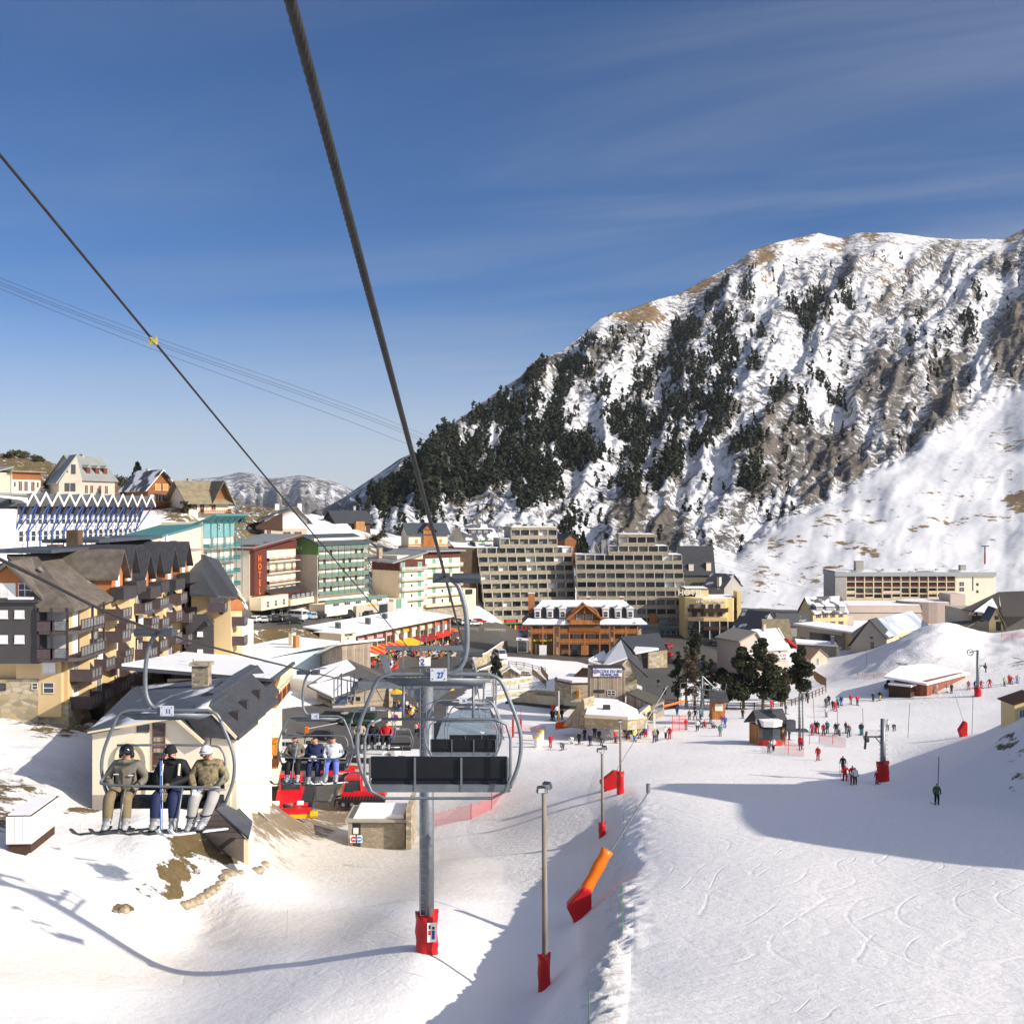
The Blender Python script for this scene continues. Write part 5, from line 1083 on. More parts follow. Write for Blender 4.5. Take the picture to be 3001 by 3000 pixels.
for k in range(5):
    z = v(1608) - k * 2.72; s.balcony(0, XR, z, 1.4, .95, TEAL, CONC, y=.3)
    for i in range(5): s.win([XR * (i + .5) / 5], [z], 1.5, 2.0, 'cur' if (i + k) % 2 else 'blind', y=.48)
s.win([XR * .5], [v(1556)], .8, 1.4, 'white', y=.28)
s = Bd('pinkish_hotel_wall', 'plain pinkish wall block with small window and satellite dish left of the turquoise hotel', 'building', (412, 205), (597, 222), 1700)
u, v = s.u, s.v
s.prism('wall', [(0, -2), (s.w, -2), (s.w, v(1545)), (0, v(1592))], 0.3, 9, 'y', PINKB); s.prism('roof_edge', [(-.5, v(1592)), (s.w + .1, v(1541)), (s.w + .1, v(1536)), (-.5, v(1588))], -.1, 9.2, 'y', TEAL)
s.win([u(437)], [v(1595)], .8, 1.0, 'white', y=.28); s.box('dark_opening', u(497), u(520), .2, .35, v(1612), v(1588), DARK)
s = Bd('zigzag_building', 'long white building with zigzag folded roof and slanting blue props', 'holiday centre', (30, 193), (412, 232), 1720)
u, v = s.u, s.v; XR = s.w; zc = v(1488)
s.box('wall', 0, XR, 0, 14, -4, zc, WHITE); s.box('end_wall', -9, -.02, -1.5, 14, -4, zc - .2, mat('shaded_white_wall', (.62, .62, .64), .85, var=.04)); s.box('dark_upper_band', -.2, XR, -.15, .05, zc - 1.1, zc + 2.0, DARK)  # end wall in cooler, darker white, with its shade put into the colour
nb = 12; zr = v(1462)
zz = MB(); w_ = XR / nb
for i in range(nb):
    x0, x1 = i * w_ - .5, (i + 1) * w_ - .5; xm = (x0 + x1) / 2; za, zb_ = zr - 1.0, zr + 1.1
    zz.slab([(x0, -3.6, za), (xm, -3.6, zb_), (xm, 14, zb_ - 1.2), (x0, 14, za - 1.2)], .12, 0); zz.slab([(xm, -3.6, zb_), (x1, -3.6, za), (x1, 14, za - 1.2), (xm, 14, zb_ - 1.2)], .12, 0)
    zz.prism([(x0, za - .3), (xm, zb_ - .3), (x1, za - .3), (x1, za + .25), (xm, zb_ + .25), (x0, za + .25)], -3.75, -3.6, 'y', 1)
zz.box(-9, -.5, -3.6, 14, zr + .6, zr + 1.0, 0); zz.prism([(-9, zr + .6), (-.5, zr + .2), (-.5, zr - .8), (-2, zr - .2), (-9, zr + .3)], -3.75, -3.6, 'y', 1)
zz.build('zigzag_roof', [CORR, WHITE], s.o)
for i in range(nb):
    x = (i + 1) * w_ - .5 if i < nb - 1 else XR - .2; x = i * w_ - .4
    MB().tube([(x + w_ * .0, -3.2, zr - .9), (x, -1.2, zc - 4.2), (x, -1.2, -3)], .16, 5).tube([(x + w_ * .95, -3.2, zr - .9), (x + .1, -1.2, zc - 4.4)], .14, 5).build('blue_prop', BLUEST, s.o)
for i in range(nb):
    for k in range(5):
        z = zc - 2.9 - k * 3.0
        if z < -1: continue
        s.win([(i + .5) * w_ - .55, (i + .5) * w_ + .75 - .0][:1], [z], 1.15, 1.9, 'white', y=-.02)
        s.win([(i + .5) * w_ + .95], [z], 1.15, 1.9, 'white', y=-.02) if (i * 5 + k) < 60 and k < 4 else None
sm = MB()
for k in range(5): sm.box(0, XR, -.25, -.02, zc - 3.3 - k * 3.0, zc - 3.1 - k * 3.0)
sm.build('floor_bands', WHITE, s.o)
# yellow residence in the left foreground (facade runs straight away from the viewer)
res = empty('residence', (-43.6, 110, CZ - 21.2), 0, 'large yellow apartment residence with slate roofs, dark wooden balconies and stone base', 'apartment building')
class L: pass
def rb(name, x0, x1, y0, y1, z0, z1, m1): return MB().box(x0, x1, y0, y1, z0, z1).build(name, m1, res)
rb('wall', -17, 0, .5, 42, -3, 12.2, YELLOW)
rb('stone_base', -17.3, .15, .3, 40, -4, 2.6, STONEY)
rb('yellow_lower_front', -2.6, -.4, -.1, .6, 1.2, 6.6, YELLOW); rb('yellow_upper_front', -4.8, -2.6, -.1, .6, 4.9, 6.6, YELLOW)
rb('stone_front', -17.4, -2.6, -.2, .6, -4, 4.9, STONEY)
rb('slate_clad_block', -16, -2.0, -1.6, .6, 6.6, 12.8, mat('anthracite_cladding', (.062, .058, .060), .7, var=.08))
def rwin(xs, zs, w_, h_, kind, y, side=None, name='window'):
    for x in xs:
        for z in zs:
            o = new(name, wmesh(kind, w_, h_), res, (x, y, z) if side is None else (y, x, z))
            if side == 'R': o.rotation_euler = (0, 0, R(90))
rwin([-5.4, -3.8, -7.2], [8.6, 11.0], .75, .75, 'blind', -1.62)
rwin([-1.6], [3.5], 1.1, 1.1, 'white', -.12); rwin([-2.9], [3.9], .6, .65, 'white', -.22); rwin([-6.1], [3.8], .7, .7, 'darkf', -.22); rwin([-1.6], [5.5], 1.2, 1.0, 'blind', -.12)
gm = MB().prism([(-9, 12.8), (-2.4, 12.8), (-2.4, 13.4), (-5.2, 16.0), (-9, 13.2)], -.6, .8, 'y').build('orange_gable_wall', ORANGE, res)
rwin([-5.35], [12.95], 1.35, 1.35, 'blind', -.62); rwin([-3.7], [12.95], 1.3, 1.35, 'white', -.62)
MB().slab([(-10, -1.4, 12.6), (-5.2, -1.4, 16.4), (-5.2, 6, 16.6), (-10, 6, 12.6)], .35).slab([(-5.2, -1.4, 16.4), (-1.7, -1.4, 13.0), (-1.7, 6, 13.0), (-5.2, 6, 16.6)], .35).build('front_gable_roof', SLATEB, res)
MB().slab([(-15, -1.9, 12.7), (-1.9, -1.9, 12.7), (-1.9, -.5, 12.85), (-15, -.5, 12.85)], .2).build('ledge', SLATE, res); rb('ledge_snow', -4.9, -2.6, -1.7, -.8, 12.78, 12.98, SNOWM)
zE, zR = 12.0, 16.9
MB().slab([(-2, -1.9, zE), (1.6, -1.9, zE), (-5, 5, zR), (-8, 5, zR), (-5, 1, 15.5)], .4).slab([(1.4, -1.5, zE), (1.4, 17, zE + .3), (-6, 17, zR + .4), (-6, 5, zR)], .4).slab([(-6, 5, zR), (-6, 17, zR + .4), (-14, 17, 14), (-14, 5, 14)], .4).build('weathered_roof', SLATEB, res)
MB().slab([(1.4, 17, zE + .3), (1.4, 41, zE + .3), (-5, 40, zR + 1), (-6, 17, zR + .4)], .4).slab([(-6, 17, zR + .4), (-5, 40, zR + 1), (-15, 40, 14), (-15, 17, 14)], .4).build('slate_roof', SLATE, res)
MB().box(-10, -3.2, 4.4, 17, zR + .1, zR + .45).box(-9.5, -3.0, 17.1, 40, zR + .8, zR + 1.2).build('ridge_cap', SLATEBL, res)
for x, y in ((-.8, 9), (-3.4, 3), (-2.5, 15)):
    t = (x - 1.4) / (-7.4); z = zE + t * (zR - zE)
    MB().slab([(x - .4, y - .5, z + .52), (x + .4, y - .5, z - .15), (x + .4, y + .5, z - .15), (x - .4, y + .5, z + .52)], .2).build('roof_window', GLASSB, res)
rb('chimney', -5.9, -4.6, 15, 16.5, 15, 19.2, SHINGD); rb('chimney', -7.6, -6.4, 14, 15.5, 15, 17.6, SHINGD); rb('chimney', -5.9, -4.8, 24, 25.5, 15, 18.3, mat('grey_ribbed_chimney', (.13, .125, .115), .8))
for (y, w_, z0_, rf_) in ((11.2, 3.4, 12.2, SLATEB), (14.8, 2.4, 12.6, SLATE), (20, 3.2, 11.6, SLATE), (23.4, 2.4, 12.0, SLATE), (29.5, 3.0, 11.9, SLATE), (35.5, 3.0, 12.4, SLATE)):
    d_ = MB(); d_.prism([(y - w_ / 2, z0_), (y + w_ / 2, z0_), (y + w_ / 2, z0_ + 2.3), (y, z0_ + 4.6), (y - w_ / 2, z0_ + 2.3)], -3.5, 1.1, 'x', 0)
    d_.slab([(-5.5, y - w_ / 2 - .4, z0_ + 2.0), (1.9, y - w_ / 2 - .4, z0_ + 2.0), (1.9, y, z0_ + 5.0), (-5.5, y, z0_ + 5.0)], .25, 1); d_.slab([(-5.5, y, z0_ + 5.0), (1.9, y, z0_ + 5.0), (1.9, y + w_ / 2 + .4, z0_ + 2.0), (-5.5, y + w_ / 2 + .4, z0_ + 2.0)], .25, 1)
    dd_ = d_.build('dormer', [ORANGE, rf_], res)
    bb = MB().box(1.1, 2.5, y - w_ / 2 - .3, y + w_ / 2 + .5, z0_ - .3, z0_ + 1.0).build('dormer_balcony', DARK, dd_)
    o = new('window', wmesh('blind', .9, 1.7), dd_, (1.12, y, z0_ + .5)); o.rotation_euler = (0, 0, R(90))
BW = mat('purple_brown_boards', (.085, .062, .066), .75, var=.2, scale=3)
GLP = mat('grey_glass_panel', (.17, .18, .18), .25, var=.3, scale=2)
for k, y in enumerate((3, 9, 15, 21, 27, 33)):
    MB().prism([(-.05, y), (1.0, y + .4), (1.0, y + 2.4), (-.05, y + 3.6)], 1.5 + (k % 2), 11.6, 'z').build('bay_wall', [YELLOW, CREAM][0], res)
def bal(x0, x1, y0, y1, z, front_boards=True, name='balcony', par=None):
    b = MB().box(x0, x1, y0, y1, z - .18, z, 0).box(x0, x1, y0 - .05, y0 + .06, z - .2, z + 1.0, 0)
    n = max(2, int((y1 - y0) / .75)); b.box(x1 - .08, x1 + .04, y0, y1, z - .25, z + .12, 0).box(x1 - .08, x1 + .05, y0, y1, z + .93, z + 1.03, 0)
    for i in range(n + 1): yy = y0 + (y1 - y0) * i / n; b.box(x1 - .06, x1 + .05, yy - .06, yy + .06, z, z + 1, 0)
    for i in range(n): b.box(x1 - .02, x1 + .01, y0 + (y1 - y0) * i / n + .1, y0 + (y1 - y0) * (i + 1) / n - .1, z + .15, z + .88, 1)
    return b.build(name, [BW, GLP], par or res)
for (y, z) in [(1, 4.6 - 2.6), (4.5, 2.0), (8, 2.3), (1, 4.7), (4.8, 5.2), (8.6, 4.9), (12.0, 5.2), (12.4, 2.3), (3.6, 7.4), (8.2, 7.7), (12.2, 8.1), (16.8, 2.0), (17.2, 4.7), (17.6, 7.4), (20.6, 2.6), (20.9, 5.2), (21.0, 7.9), (24.4, 2.0), (24.6, 4.7), (24.9, 7.4), (28.5, 2.6), (28.6, 5.2), (28.8, 7.9), (32, 2.0), (32.2, 4.7), (32.5, 7.4), (35.6, 2.6), (35.7, 5.2), (35.9, 7.9), (16.9, 9.9), (20.9, 10.1), (24.8, 9.9), (8.4, 10.0), (29, 10.1), (33, 9.9)]:
    bal(.0, 2.2 + .5 * ((int(y) % 3) - 1), y, y + 2.6, z)
    o = new('window', wmesh('blind' if random.random() < .5 else 'cur', 1.3, 1.9), res, (1.04 if (y % 6) > 3 else .02, y + 1.4, z + .1)); o.rotation_euler = (0, 0, R(90))
    MB().prism([(0, z), (1.6, z), (1.6, z + .6), (.6, z + 1.9), (0, z + 1.9)], y + 2.62, y + 2.7, 'y').build('slatted_screen', BW, res)
for z in (7.1, 9.75):
    bc = MB().prism([(-2.0, -1.9), (1.0, -1.9), (1.9, -1), (1.9, 5.5), (0, 5.5), (0, .4), (-2.0, .4)], z - .3, z, 'z', 0)
    bc.box(-2.0, -.3, -1.95, -1.85, z, z + 1.0, 0).box(-2.0, 1.0, -1.95, -1.87, z + .93, z + 1.02, 0).box(-.3, 1.0, -1.93, -1.9, z + .1, z + .9, 1).box(1.84, 1.94, -1, 5.5, z + .93, z + 1.03, 0)
    for i in range(9): bc.box(1.84, 1.93, -1 + i * .8, -.9 + i * .8, z, z + 1, 0)
    bc.box(1.86, 1.9, -1, 5.5, z + .12, z + .88, 1)
    bc.build('corner_balcony', [BW, GLP], res)
    rwin([-1.9], [z + .05], 1.0, 1.9, 'blind', .48); rwin([-.7], [z + .05], 1.2, 2.0, 'blind', .48); rwin([2.2], [z + .05], 1.2, 2.0, 'blind', .02, 'R')
for (x, y) in ((-1.95, -1.8), (-.6, -1.85), (.9, -1.85), (1.8, 2.2), (1.8, 5.3)): MB().box(x - .1, x + .1, y - .1, y + .1, 7, 12).build('post', DARK, res)
for y in (6.5, 22, 31): MB().prism([(y - 1.5, 1.8), (y + 1.5, 1.8), (y + .2, -.4)], .05, 1.2, 'x').build('bracket', DARK, res)
tw = W(487, 1612, 150)
def rbx(name, p0, p1, d, dep, pa, pb, m1, parent=res):
    a = W(p0, pa, d) - res.location; b = W(p1, pb, d) - res.location
    return MB().box(a.x, b.x, a.y, a.y + dep, min(a.z, b.z), max(a.z, b.z)).build(name, m1, parent)
rbx('lift_tower', 494, 552, 150, 6, 1616, 1800, CREAM); rbx('tower_cap', 492, 554, 149.8, 6.4, 1612, 1616.2, CONC)
dr = W(530, 1860, 147) - res.location
cyl = [(dr.x + 3.1 * math.cos(a), dr.y + 3.2 + 3.2 * math.sin(a)) for a in np.linspace(R(170), R(370), 12)]
MB().prism(cyl + [(cyl[-1][0], dr.y + 8), (cyl[0][0], dr.y + 8)], dr.z - .6, dr.z + 3.2, 'z').build('round_stair_drum', CREAM, res)
MB().add([(dr.x, dr.y + 4.5, dr.z + 7.2)] + [(dr.x + (c[0] - dr.x) * 1.16, dr.y + 3.2 + (c[1] - dr.y - 3.2) * 1.16, dr.z + 3.2) for c in cyl] + [(dr.x + 3, dr.y + 8, dr.z + 4), (dr.x - 3, dr.y + 8, dr.z + 4)], [(0, i, i + 1) for i in range(1, 14)] + [(0, 14, 1)]).build('drum_roof', SLATE, res)
rbx('yellow_front_wall', 487, 545, 148, 8, 1870, 2080, YELLOW)
for p in (500, 527):
    a = W(p, 1828, 145.4) - res.location; new('window', wmesh('darkf', 1.4, .8), res, (a.x, dr.y + .0, a.z))
worldpart('wing_roof', [[(556,1620,156),(598,1625,158),(700,1745,148),(690,1748,146),(636,1745,144),(556,1740,144)], [(598,1625,158),(640,1640,166),(718,1768,154),(700,1745,148)]], SLATE, res)
worldpart('lower_wing_roof', [[(545,1765,150),(560,1758,152),(628,1818,146),(608,1828,143)]], SLATE, res)
worldwall('slate_clad_wing', [[(544,1862,144),(544,1800,144),(606,1800,144),(625,1830,144),(625,1968,144),(544,1968,144)]], MATS['anthracite_cladding'], res)
for p, q in ((586, 1858), (586, 1910)): a = W(p, q + 6, 143.9) - res.location; new('window', wmesh('blind', .55, .6), res, tuple(a))
worldwall('yellow_wing', [[(560,1745,146),(676,1748,146),(676,1800,146),(678,1960,146),(560,1960,146)]], YELLOW, res, 6)
worldwall('orange_gable_wall', [[(677,1745,146),(700,1752,149),(716,1775,152),(712,1788,152),(677,1790,146)]], ORANGE, res, .4)
worldwall('cream_wing', [[(678,1800,147),(742,1815,158),(742,1960,158),(678,1975,147)]], CREAM2, res, 5)
a = W(616, 1786, 145.8) - res.location
bal(a.x, a.x + 2.2, a.y - 1.4, a.y, a.z); a = W(612, 1780, 145.9) - res.location; new('window', wmesh('blind', 1.6, 1.5), res, (a.x + 1, a.y - .02, a.z)); a = W(648, 1800, 145.9) - res.location; new('window', wmesh('darkf', .5, .5), res, (a.x, a.y - .02, a.z))
for q in (1828, 1885): a = W(682, q, 147) - res.location; bal(a.x, a.x + 1.6, a.y - .6, a.y + 1.2, a.z, name='balcony')
for p, q in ((640, 1645 + 10),): pass
b_ = MB(); c = W(473, 1603, 147) - res.location; b_.ell((c.x, c.y, c.z), (.85, .25, .95), 0, 12, 8); b_.tube([(c.x, c.y + .2, c.z), (c.x + .3, c.y + .6, c.z - 1.4)], .07, 5); b_.build('satellite_dish', WHITE, res)
b_ = MB(); c = W(489, 1588, 148) - res.location; b_.ell((c.x, c.y, c.z), (.3, .5, .85), 0, 12, 8); b_.tube([(c.x, c.y, c.z + 1), (c.x, c.y, c.z - 2)], .06, 5); b_.build('satellite_dish', WHITE, res)
# cream building in front with saw-tooth slate roof
cb_ = empty('sawtooth_house', (-31, 83, CZ - 22), 0, 'cream foreground building with blue slate saw-tooth roof and tall brown framed windows', 'building')
def P(px, py, d): p = W(px, py, d) - cb_.location; return (p.x, p.y, p.z)
def front(name, pts, d0, d1, m1, par=cb_):
    return MB().prism([(P(a, b, d0)[0], P(a, b, d0)[2]) for a, b in pts], d0 - 83, d1 - 83, 'y').build(name, m1, par)
front('gable_wall', [(270,2330),(270,2146),(438,2118),(510,2106),(592,2180),(592,2330)], 83, 86, CREAM2)
front('rear_gable_wall', [(590,2372),(590,2084),(604,2080),(690,2165),(694,2372)], 84.2, 87, CREAM2)
front('grey_plinth', [(270,2372),(270,2329),(592,2329),(592,2362)], 82.95, 86, CONC)
worldpart('main_roof', [[(256,2143,82.4),(436,2110,82.4),(512,2098,82.4),(603,2066,83.2),(690,1978,106),(395,2008,106)]], snowy('blue_slate_snow', (.06, .072, .092), .40, .28, (1, .35, 1)), cb_, .25)
worldpart('small_gable_roof', [[(512,2097,82.4),(598,2172,82.4),(604,2172,84.1),(528,2095,84.1)]], SLATEBL, cb_, .2)
front('white_bargeboard', [(256,2149),(256,2144),(436,2111),(512,2098),(598,2173),(594,2181),(510,2107),(437,2118)], 82.3, 82.45, CREAM)
front('white_bargeboard', [(598,2068),(605,2066),(694,2158),(690,2166),(604,2077)], 83.6, 83.75, CREAM)
pk = [((598,2069),(701,2153),84,90), ((633,2028),(725,2124),90,96.5), ((674,1997),(766,2088),96.5,103), ((708,1975),(776,2055),103,109)]
for (a, b, d0, d1) in pk:
    pa = P(a[0], a[1], d0); pb = P(b[0], b[1], d0)
    MB().prism([(pa[0], pa[2]), (pb[0], pb[2]), (pb[0], pb[2] - .35), (pa[0] - .3, pa[2] - 2.2), (pa[0] - 1.5, pa[2] - .5)], d0 - 83 - .3, d1 - 83 + .3, 'y').build('sawtooth_roof', SLATE, cb_)
    MB().prism([(pa[0] - .6, pa[2] + .02), (pa[0] + .25, pa[2] - .18), (pa[0] + .25, pa[2] - .1), (pa[0] - .6, pa[2] + .1)], d0 - 83 - .35, d1 - 83, 'y').build('ridge_cap', SLATEBL, cb_)
    MB().box(pa[0] - 6, pb[0] - .7, d0 - 83 + .1, d1 - 83 + .2, -11.5, pb[2] - .1).build('side_wall', CREAM2, cb_)
    k = .55; mx_ = pa[0] * (1 - k) + pb[0] * k; mz = pa[2] * (1 - k) + pb[2] * k
    MB().box(mx_ - .15, mx_ + .5, d0 - 83 + 2.4, d0 - 83 + 3.2, mz - .5, mz + .3).build('roof_vent', DARK, cb_)
def fwin(name, p0, p1, ya, yb, d, kind=None):
    a = P(p0, yb, d); b = P(p1, ya, d); m1 = MB()
    m1.box(a[0], b[0], a[1] - .06, a[1] + .05, a[2], b[2], 0); m1.box(a[0] - .08, a[0], a[1] - .1, a[1], a[2], b[2], 1).box(b[0], b[0] + .08, a[1] - .1, a[1], a[2], b[2], 1)
    if kind:
        n = 3
        for i in range(1, n): zz_ = a[2] + (b[2] - a[2]) * i / n; m1.box(a[0], b[0], a[1] - .09, a[1] - .055, zz_ - .05, zz_ + .05, 1)
    return m1.build(name, [GLASS if kind != 'wood' else WOODG, BRSH], cb_)
fwin('tall_window', 450, 481, 2118, 2158, 83, 1); fwin('boarded_panel', 450, 481, 2160, 2203, 83, 'wood'); fwin('tall_window', 450, 481, 2205, 2240, 83, 1); fwin('boarded_panel', 450, 481, 2242, 2256, 83, 'wood')
fwin('tall_window', 587, 616, 2098, 2136, 84.2, 1); fwin('boarded_panel', 587, 616, 2139, 2185, 84.2, 'wood'); fwin('yellow_panel', 586, 597, 2186, 2220, 84.2, 'wood'); fwin('small_window', 404, 434, 2122, 2145, 83)
ar = []; c = P(384, 2228, 83)
for a in np.linspace(0, math.pi, 12): ar.append((c[0] + 1.15 * math.cos(a), -.15, c[2] + 1.35 * math.sin(a)))
MB().tube([(c[0] + 1.15, -.15, c[2] - 3)] + ar + [(c[0] - 1.15, -.15, c[2] - 3)], .12, 6).build('arch_moulding', CREAM, cb_);
MB().prism([(c[0] - .8, c[2] - 3)] + [(c[0] + .8 * math.cos(a), c[2] + .95 * math.sin(a)) for a in np.linspace(math.pi, 0, 9)] + [(c[0] + .8, c[2] - 3)], -.08, .02, 'y').build('arched_door', CREAM, cb_)
ch = MB(); c = P(585, 1998, 98); ch.box(c[0] - .7, c[0] + .7, c[1], c[1] + 1.2, c[2] - 2, c[2] + 1.4).box(c[0] - .9, c[0] + .9, c[1] - .2, c[1] + 1.4, c[2] + 1.4, c[2] + 1.65); ch.build('chimney', STONE, cb_)
MB().tube([P(566, 1930, 99), P(566, 2010, 99)], .05, 5).tube([P(558, 1945, 99), P(574, 1945, 99)], .03, 4).build('antenna', METAL, cb_)
an = empty('garage', tuple(W(600, 2480, 80)), 0, 'grey boarded lean-to garage with dark slate roof below the cream building', 'garage')
worldpart('roof', [[(620,2358,80),(672,2338,88),(739,2405,83.5),(728,2452,74.5)]], SLATEBL, an, .2)
worldwall('board_wall', [[(590,2445,79),(620,2362,80),(716,2458,74.8),(716,2530,74.8),(690,2515,75.5),(600,2480,79)]], WOODG, an, .3)
worldwall('post', [[(714,2460,74.6),(728,2456,74.6),(728,2532,74.6),(714,2532,74.6)]], CREAM, an, .3)
# long cream building behind with timber brackets
s = Bd('bracket_building', 'long cream building with timber brackets under a snowy lean-to roof', 'building', (764, 112), (826, 150), 1500, zb=CZ - 34)
XR = s.w; h0, h1 = 34 - 16.4, 34 - 20.2
s.prism('wall', [(0, -1), (XR, -1), (XR, h1), (0, h0)], 0, 9, 'y', CREAM2)
MB().slab([(-7, -1.7, h0 + .8), (XR + .8, -1.7, h1 + .1), (XR + .8, 12, h1 + 1.6), (-7, 12, h0 + 2.2)], .3).build('roof', METALD, s.o)
MB().slab([(-7, -1.3, h0 + 1.08), (XR + .6, -1.3, h1 + .38), (XR + .6, 12, h1 + 1.9), (-7, 12, h0 + 2.5)], .24).build('roof_snow', snowy('sheet_roof_snow', (.20, .21, .22), .78, .25), s.o)
for i in range(9):
    x = 8 + i * (XR - 9) / 8; t = h0 + (h1 - h0) * x / XR
    MB().tube([(x, -1.6, t - .1), (x + .3, -.25, t - 4.2)], .17, 4).tube([(x, -1.5, t - 1.6), (x + .2, -.1, t - 1.7)], .12, 4).build('bracket', CREAM, s.o); MB().box(x + .5, x + 2.4, -1.0, -.02, t - 3.8, t - .5).build('brown_loggia', MAROON if i % 3 else WOODO, s.o)
for i in range(5): s.win([3 + i * 6.0], [4.4, 7.4], 1.0, 1.5, 'brsh')
s.balcony(9, 13, 8, 1, 1, ORSH, ORSH); s.balcony(15, 19, 5.2, .8, 1, BRSH, ORSH)
# low snow-roofed shops between the slope and the terrace
s = Bd('low_shops', 'low snow roofed row of shops with pale blue wall beneath the grassy bank', 'shop', (800, 213), (980, 225), 1958)
u, v = s.u, s.v
s.box('wall', 0, s.w, 0, 10, -3, 2.2, mat('pale_blue_wall', (.42, .52, .55), .8)); s.prism('roof_snow', [(-2, 2.2), (s.w + .6, 3.4), (s.w + .6, 3.8), (-2, 2.6)], -.8, 13, 'y', SNOWM); s.chimney(u(882), 1.5, 3, 2.4, .9, ORANGE); s.chimney(u(905), 5, 3.4, 2.2, 1.0, CREAM)
MB().prism([(-1, 1.9), (s.w * .7, 2.6), (s.w * .7, 2.5), (-1, 1.8)], 3, 3.5, 'y').build('roof_lines', DARK, s.o)
s = Bd('gable_shop', 'timber fronted gable shop with snowy roof above the red parasols', 'shop', (940, 222), (1002, 214), 1930)
u, v = s.u, s.v; s.prism('wall', [(0, -4), (s.w, -4), (s.w, 2.8), (s.w * .95, 3.6), (0, 1)], 0, 6, 'y', WOODG); MB().slab([(-1, -1, 1.0), (s.w + .6, -1.2, 4.2), (s.w, 9, 4.4), (-5, 9, 1.8)], .4).build('roof_snow', SNOWM, s.o); s.win(lin(.5, s.w, 4), [-.6], .8, 1.6, 'cur')
s = Bd('pizzeria', 'cream walled pizzeria with dark lettering left of the arcade', 'restaurant', (1000, 236), (1042, 240), 1935)
u, v = s.u, s.v; s.box('wall', 0, s.w, 0, 6, -1, v(1857), CREAM); s.box('roof_snow', -.8, s.w + .2, -.5, 7, v(1857), v(1855), SNOWM); lettering('PIZZERIA', .62, TXT_K, s.o, (u(1021), -.08, v(1863.5)), name='name_lettering'); lettering('LA', .6, TXT_K, s.o, (u(1020), -.08, v(1873)), name='name_lettering'); s.box('dark_porch', .3, s.w * .7, -1.5, -.05, -1, v(1900), DARKW); s.box('porch_snow', .1, s.w * .75, -1.8, 0, v(1900), v(1897), SNOWM)
# arcade row of restaurants
s = Bd('arcade', 'long curved two storey restaurant row with stone pillars and snowy roof', 'restaurant', (1042, 252), (1312, 296), 1500, zb=CZ - 33.4)
u, v = s.u, s.v; XR = s.w; eh = 5.6
s.prism('wall', [(0, -2), (XR, -1), (XR, eh), (0, eh)], .4, 9, 'y', mat('brown_panel_wall', (.20, .16, .12), .85))
s.prism('roof_snow', [(-1.2, eh + .25), (-1.2, eh + .55), (12, eh + 2.0), (12, eh + 1.7)], -3, XR + 1, 'x', SNOWM); s.prism('roof', [(-1.3, eh), (-1.3, eh + .28), (12, eh + 1.7), (12, eh + 1.4)], -3.2, XR + 1.2, 'x', DARKW)
n = 11
for i in range(n + 1): s.box('stone_pillar', XR * i / n - .25, XR * i / n + .25, -.7, .4, -2, eh, STONE)
fc = [('pink', 'darkf'), ('pink', 'cur'), ('pink', 'darkf'), ('pink', 'darkf'), ('none', 'blind'), ('yellow', 'blind'), ('none', 'blind'), ('salmon', 'darkf'), ('salmon', 'cur'), ('orange', 'bsh'), ('orange', 'bsh')]
cm = {'pink': mat('pink_sign', (.75, .35, .33), .6), 'salmon': mat('salmon_panel', (.80, .52, .33), .7), 'orange': mat('orange_sign', (.75, .13, .02), .5), 'yellow': YPAINT, 'none': CREAM}
for i, (c1, wk) in enumerate(fc):
    xa, xb = XR * i / n + .3, XR * (i + 1) / n - .3; xm = (xa + xb) / 2
    s.box('shop_sign', xa, xb, .1, .38, 4.2 if c1 != 'salmon' else 3.8, 5.2, cm[c1]); s.win([xm], [2.7], (xb - xa) * .75, 1.5, wk, y=.38)
    if i < 9: s.win([xm], [0], (xb - xa) * .8, 2.0, 'darkf', y=.38, name='shop_window')
    if wk == 'bsh': s.win([xa + .4, xb - .4], [2.7], .7, 1.5, 'blind', y=.3)
def awning(name, label, x0, x1, ztop, out_, drop, mats_, stripes, ob=s):
    b = MB(); k = stripes
    for i in range(k):
        a, c = x0 + (x1 - x0) * i / k, x0 + (x1 - x0) * (i + 1) / k
        b.slab([(a, .2 - out_, ztop - drop), (c, .2 - out_, ztop - drop), (c, .2, ztop), (a, .2, ztop)], .08, i % len(mats_)); b.box(a, c, .15 - out_, .2 - out_, ztop - drop - .3, ztop - drop, i % len(mats_))
    return b.build(name, mats_, ob.o)
OS = mat('orange_stripe', (.80, .22, .05), .7); RS = mat('red_stripe', (.62, .03, .015), .7); MAR = mat('maroon_canvas', (.26, .02, .02), .7)
awning('striped_awning', '', .2, XR * .40, 2.6, 3.4, 1.2, [RS, OS], 14); awning('yellow_awning', '', XR * .40, XR * .56, 2.7, 3.6, 1.2, [YPAINT], 1); awning('maroon_awning', '', XR * .58, XR * .80, 2.5, 2.4, 1.0, [MAR], 1)
for i in (9, 10): awning('red_awning', '', XR * i / n + .1, XR * (i + 1) / n - .1, 2.4, 1.8, .9, [RS], 1)
for x, y in ((.05, 6), (.3, 5), (.55, 7)): s.chimney(XR * x, y, eh + 1, 1.6, 1.0, METALD)
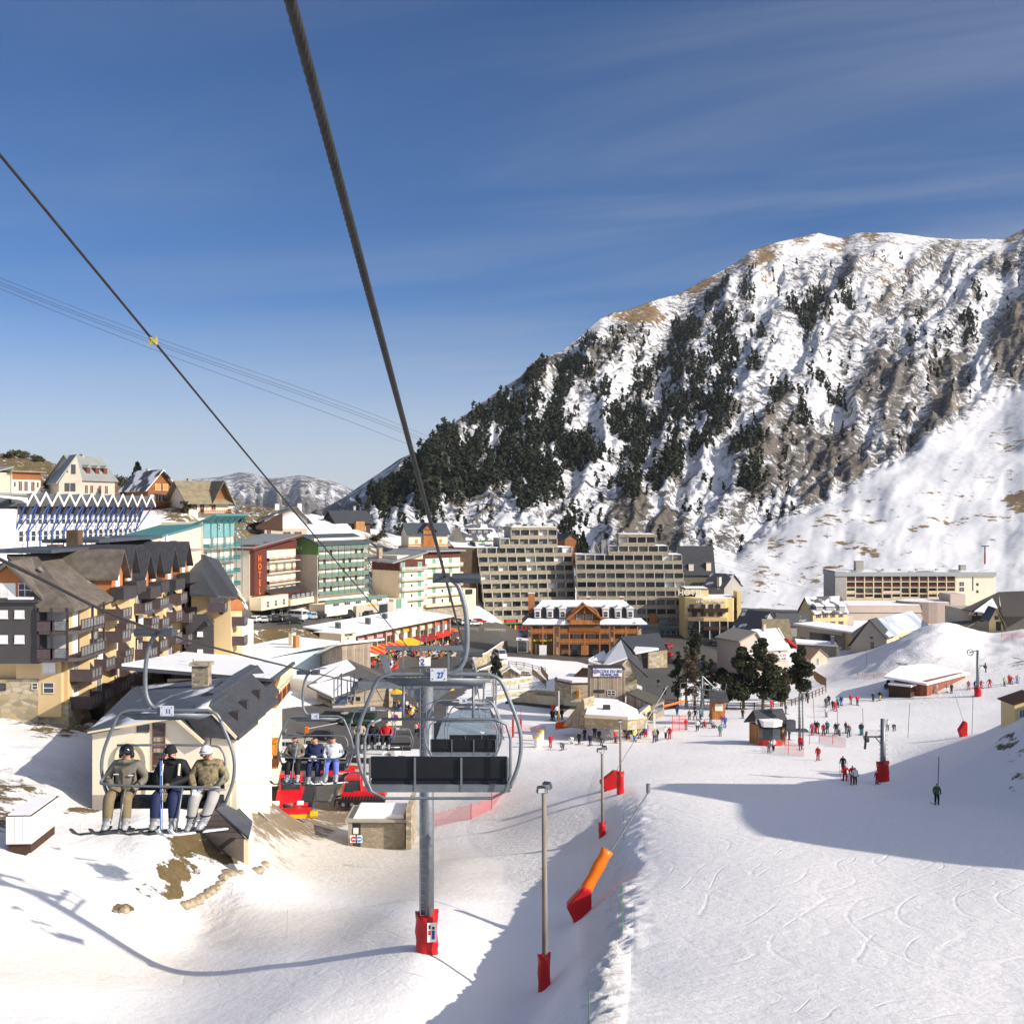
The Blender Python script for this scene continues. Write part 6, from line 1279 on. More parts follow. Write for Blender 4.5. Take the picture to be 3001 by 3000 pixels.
# weathered barn
bn_ = empty('board_barn', tuple(W(973, 2075, 194)), 0, 'weathered board barn with half snow covered grey roof', 'barn')
GR = mat('grey_felt_roof', (.115, .11, .10), .85, var=.12, scale=.4)
worldpart('roof', [[(1022,1932,212),(1128,1976,206),(1150,1996,196),(973,2044,190),(898,2008,196)]], GR, bn_)
worldpart('roof_snow', [[(905,2006,195.5),(1020,1980,200),(1075,2002,195),(973,2040,190)], [(846,1982,203),(1016,1932,212),(1040,1955,206),(930,1998,198)]], snowy('barn_snow', (.11, .105, .10), .82, .3), bn_, .3)
worldwall('board_wall', [[(973,2048,191),(1148,2002,196),(1150,2078,197),(975,2084,191)]], WOODGH, bn_)
worldwall('side_wall', [[(928,2026,196),(973,2046,191),(975,2080,191),(930,2056,196)]], WOODG, bn_)
worldwall('low_wall', [[(850,1985,205),(926,2004,198),(928,2050,198),(850,2020,205)]], CREAM2, bn_)
for p, q in ((1030, 2052), (1049, 2053)): a = W(p, q, 192.5) - bn_.location; new('window', wmesh('darkf', .8, .7), bn_, (a.x, a.y - .1, a.z))
worldwall('stone_quoin', [[(1139,2004,195.4),(1150,2001,195.8),(1151,2078,195.8),(1140,2078,195.4)]], STONE, bn_)
worldwall('eave_windows', [[(935,2036,195.2),(968,2051,191.4),(968,2060,191.4),(935,2044,195.2)]], GLASS, bn_, -.1)
mr = empty('pavilion', tuple(W(1380, 2180, 165)), 0, 'low pavilion with ribbed metal roof behind the empty chairs', 'pavilion')
RIB = plank_mat('ribbed_metal', (.20, .25, .29), (.30, .36, .40), .5, rough=.4)
worldpart('metal_roof', [[(1278,2165,160),(1300,2100,172),(1385,2058,184),(1430,2066,182),(1462,2120,168),(1480,2170,160)], ], RIB, mr, .25)
worldwall('wall', [[(1278,2168,160.5),(1480,2172,160.5),(1480,2196,160.5),(1278,2192,160.5)]], CREAM, mr, 6); worldpart('roof_snow', [[(1335,2175,159.4),(1380,2140,165),(1420,2145,164),(1405,2178,158.8)]], SNOWM, mr, .3)
s = Bd('block_hut', 'small concrete block hut with snow and sledge poles on its roof', 'hut', (1022, 107), (1192, 107), 2490, zb=CZ - 32.3)
u, v = s.u, s.v; s.box('wall', 0, s.w - .2, 0, 4.5, -1.5, v(2405), BLOCK); s.box('roof', -.3, s.w + .3, -.5, 5, v(2405), v(2398), CONC); s.prism('roof_snow', [(.4, 0), (s.w - .3, 0), (s.w - .3, .35), (.6, .4)], 0, 4.4, 'y', SNOWM).location = (0, 0, v(2398))
s.box('dark_doorway', u(1034), u(1056), -.05, .1, 0, v(2412), DARK); s.box('left_pier', -.02, u(1032), -.35, 0, -1, v(2405), CONC); s.box('electric_box', u(1036), u(1050), -.35, -.06, v(2440), v(2424), WHITE); s.box('stone_edge', s.w, s.w + .5, -1.0, 5, -2, v(2360), STONE)
# right side: summit lift terminal, A-frame, sheds
s = Bd('lift_terminal', 'large dark hip roofed terminal with the word PIC at the right edge', 'lift station', (2828, 300), (3060, 300), 1850)
u, v = s.u, s.v
worldpart('roof', [[(2817,1786,296),(2926,1734,306),(3010,1732,306),(2940,1800,294)][:2] + [(2932,1800,292),(2860,1790,294)], [(2926,1734,306),(3080,1728,306),(3080,1804,290),(2938,1804,290)]], mat('dark_shingle_roof', (.07, .062, .055), .85, var=.15), s.o)
s.box('wall', 0, s.w, 2, 14, -3, v(1786), BEIGE); s.box('brown_wall', u(2857), u(2890), 1.2, 2, v(1822), v(1792), DARKW); s.box('grey_front_wall', u(2935), s.w, -1, 3, -3, v(1806), mat('dark_grey_boards', (.12, .11, .10), .85))
lettering('PIC du MIDI', 1.3, TXT_W, s.o, (u(2880), 1.1, v(1800)), name='name_lettering'); worldpart('roof_snow', [[(2855,1790,292),(2908,1752,300),(2922,1778,294),(2880,1793,291)]], SNOWM, s.o)
s = Bd('aframe_hut', 'small pale yellow A-frame gable hut with open dark doorway on the snowy mound', 'hut', (2893, 276), (2958, 274), 1852)
u, v = s.u, s.v; s.prism('wall', [(u(2897), -2), (u(2950), -1), (u(2920), v(1783)), (u(2898), v(1818))], 0, 5, 'y', YELLOW2)
s.box('doorway', u(2918), u(2933), -.08, .05, v(1846), v(1820), DARK); s.win([u(2920)], [v(1815)], 1.0, 1.0, 'grey')
worldpart('roof', [[(2873,1812,274),(2896,1774,276),(2920,1782,273),(2898,1820,272)]], SLATEBL, s.o); worldpart('roof_edge', [[(2920,1780,273),(2955,1848,273),(2955,1850,280),(2920,1782,280)]], MOSSR, s.o)
s = Bd('timber_canopy', 'low dark roofed timber frame canopy behind the snow mound', 'shelter', (2735, 300), (2850, 290), 1878)
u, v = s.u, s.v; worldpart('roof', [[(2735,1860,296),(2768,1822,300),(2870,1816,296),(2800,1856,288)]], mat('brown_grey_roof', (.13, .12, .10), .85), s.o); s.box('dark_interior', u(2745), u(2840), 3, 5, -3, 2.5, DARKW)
fb = MB()
for a, b in (((2738,1870),(2775,1828)), ((2775,1828),(2775,1870)), ((2775,1845),(2740,1880)), ((2740,1866),(2790,1864)), ((2757,1850),(2775,1868))):
    A_ = s.o.matrix_basis.inverted() @ W(*a, 291); B_ = s.o.matrix_basis.inverted() @ W(*b, 291); fb.tube([A_, B_], .22, 4)
fb.build('timber_frame', BEIGE, s.o)
s = Bd('wooden_shed', 'low reddish boarded shed with snowy roof below the snow mound', 'shed', (2716, 200), (2828, 214), 2042, zb=CZ - 33)
REDB = plank_mat('reddish_boards', (.20, .055, .03), (.32, .11, .06), .3); u, v = s.u, s.v
s.prism('wall', [(0, -2), (s.w, -2), (s.w, 2.6), (0, 2.9)], 0, 6, 'y', REDB); MB().slab([(-1.6, -.6, 2.8), (s.w + .5, -.6, 2.5), (s.w + .2, 7, 3.6), (s.w * .4, 8, 4.2), (-2, 7, 3.4)], .35).build('roof_snow', SNOWM, s.o); s.box('side_wing', -2.4, -.05, 2, 6, -2, 2.0, DARKW); s.box('wing_snow', -2.6, -.1, 1.8, 6, 2.0, 2.3, SNOWM)
s = Bd('lift_cabin', 'red fronted wooden lift cabin with snow on its dark roof on the piste', 'cabin', (2221, 146), (2308, 147), 2188)
u, v = s.u, s.v; sw = s.w
s.box('board_wall', .3, sw - .2, .2, 3.2, -.8, 2.6, WOODH); MB().slab([(-.1, -.5, 2.7), (sw + .2, -.3, 2.6), (sw + .2, 1.8, 4.5), (.2, 1.8, 4.5)], .15).slab([(.2, 1.82, 4.5), (sw + .2, 1.82, 4.5), (sw + .2, 4, 2.6), (-.1, 4, 2.6)], .15).build('roof', SLATE, s.o)
MB().prism([(u(2226), -.9), (u(2250), -1.5), (u(2282), -.9), (u(2282), .2), (u(2226), .2)], -.9, 1.0, 'z').build('red_bow_front', RED, s.o); MB().prism([(u(2226), -.85), (u(2250), -1.4), (u(2282), -.85), (u(2282), .2), (u(2226), .2)], 1.0, 2.5, 'z').build('cab_window', GLASS, s.o)
MB().prism([(u(2226), -1.1), (u(2250), -1.7), (u(2282), -1.0), (u(2280), 1.4), (u(2228), 1.4)], 2.75, 3.5, 'z').build('roof_snow', SNOWM, s.o)
s = Bd('ticket_kiosk', 'small brown wooden kiosk with slate roof and white notice board by the trees', 'kiosk', (2081, 172), (2130, 172), 2098)
s.box('board_wall', .3, s.w - .3, 0, 2.4, -.5, 2.2, WOODO); s.box('notice_board', .7, s.w - .65, -.1, .02, .8, 1.9, CREAM2); MB().slab([(-.2, -.6, 2.3), (s.w + .2, -.6, 2.3), (s.w + .1, 1.3, 3.6), (0, 1.3, 3.6)], .15).slab([(0, 1.32, 3.6), (s.w + .1, 1.32, 3.6), (s.w + .2, 3, 2.3), (-.2, 3, 2.3)], .15).build('roof', SLATE, s.o)
_h = hit(2985, 2108, 90)
s = Bd('yellow_hut', 'small yellow hut at the right edge above the shaded bank', 'hut', (2973, _h.y), (3030, _h.y), 2108, zb=_h.z)
s.o.scale = (1, 1, 1)
s.box('wall', 0, s.w, 0, 3, -2, 1.6, YELLOW2); s.prism('roof', [(-.25, 1.4), (s.w + .3, 2.2), (s.w + .3, 2.35), (-.3, 1.5)], -.3, 3.2, 'y', DARKW); s.win([.7], [.2], .5, .7, 'cur')
s = Bd('mountain_hut', 'tiny white hut beside a mast on the mountain snowfield', 'hut', (2694, 760), (2734, 760), 1436)
s.box('wall', 0, s.w, 0, 5, -3, 2.6, WHITE); s.box('roof', -.3, s.w + .3, -.3, 5.3, 2.6, 2.9, GREYW); MB().tube([(-1.2, 0, -3), (-1.2, 0, 10)], .35, 6).build('mast', DARKW, s.o)
s = Bd('white_container', 'white box container with snow dusted top on the left snowfield', 'container', (17, 67), (90, 67), 2478)
k_ = s.w; s.o.rotation_euler.z = .05
s.box('box', 0, k_, 0, 4.6, .1, 1.75, WHITE); s.box('top_rim', -.02, k_ + .02, -.02, 4.62, 1.75, 1.79, DARKW); s.box('top_snow', .08, k_ - .1, .06, 4.4, 1.79, 1.86, SNOWM); s.box('base_shadow_block', .1, k_ - .1, .2, 4.2, -.5, .1, DARKW)  # dark brown block under the box stands in for its base shadow
for i in range(1, 3): s.box('door_seam', k_ * i / 3 + .0, k_ * i / 3 + .015, -.015, 0, .15, 1.7, GREYW)
# people
PM = {}
def pcol(n, c, r=.75):
    return mat('cloth_' + n, c, r, var=.18, scale=6)
CL = {'red': (.50, .015, .02), 'black': (.012, .012, .014), 'navy': (.018, .025, .075), 'white': (.68, .68, .68), 'grey': (.17, .17, .18), 'blue': (.05, .12, .42), 'beige': (.38, .31, .22), 'green': (.06, .11, .06),
      'orange': (.75, .2, .03), 'teal': (.05, .2, .22), 'brown': (.12, .07, .04), 'yellow': (.7, .5, .05), 'pink': (.55, .15, .25), 'khaki': (.17, .155, .125), 'tan': (.20, .155, .085), 'lightgrey': (.40, .38, .36), 'periwinkle': (.12, .16, .50)}
def cm_(n): return pcol(n, CL[n])
SKIN = mat('skin', (.52, .27, .18), .55, var=.08, scale=8)
HAIR = mat('dark_hair', (.035, .02, .012), .7)
def skinned(name, V_, E_, zones, levels=1):
    keys = list(V_.keys()); idx = {k: i for i, k in enumerate(keys)}
    me = bpy.data.meshes.new(name); me.from_pydata([V_[k][:3] for k in keys], [(idx[a], idx[b]) for a, b, z in E_], [])
    o = bpy.data.objects.new('tmp', me); COL.objects.link(o)
    mo = o.modifiers.new('s', 'SKIN'); mo.use_smooth_shade = True
    sv = me.skin_vertices[0].data
    for k in keys: sv[idx[k]].radius = (V_[k][3], V_[k][4] if len(V_[k]) > 4 else V_[k][3])
    sv[0].use_root = True
    sb = o.modifiers.new('u', 'SUBSURF'); sb.levels = levels; sb.render_levels = levels
    bpy.context.view_layer.update()
    ev = o.evaluated_get(bpy.context.evaluated_depsgraph_get())
    r = bpy.data.meshes.new_from_object(ev); r.name = name
    bpy.data.objects.remove(o)
    n = len(r.polygons); C_ = np.empty(n * 3); r.polygons.foreach_get('center', C_); C_ = C_.reshape(-1, 3)
    best = np.full(n, 1e9); zi = np.zeros(n, int)
    for a, b, z in E_:
        A_ = np.array(V_[a][:3]); B_ = np.array(V_[b][:3]); d = B_ - A_; L2 = (d * d).sum()
        t = np.clip(((C_ - A_) @ d) / L2, 0, 1); q = A_ + t[:, None] * d
        ra = V_[a][3] + (V_[b][3] - V_[a][3]) * t
        D = np.sqrt(((C_ - q) ** 2).sum(1)) / np.maximum(ra, .02)
        mk = D < best; best[mk] = D[mk]; zi[mk] = z
    return r, zi, C_
def skeleton(pelvis=(0, 0, .95), chest=(0, 0, 1.3), neck=(0, -.01, 1.5), head=(0, -.03, 1.64), sh=None, el=None, wr=None, hp=None, kn=None, an=None, toe=None, bulk=1.0):
    b = bulk
    V_ = {'pelvis': (*pelvis, .165 * b, .125 * b), 'waist': tuple((np.array(pelvis) * .5 + np.array(chest) * .5)) + (.165 * b, .125 * b), 'chest': (*chest, .185 * b, .13 * b), 'neck': (*neck, .075, .075), 'head': (*head, .1, .105),
          'top': (head[0], head[1] + .0, head[2] + .09, .078, .085)}
    E_ = [('pelvis', 'waist', 0), ('waist', 'chest', 0), ('chest', 'neck', 0), ('neck', 'head', 3), ('head', 'top', 3)]
    for i, sd in enumerate(('l', 'r')):
        V_['sh' + sd] = (*sh[i], .085 * b, .085 * b); V_['el' + sd] = (*el[i], .068 * b, .068 * b); V_['wr' + sd] = (*wr[i], .05 * b, .05 * b)
        d = Vector(wr[i]) - Vector(el[i]); hd = Vector(wr[i]) + d.normalized() * .11
        V_['ha' + sd] = (*hd, .045, .045)
        V_['hp' + sd] = (*hp[i], .115 * b, .115 * b); V_['kn' + sd] = (*kn[i], .085 * b, .085 * b); V_['an' + sd] = (*an[i], .068 * b, .068 * b); V_['to' + sd] = (*toe[i], .055, .05)
        V_['bo' + sd] = tuple(Vector(an[i]) * .72 + Vector(kn[i]) * .28) + (.072 * b, .072 * b)
        E_ += [('chest', 'sh' + sd, 0), ('sh' + sd, 'el' + sd, 0), ('el' + sd, 'wr' + sd, 0), ('wr' + sd, 'ha' + sd, 4), ('pelvis', 'hp' + sd, 1), ('hp' + sd, 'kn' + sd, 1), ('kn' + sd, 'bo' + sd, 1), ('bo' + sd, 'an' + sd, 2), ('an' + sd, 'to' + sd, 2)]
    return V_, E_
def mir(a, dx=0): return [(a[0], a[1], a[2]), (-a[0] + dx, a[1], a[2])]
POSE = {
 'stand': dict(sh=mir((.2, 0, 1.42)), el=mir((.29, .03, 1.16)), wr=mir((.27, -.12, .96)), hp=mir((.1, 0, .88)), kn=mir((.12, -.03, .5)), an=mir((.13, 0, .12)), toe=mir((.14, -.17, .06))),
 'wide': dict(sh=mir((.2, 0, 1.42)), el=mir((.36, -.05, 1.2)), wr=mir((.42, -.22, 1.02)), hp=mir((.1, 0, .88)), kn=mir((.2, -.06, .5)), an=mir((.24, 0, .12)), toe=mir((.27, -.17, .06))),
 'ski': dict(pelvis=(0, .12, .78), chest=(0, -.02, 1.13), neck=(0, -.1, 1.32), head=(0, -.15, 1.45), sh=mir((.2, -.04, 1.25)), el=mir((.33, -.14, 1.03)), wr=mir((.33, -.38, .95)), hp=mir((.1, .12, .74)), kn=mir((.15, -.12, .46)), an=mir((.15, .05, .12)), toe=mir((.15, -.15, .06))),
 'walk': dict(sh=mir((.2, 0, 1.42)), el=[(.27, .15, 1.18), (-.27, -.1, 1.17)], wr=[(.26, .1, .95), (-.24, -.3, 1.02)], hp=mir((.1, 0, .88)), kn=[(.1, -.18, .53), (-.1, .04, .5)], an=[(.1, -.2, .12), (-.1, .32, .17)], toe=[(.1, -.37, .07), (-.1, .2, .05)]),
 'bend': dict(pelvis=(0, .25, .86), chest=(0, -.1, .98), neck=(0, -.27, .93), head=(0, -.38, .85), sh=mir((.19, -.18, .93)), el=mir((.2, -.26, .66)), wr=mir((.13, -.3, .42)), hp=mir((.1, .25, .82)), kn=mir((.13, .05, .47)), an=mir((.13, .12, .12)), toe=mir((.13, -.06, .06))),
 'ground': dict(pelvis=(0, 0, .18), chest=(0, .1, .52), neck=(0, .06, .72), head=(0, .02, .86), sh=mir((.2, .08, .64)), el=mir((.27, .2, .38)), wr=mir((.25, .05, .2)), hp=mir((.1, -.02, .16)), kn=mir((.16, -.38, .42)), an=mir((.2, -.62, .12)), toe=mir((.2, -.78, .08))),
 'seat': dict(pelvis=(0, .05, .56), chest=(0, .08, .92), neck=(0, .05, 1.12), head=(0, .02, 1.26), sh=mir((.2, .07, 1.04)), el=mir((.26, -.02, .8)), wr=mir((.14, -.25, .74)), hp=mir((.1, .02, .53)), kn=mir((.13, -.4, .56)), an=mir((.13, -.38, .12)), toe=mir((.13, -.54, .06))),
}
PME = {}
for k, kw in POSE.items():
    V_, E_ = skeleton(bulk=1.12, **kw)
    me, zi, C_ = skinned('person_' + k, V_, E_, None)
    hd = np.array(V_['head'][:3])
    hat = (zi == 3) & ((C_[:, 2] > hd[2] + .035) | (C_[:, 1] > hd[1] + .03)) & (C_[:, 2] > hd[2] - .06)
    zi[hat] = 5
    for i in range(6): me.materials.append(cm_('black'))
    me.polygons.foreach_set('material_index', zi)
    PME[k] = me
SKIM = {}
def ski_meshes():
    b = MB()
    b.prism([(-.85, 0), (.62, 0), (.74, .03), (.84, .1), (.82, .12), (.7, .05), (.6, .025), (-.85, .025)], -.04, .04, 'x')
    me = b.mesh('ski');
    return me
SKIME = ski_meshes()
me_pole = MB().tube([(0, 0, 0), (0, -.04, 1.12)], [.012, .016], 5).mesh('ski_pole')
SKM = {n: mat('ski_' + n, c, .35, var=.1) for n, c in {'red': (.5, .03, .02), 'black': (.03, .03, .03), 'blue': (.05, .1, .45), 'white': (.7, .7, .7), 'yellow': (.7, .5, .03)}.items()}
SKMES = {}
for n, q in SKM.items():
    me = SKIME.copy(); me.materials.append(q); SKMES[n] = me
me_pole.materials.append(METALD)
def person(loc, pose='stand', yaw=0.0, jacket='red', trousers='black', hat='black', skis=None, poles=False, scale=1.0, label=None, group=None, gloves='black'):
    o = bpy.data.objects.new('person', PME[pose]); COL.objects.link(o)
    o.location = loc; o.rotation_euler = (0, 0, yaw); o.scale = (scale,) * 3
    for i, q in enumerate((cm_(jacket), cm_(trousers), cm_('grey' if trousers == 'black' else 'black'), SKIN, cm_(gloves), HAIR if hat == 'hair' else cm_(hat))):
        o.material_slots[i].link = 'OBJECT'; o.material_slots[i].material = q
    kw = POSE[pose]
    if skis:
        for i in (0, 1):
            a = kw['an'][i]; k = new('ski', SKMES[skis], o, (a[0], a[1] - .1, .015)); k.rotation_euler = (0, 0, R(180) + (.12 if i else -.12))
    if poles:
        for i in (0, 1):
            w_ = kw['wr'][i]; k = new('ski_pole', me_pole, o, (w_[0] * 1.15, w_[1] + .02, 0 if pose != 'ski' else w_[2] - 1.0)); k.rotation_euler = (R(-12) if pose != 'ski' else R(-35), R(6) * (1 if i == 0 else -1), 0)
    tag(o, label, 'person', group)
    return o
COLN = {'lightgrey': 'light grey', 'khaki': 'khaki grey', 'tan': 'tan'}
def cn(c): return COLN.get(c, c)
def P_at(px, py, pose, jacket, trousers, where, skis=None, poles=False, yaw=None, hat='black', scale=1.0, group='skiers on the piste', dmin=60):
    p = hit(px, py, dmin)
    y = random.uniform(-.9, .9) if yaw is None else yaw
    lab = {'stand': '', 'wide': 'arms out', 'ski': 'crouching', 'walk': 'walking', 'bend': 'bending down', 'ground': 'sitting', 'seat': 'seated'}[pose]
    return person(p, pose, y, jacket, trousers, hat, skis, poles, scale, '%s in %s jacket, %s trousers, %s' % ('child' if scale < .85 else 'skier' if skis else 'person', cn(jacket), cn(trousers), (lab + ' ' + where).strip()), group)
# skiers read off the photograph: (px, foot row, pose, jacket, trousers, where, skis, poles)
LST = [
 (2476,2288,'ski','red','red','lower right, left of the tall pylon','red',True), (2505,2300,'stand','white','black','lower right beside the red clad instructor',None,False), (2498,2298,'stand','red','red','talking to the person in white','red',True),
 (2570,2298,'stand','red','red','at the foot of the tall pylon','black',False,.75), (2470,2262,'walk','black','navy','on the open piste below the net','black',True), (2397,2228,'stand','red','red','right of the pink net','red',False),
 (2253,2207,'stand','grey','grey','in front of the red cabin',None,False), (2266,2202,'walk','white','black','in front of the red cabin','white',False), (2346,2196,'stand','red','navy','just right of the red cabin','black',False),
 (2745,2358,'stand','green','black','alone in the hill shadow on the drag lift','black',False,.95), (2601,2140,'walk','white','grey','near the T-bar pole','white',False), (2620,2141,'bend','black','black','near the T-bar pole','black',False),
 (2176,2105,'stand','black','black','left of the red cabin on a board','black',False), (2262,2103,'walk','red','white','above the red cabin','red',False), (2302,2092,'stand','navy','grey','above the red cabin','blue',False), (2260,2077,'stand','red','red','by the fence under the pines','red',True),
 (2110,2157,'stand','teal','tan','on the open snow in the centre','white',False), (2043,2143,'stand','white','black','right of the red net','white',False), (2010,2138,'stand','red','grey','at the end of the red net','red',False), (2064,2129,'ground','red','grey','in the centre','red',False), (2090,2132,'ground','grey','brown','in the centre','black',False),
 (2124,2131,'stand','blue','blue','below the kiosk','blue',False), (2116,2126,'stand','pink','white','below the kiosk','white',False), (2120,2106,'stand','red','navy','beside the kiosk','red',False), (2107,2107,'bend','yellow','black','beside the kiosk','yellow',False), (2082,2116,'stand','blue','grey','below the kiosk on the left',None,False),
 (2052,2108,'stand','teal','navy','near the lift entrance','black',False), (2037,2109,'wide','black','grey','near the lift entrance','black',False), (2020,2110,'stand','grey','brown','near the lift entrance',None,False), (1984,2096,'stand','blue','navy','by the slanted red tape',None,False), (2048,2128,'bend','black','black','right of the red net','black',False),
 (1950,2165,'stand','white','black','at the right end of the ski class','white',False), (1962,2165,'stand','red','red','at the right end of the ski class','red',True), (1917,2174,'stand','beige','black','at the front of the ski class','black',False), (1926,2170,'stand','navy','grey','at the front of the ski class','blue',False),
 (1613,2189,'walk','red','red','left of the orange banner on skis','red',False), (1648,2197,'bend','grey','black','below the orange banner','black',False), (1674,2180,'bend','white','white','below the orange banner','white',False), (1697,2180,'stand','black','black','right of the orange banner','black',False), (1713,2168,'stand','black','navy','right of the orange banner','blue',False),
 (1729,2184,'stand','navy','navy','in front of the stone base','black',False), (1755,2172,'stand','black','black','in front of the stone base','black',False), (1763,2184,'bend','black','grey','in front of the stone base','black',False), (1742,2160,'stand','navy','black','in front of the stone base','red',False),
 (1793,2168,'stand','white','white','left in the ski class','white',False), (1803,2177,'stand','red','navy','left in the ski class','red',True), (1830,2160,'stand','black','yellow','left in the ski class','black',False), (1505,2100,'walk','black','black','on the snow path right of the metal roof',None,False),
 (1616,2110,'stand','black','navy','left of the flag pole','black',False), (1622,2112,'stand','navy','black','left of the flag pole','black',False), (1620,2092,'stand','red','red','left of the flag pole','red',False), (1636,2110,'stand','black','green','at the flag pole','white',False), (1646,2108,'stand','navy','black','at the flag pole','black',False), (1646,2090,'stand','black','black','near the pond edge','black',False), (1632,2097,'stand','white','grey','near the pond edge','white',False),
 (2428,2065,'stand','black','navy','in the group of ski school pupils','black',True), (2440,2079,'walk','black','black','in the group of ski school pupils','black',True), (2420,2071,'stand','grey','brown','in the group of ski school pupils','blue',True), (2447,2084,'walk','red','red','in the group of ski school pupils','red',True), (2455,2072,'stand','teal','black','in the group of ski school pupils','black',True), (2465,2067,'stand','navy','blue','in the group of ski school pupils','black',False), (2421,2101,'stand','lightgrey','grey','below the pupils','white',True),
 (2493,2063,'stand','red','grey','in the middle distance','red',False), (2512,2066,'stand','red','navy','in the middle distance','black',False), (2558,2055,'stand','black','black','in the middle distance','black',False), (2578,2052,'walk','black','yellow','in the middle distance','black',False), (2709,2035,'stand','navy','navy','in front of the reddish shed','blue',False), (2715,2036,'stand','navy','black','in front of the reddish shed','black',False), (2730,2024,'stand','red','red','in front of the reddish shed','red',False), (2744,2031,'stand','lightgrey','white','in front of the reddish shed','white',False), (2775,2029,'stand','grey','white','right of the reddish shed','black',False), (2788,2031,'stand','black','black','right of the reddish shed','black',False),
 (2838,2020,'stand','pink','red','in the far row at the right','red',True), (2856,2017,'ski','navy','blue','in the far row at the right','black',True), (2875,2016,'ski','red','red','in the far row at the right','red',True), (2900,2014,'wide','red','red','in the far row at the right','red',True), (2943,2010,'stand','beige','green','in the far row at the right','black',False), (2957,2003,'stand','red','red','in the far row at the right','red',True), (2963,2004,'ski','red','brown','in the far row at the right','black',True), (2980,2001,'ski','lightgrey','blue','in the far row at the right','blue',True),
 (2302,2160,'stand','navy','black','queueing behind the red cabin',None,False), (2312,2168,'stand','black','navy','queueing behind the red cabin','black',False), (2380,2154,'stand','pink','red','queueing at the drag lift','red',False), (2388,2146,'stand','black','grey','queueing at the drag lift','black',False), (2395,2148,'stand','black','red','queueing at the drag lift','black',False), (2413,2154,'stand','red','navy','queueing at the drag lift','red',False), (2424,2148,'stand','teal','navy','queueing at the drag lift','black',False), (2449,2152,'stand','navy','grey','queueing at the drag lift','black',False), (2459,2156,'stand','lightgrey','brown','queueing at the drag lift','white',True), (2455,2150,'stand','black','blue','queueing at the drag lift','black',False), (2478,2148,'stand','black','grey','queueing at the drag lift','black',False), (2487,2158,'stand','grey','navy','queueing at the drag lift','black',True), (2523,2154,'stand','black','teal','at the end of the drag lift queue','black',False), (2526,2151,'stand','brown','black','at the end of the drag lift queue','black',False)]
for t in LST:
    P_at(t[0], t[1], t[2], t[3], t[4], t[5], t[6], t[7], scale=t[8] if len(t) > 8 else random.uniform(.93, 1.04))
cc = ['red', 'navy', 'black', 'white', 'blue', 'orange', 'grey', 'yellow', 'teal', 'beige']
for i in range(26):
    a = random.uniform(1838, 1908); b = random.uniform(2138, 2176) - (a - 1838) * .05
    j = random.choice(cc); t_ = random.choice(['black', 'navy', 'grey', 'red', 'blue'])
    P_at(a, b, random.choice(['stand', 'stand', 'ski', 'wide']), j, t_, 'in the crowded ski class by the porch', random.choice(list(SKM)), random.random() < .4, hat=random.choice(['yellow', 'black', 'red', 'white', 'blue']), group='ski class in front of the stone base')
for (a, b, j, t_) in ((1407,1935,'black','black'),(1413,1935,'red','navy'),(1440,1940,'navy','black'),(1446,1938,'lightgrey','navy'),(1026,1832,'red','black'),(1948,2040,'black','black'),(1929,2012,'black','grey')):
    P_at(a, b, 'stand', j, t_, 'walking on the village road', group='people on the village roads', dmin=120)
P_at(772, 2278, 'stand', 'navy', 'black', 'on the muddy yard beside the cream building', group='people on the village roads', dmin=100)
p = G(1190, 170);
for (a, b, j, t_) in ((1225,2150,'red','black'),(1218,2152,'white','black'),(1252,2185,'brown','red'),(1264,2183,'red','red')): P_at(a, b, 'stand', j, t_, 'beside the lift station pavilion', group='people at the pavilion', dmin=100)
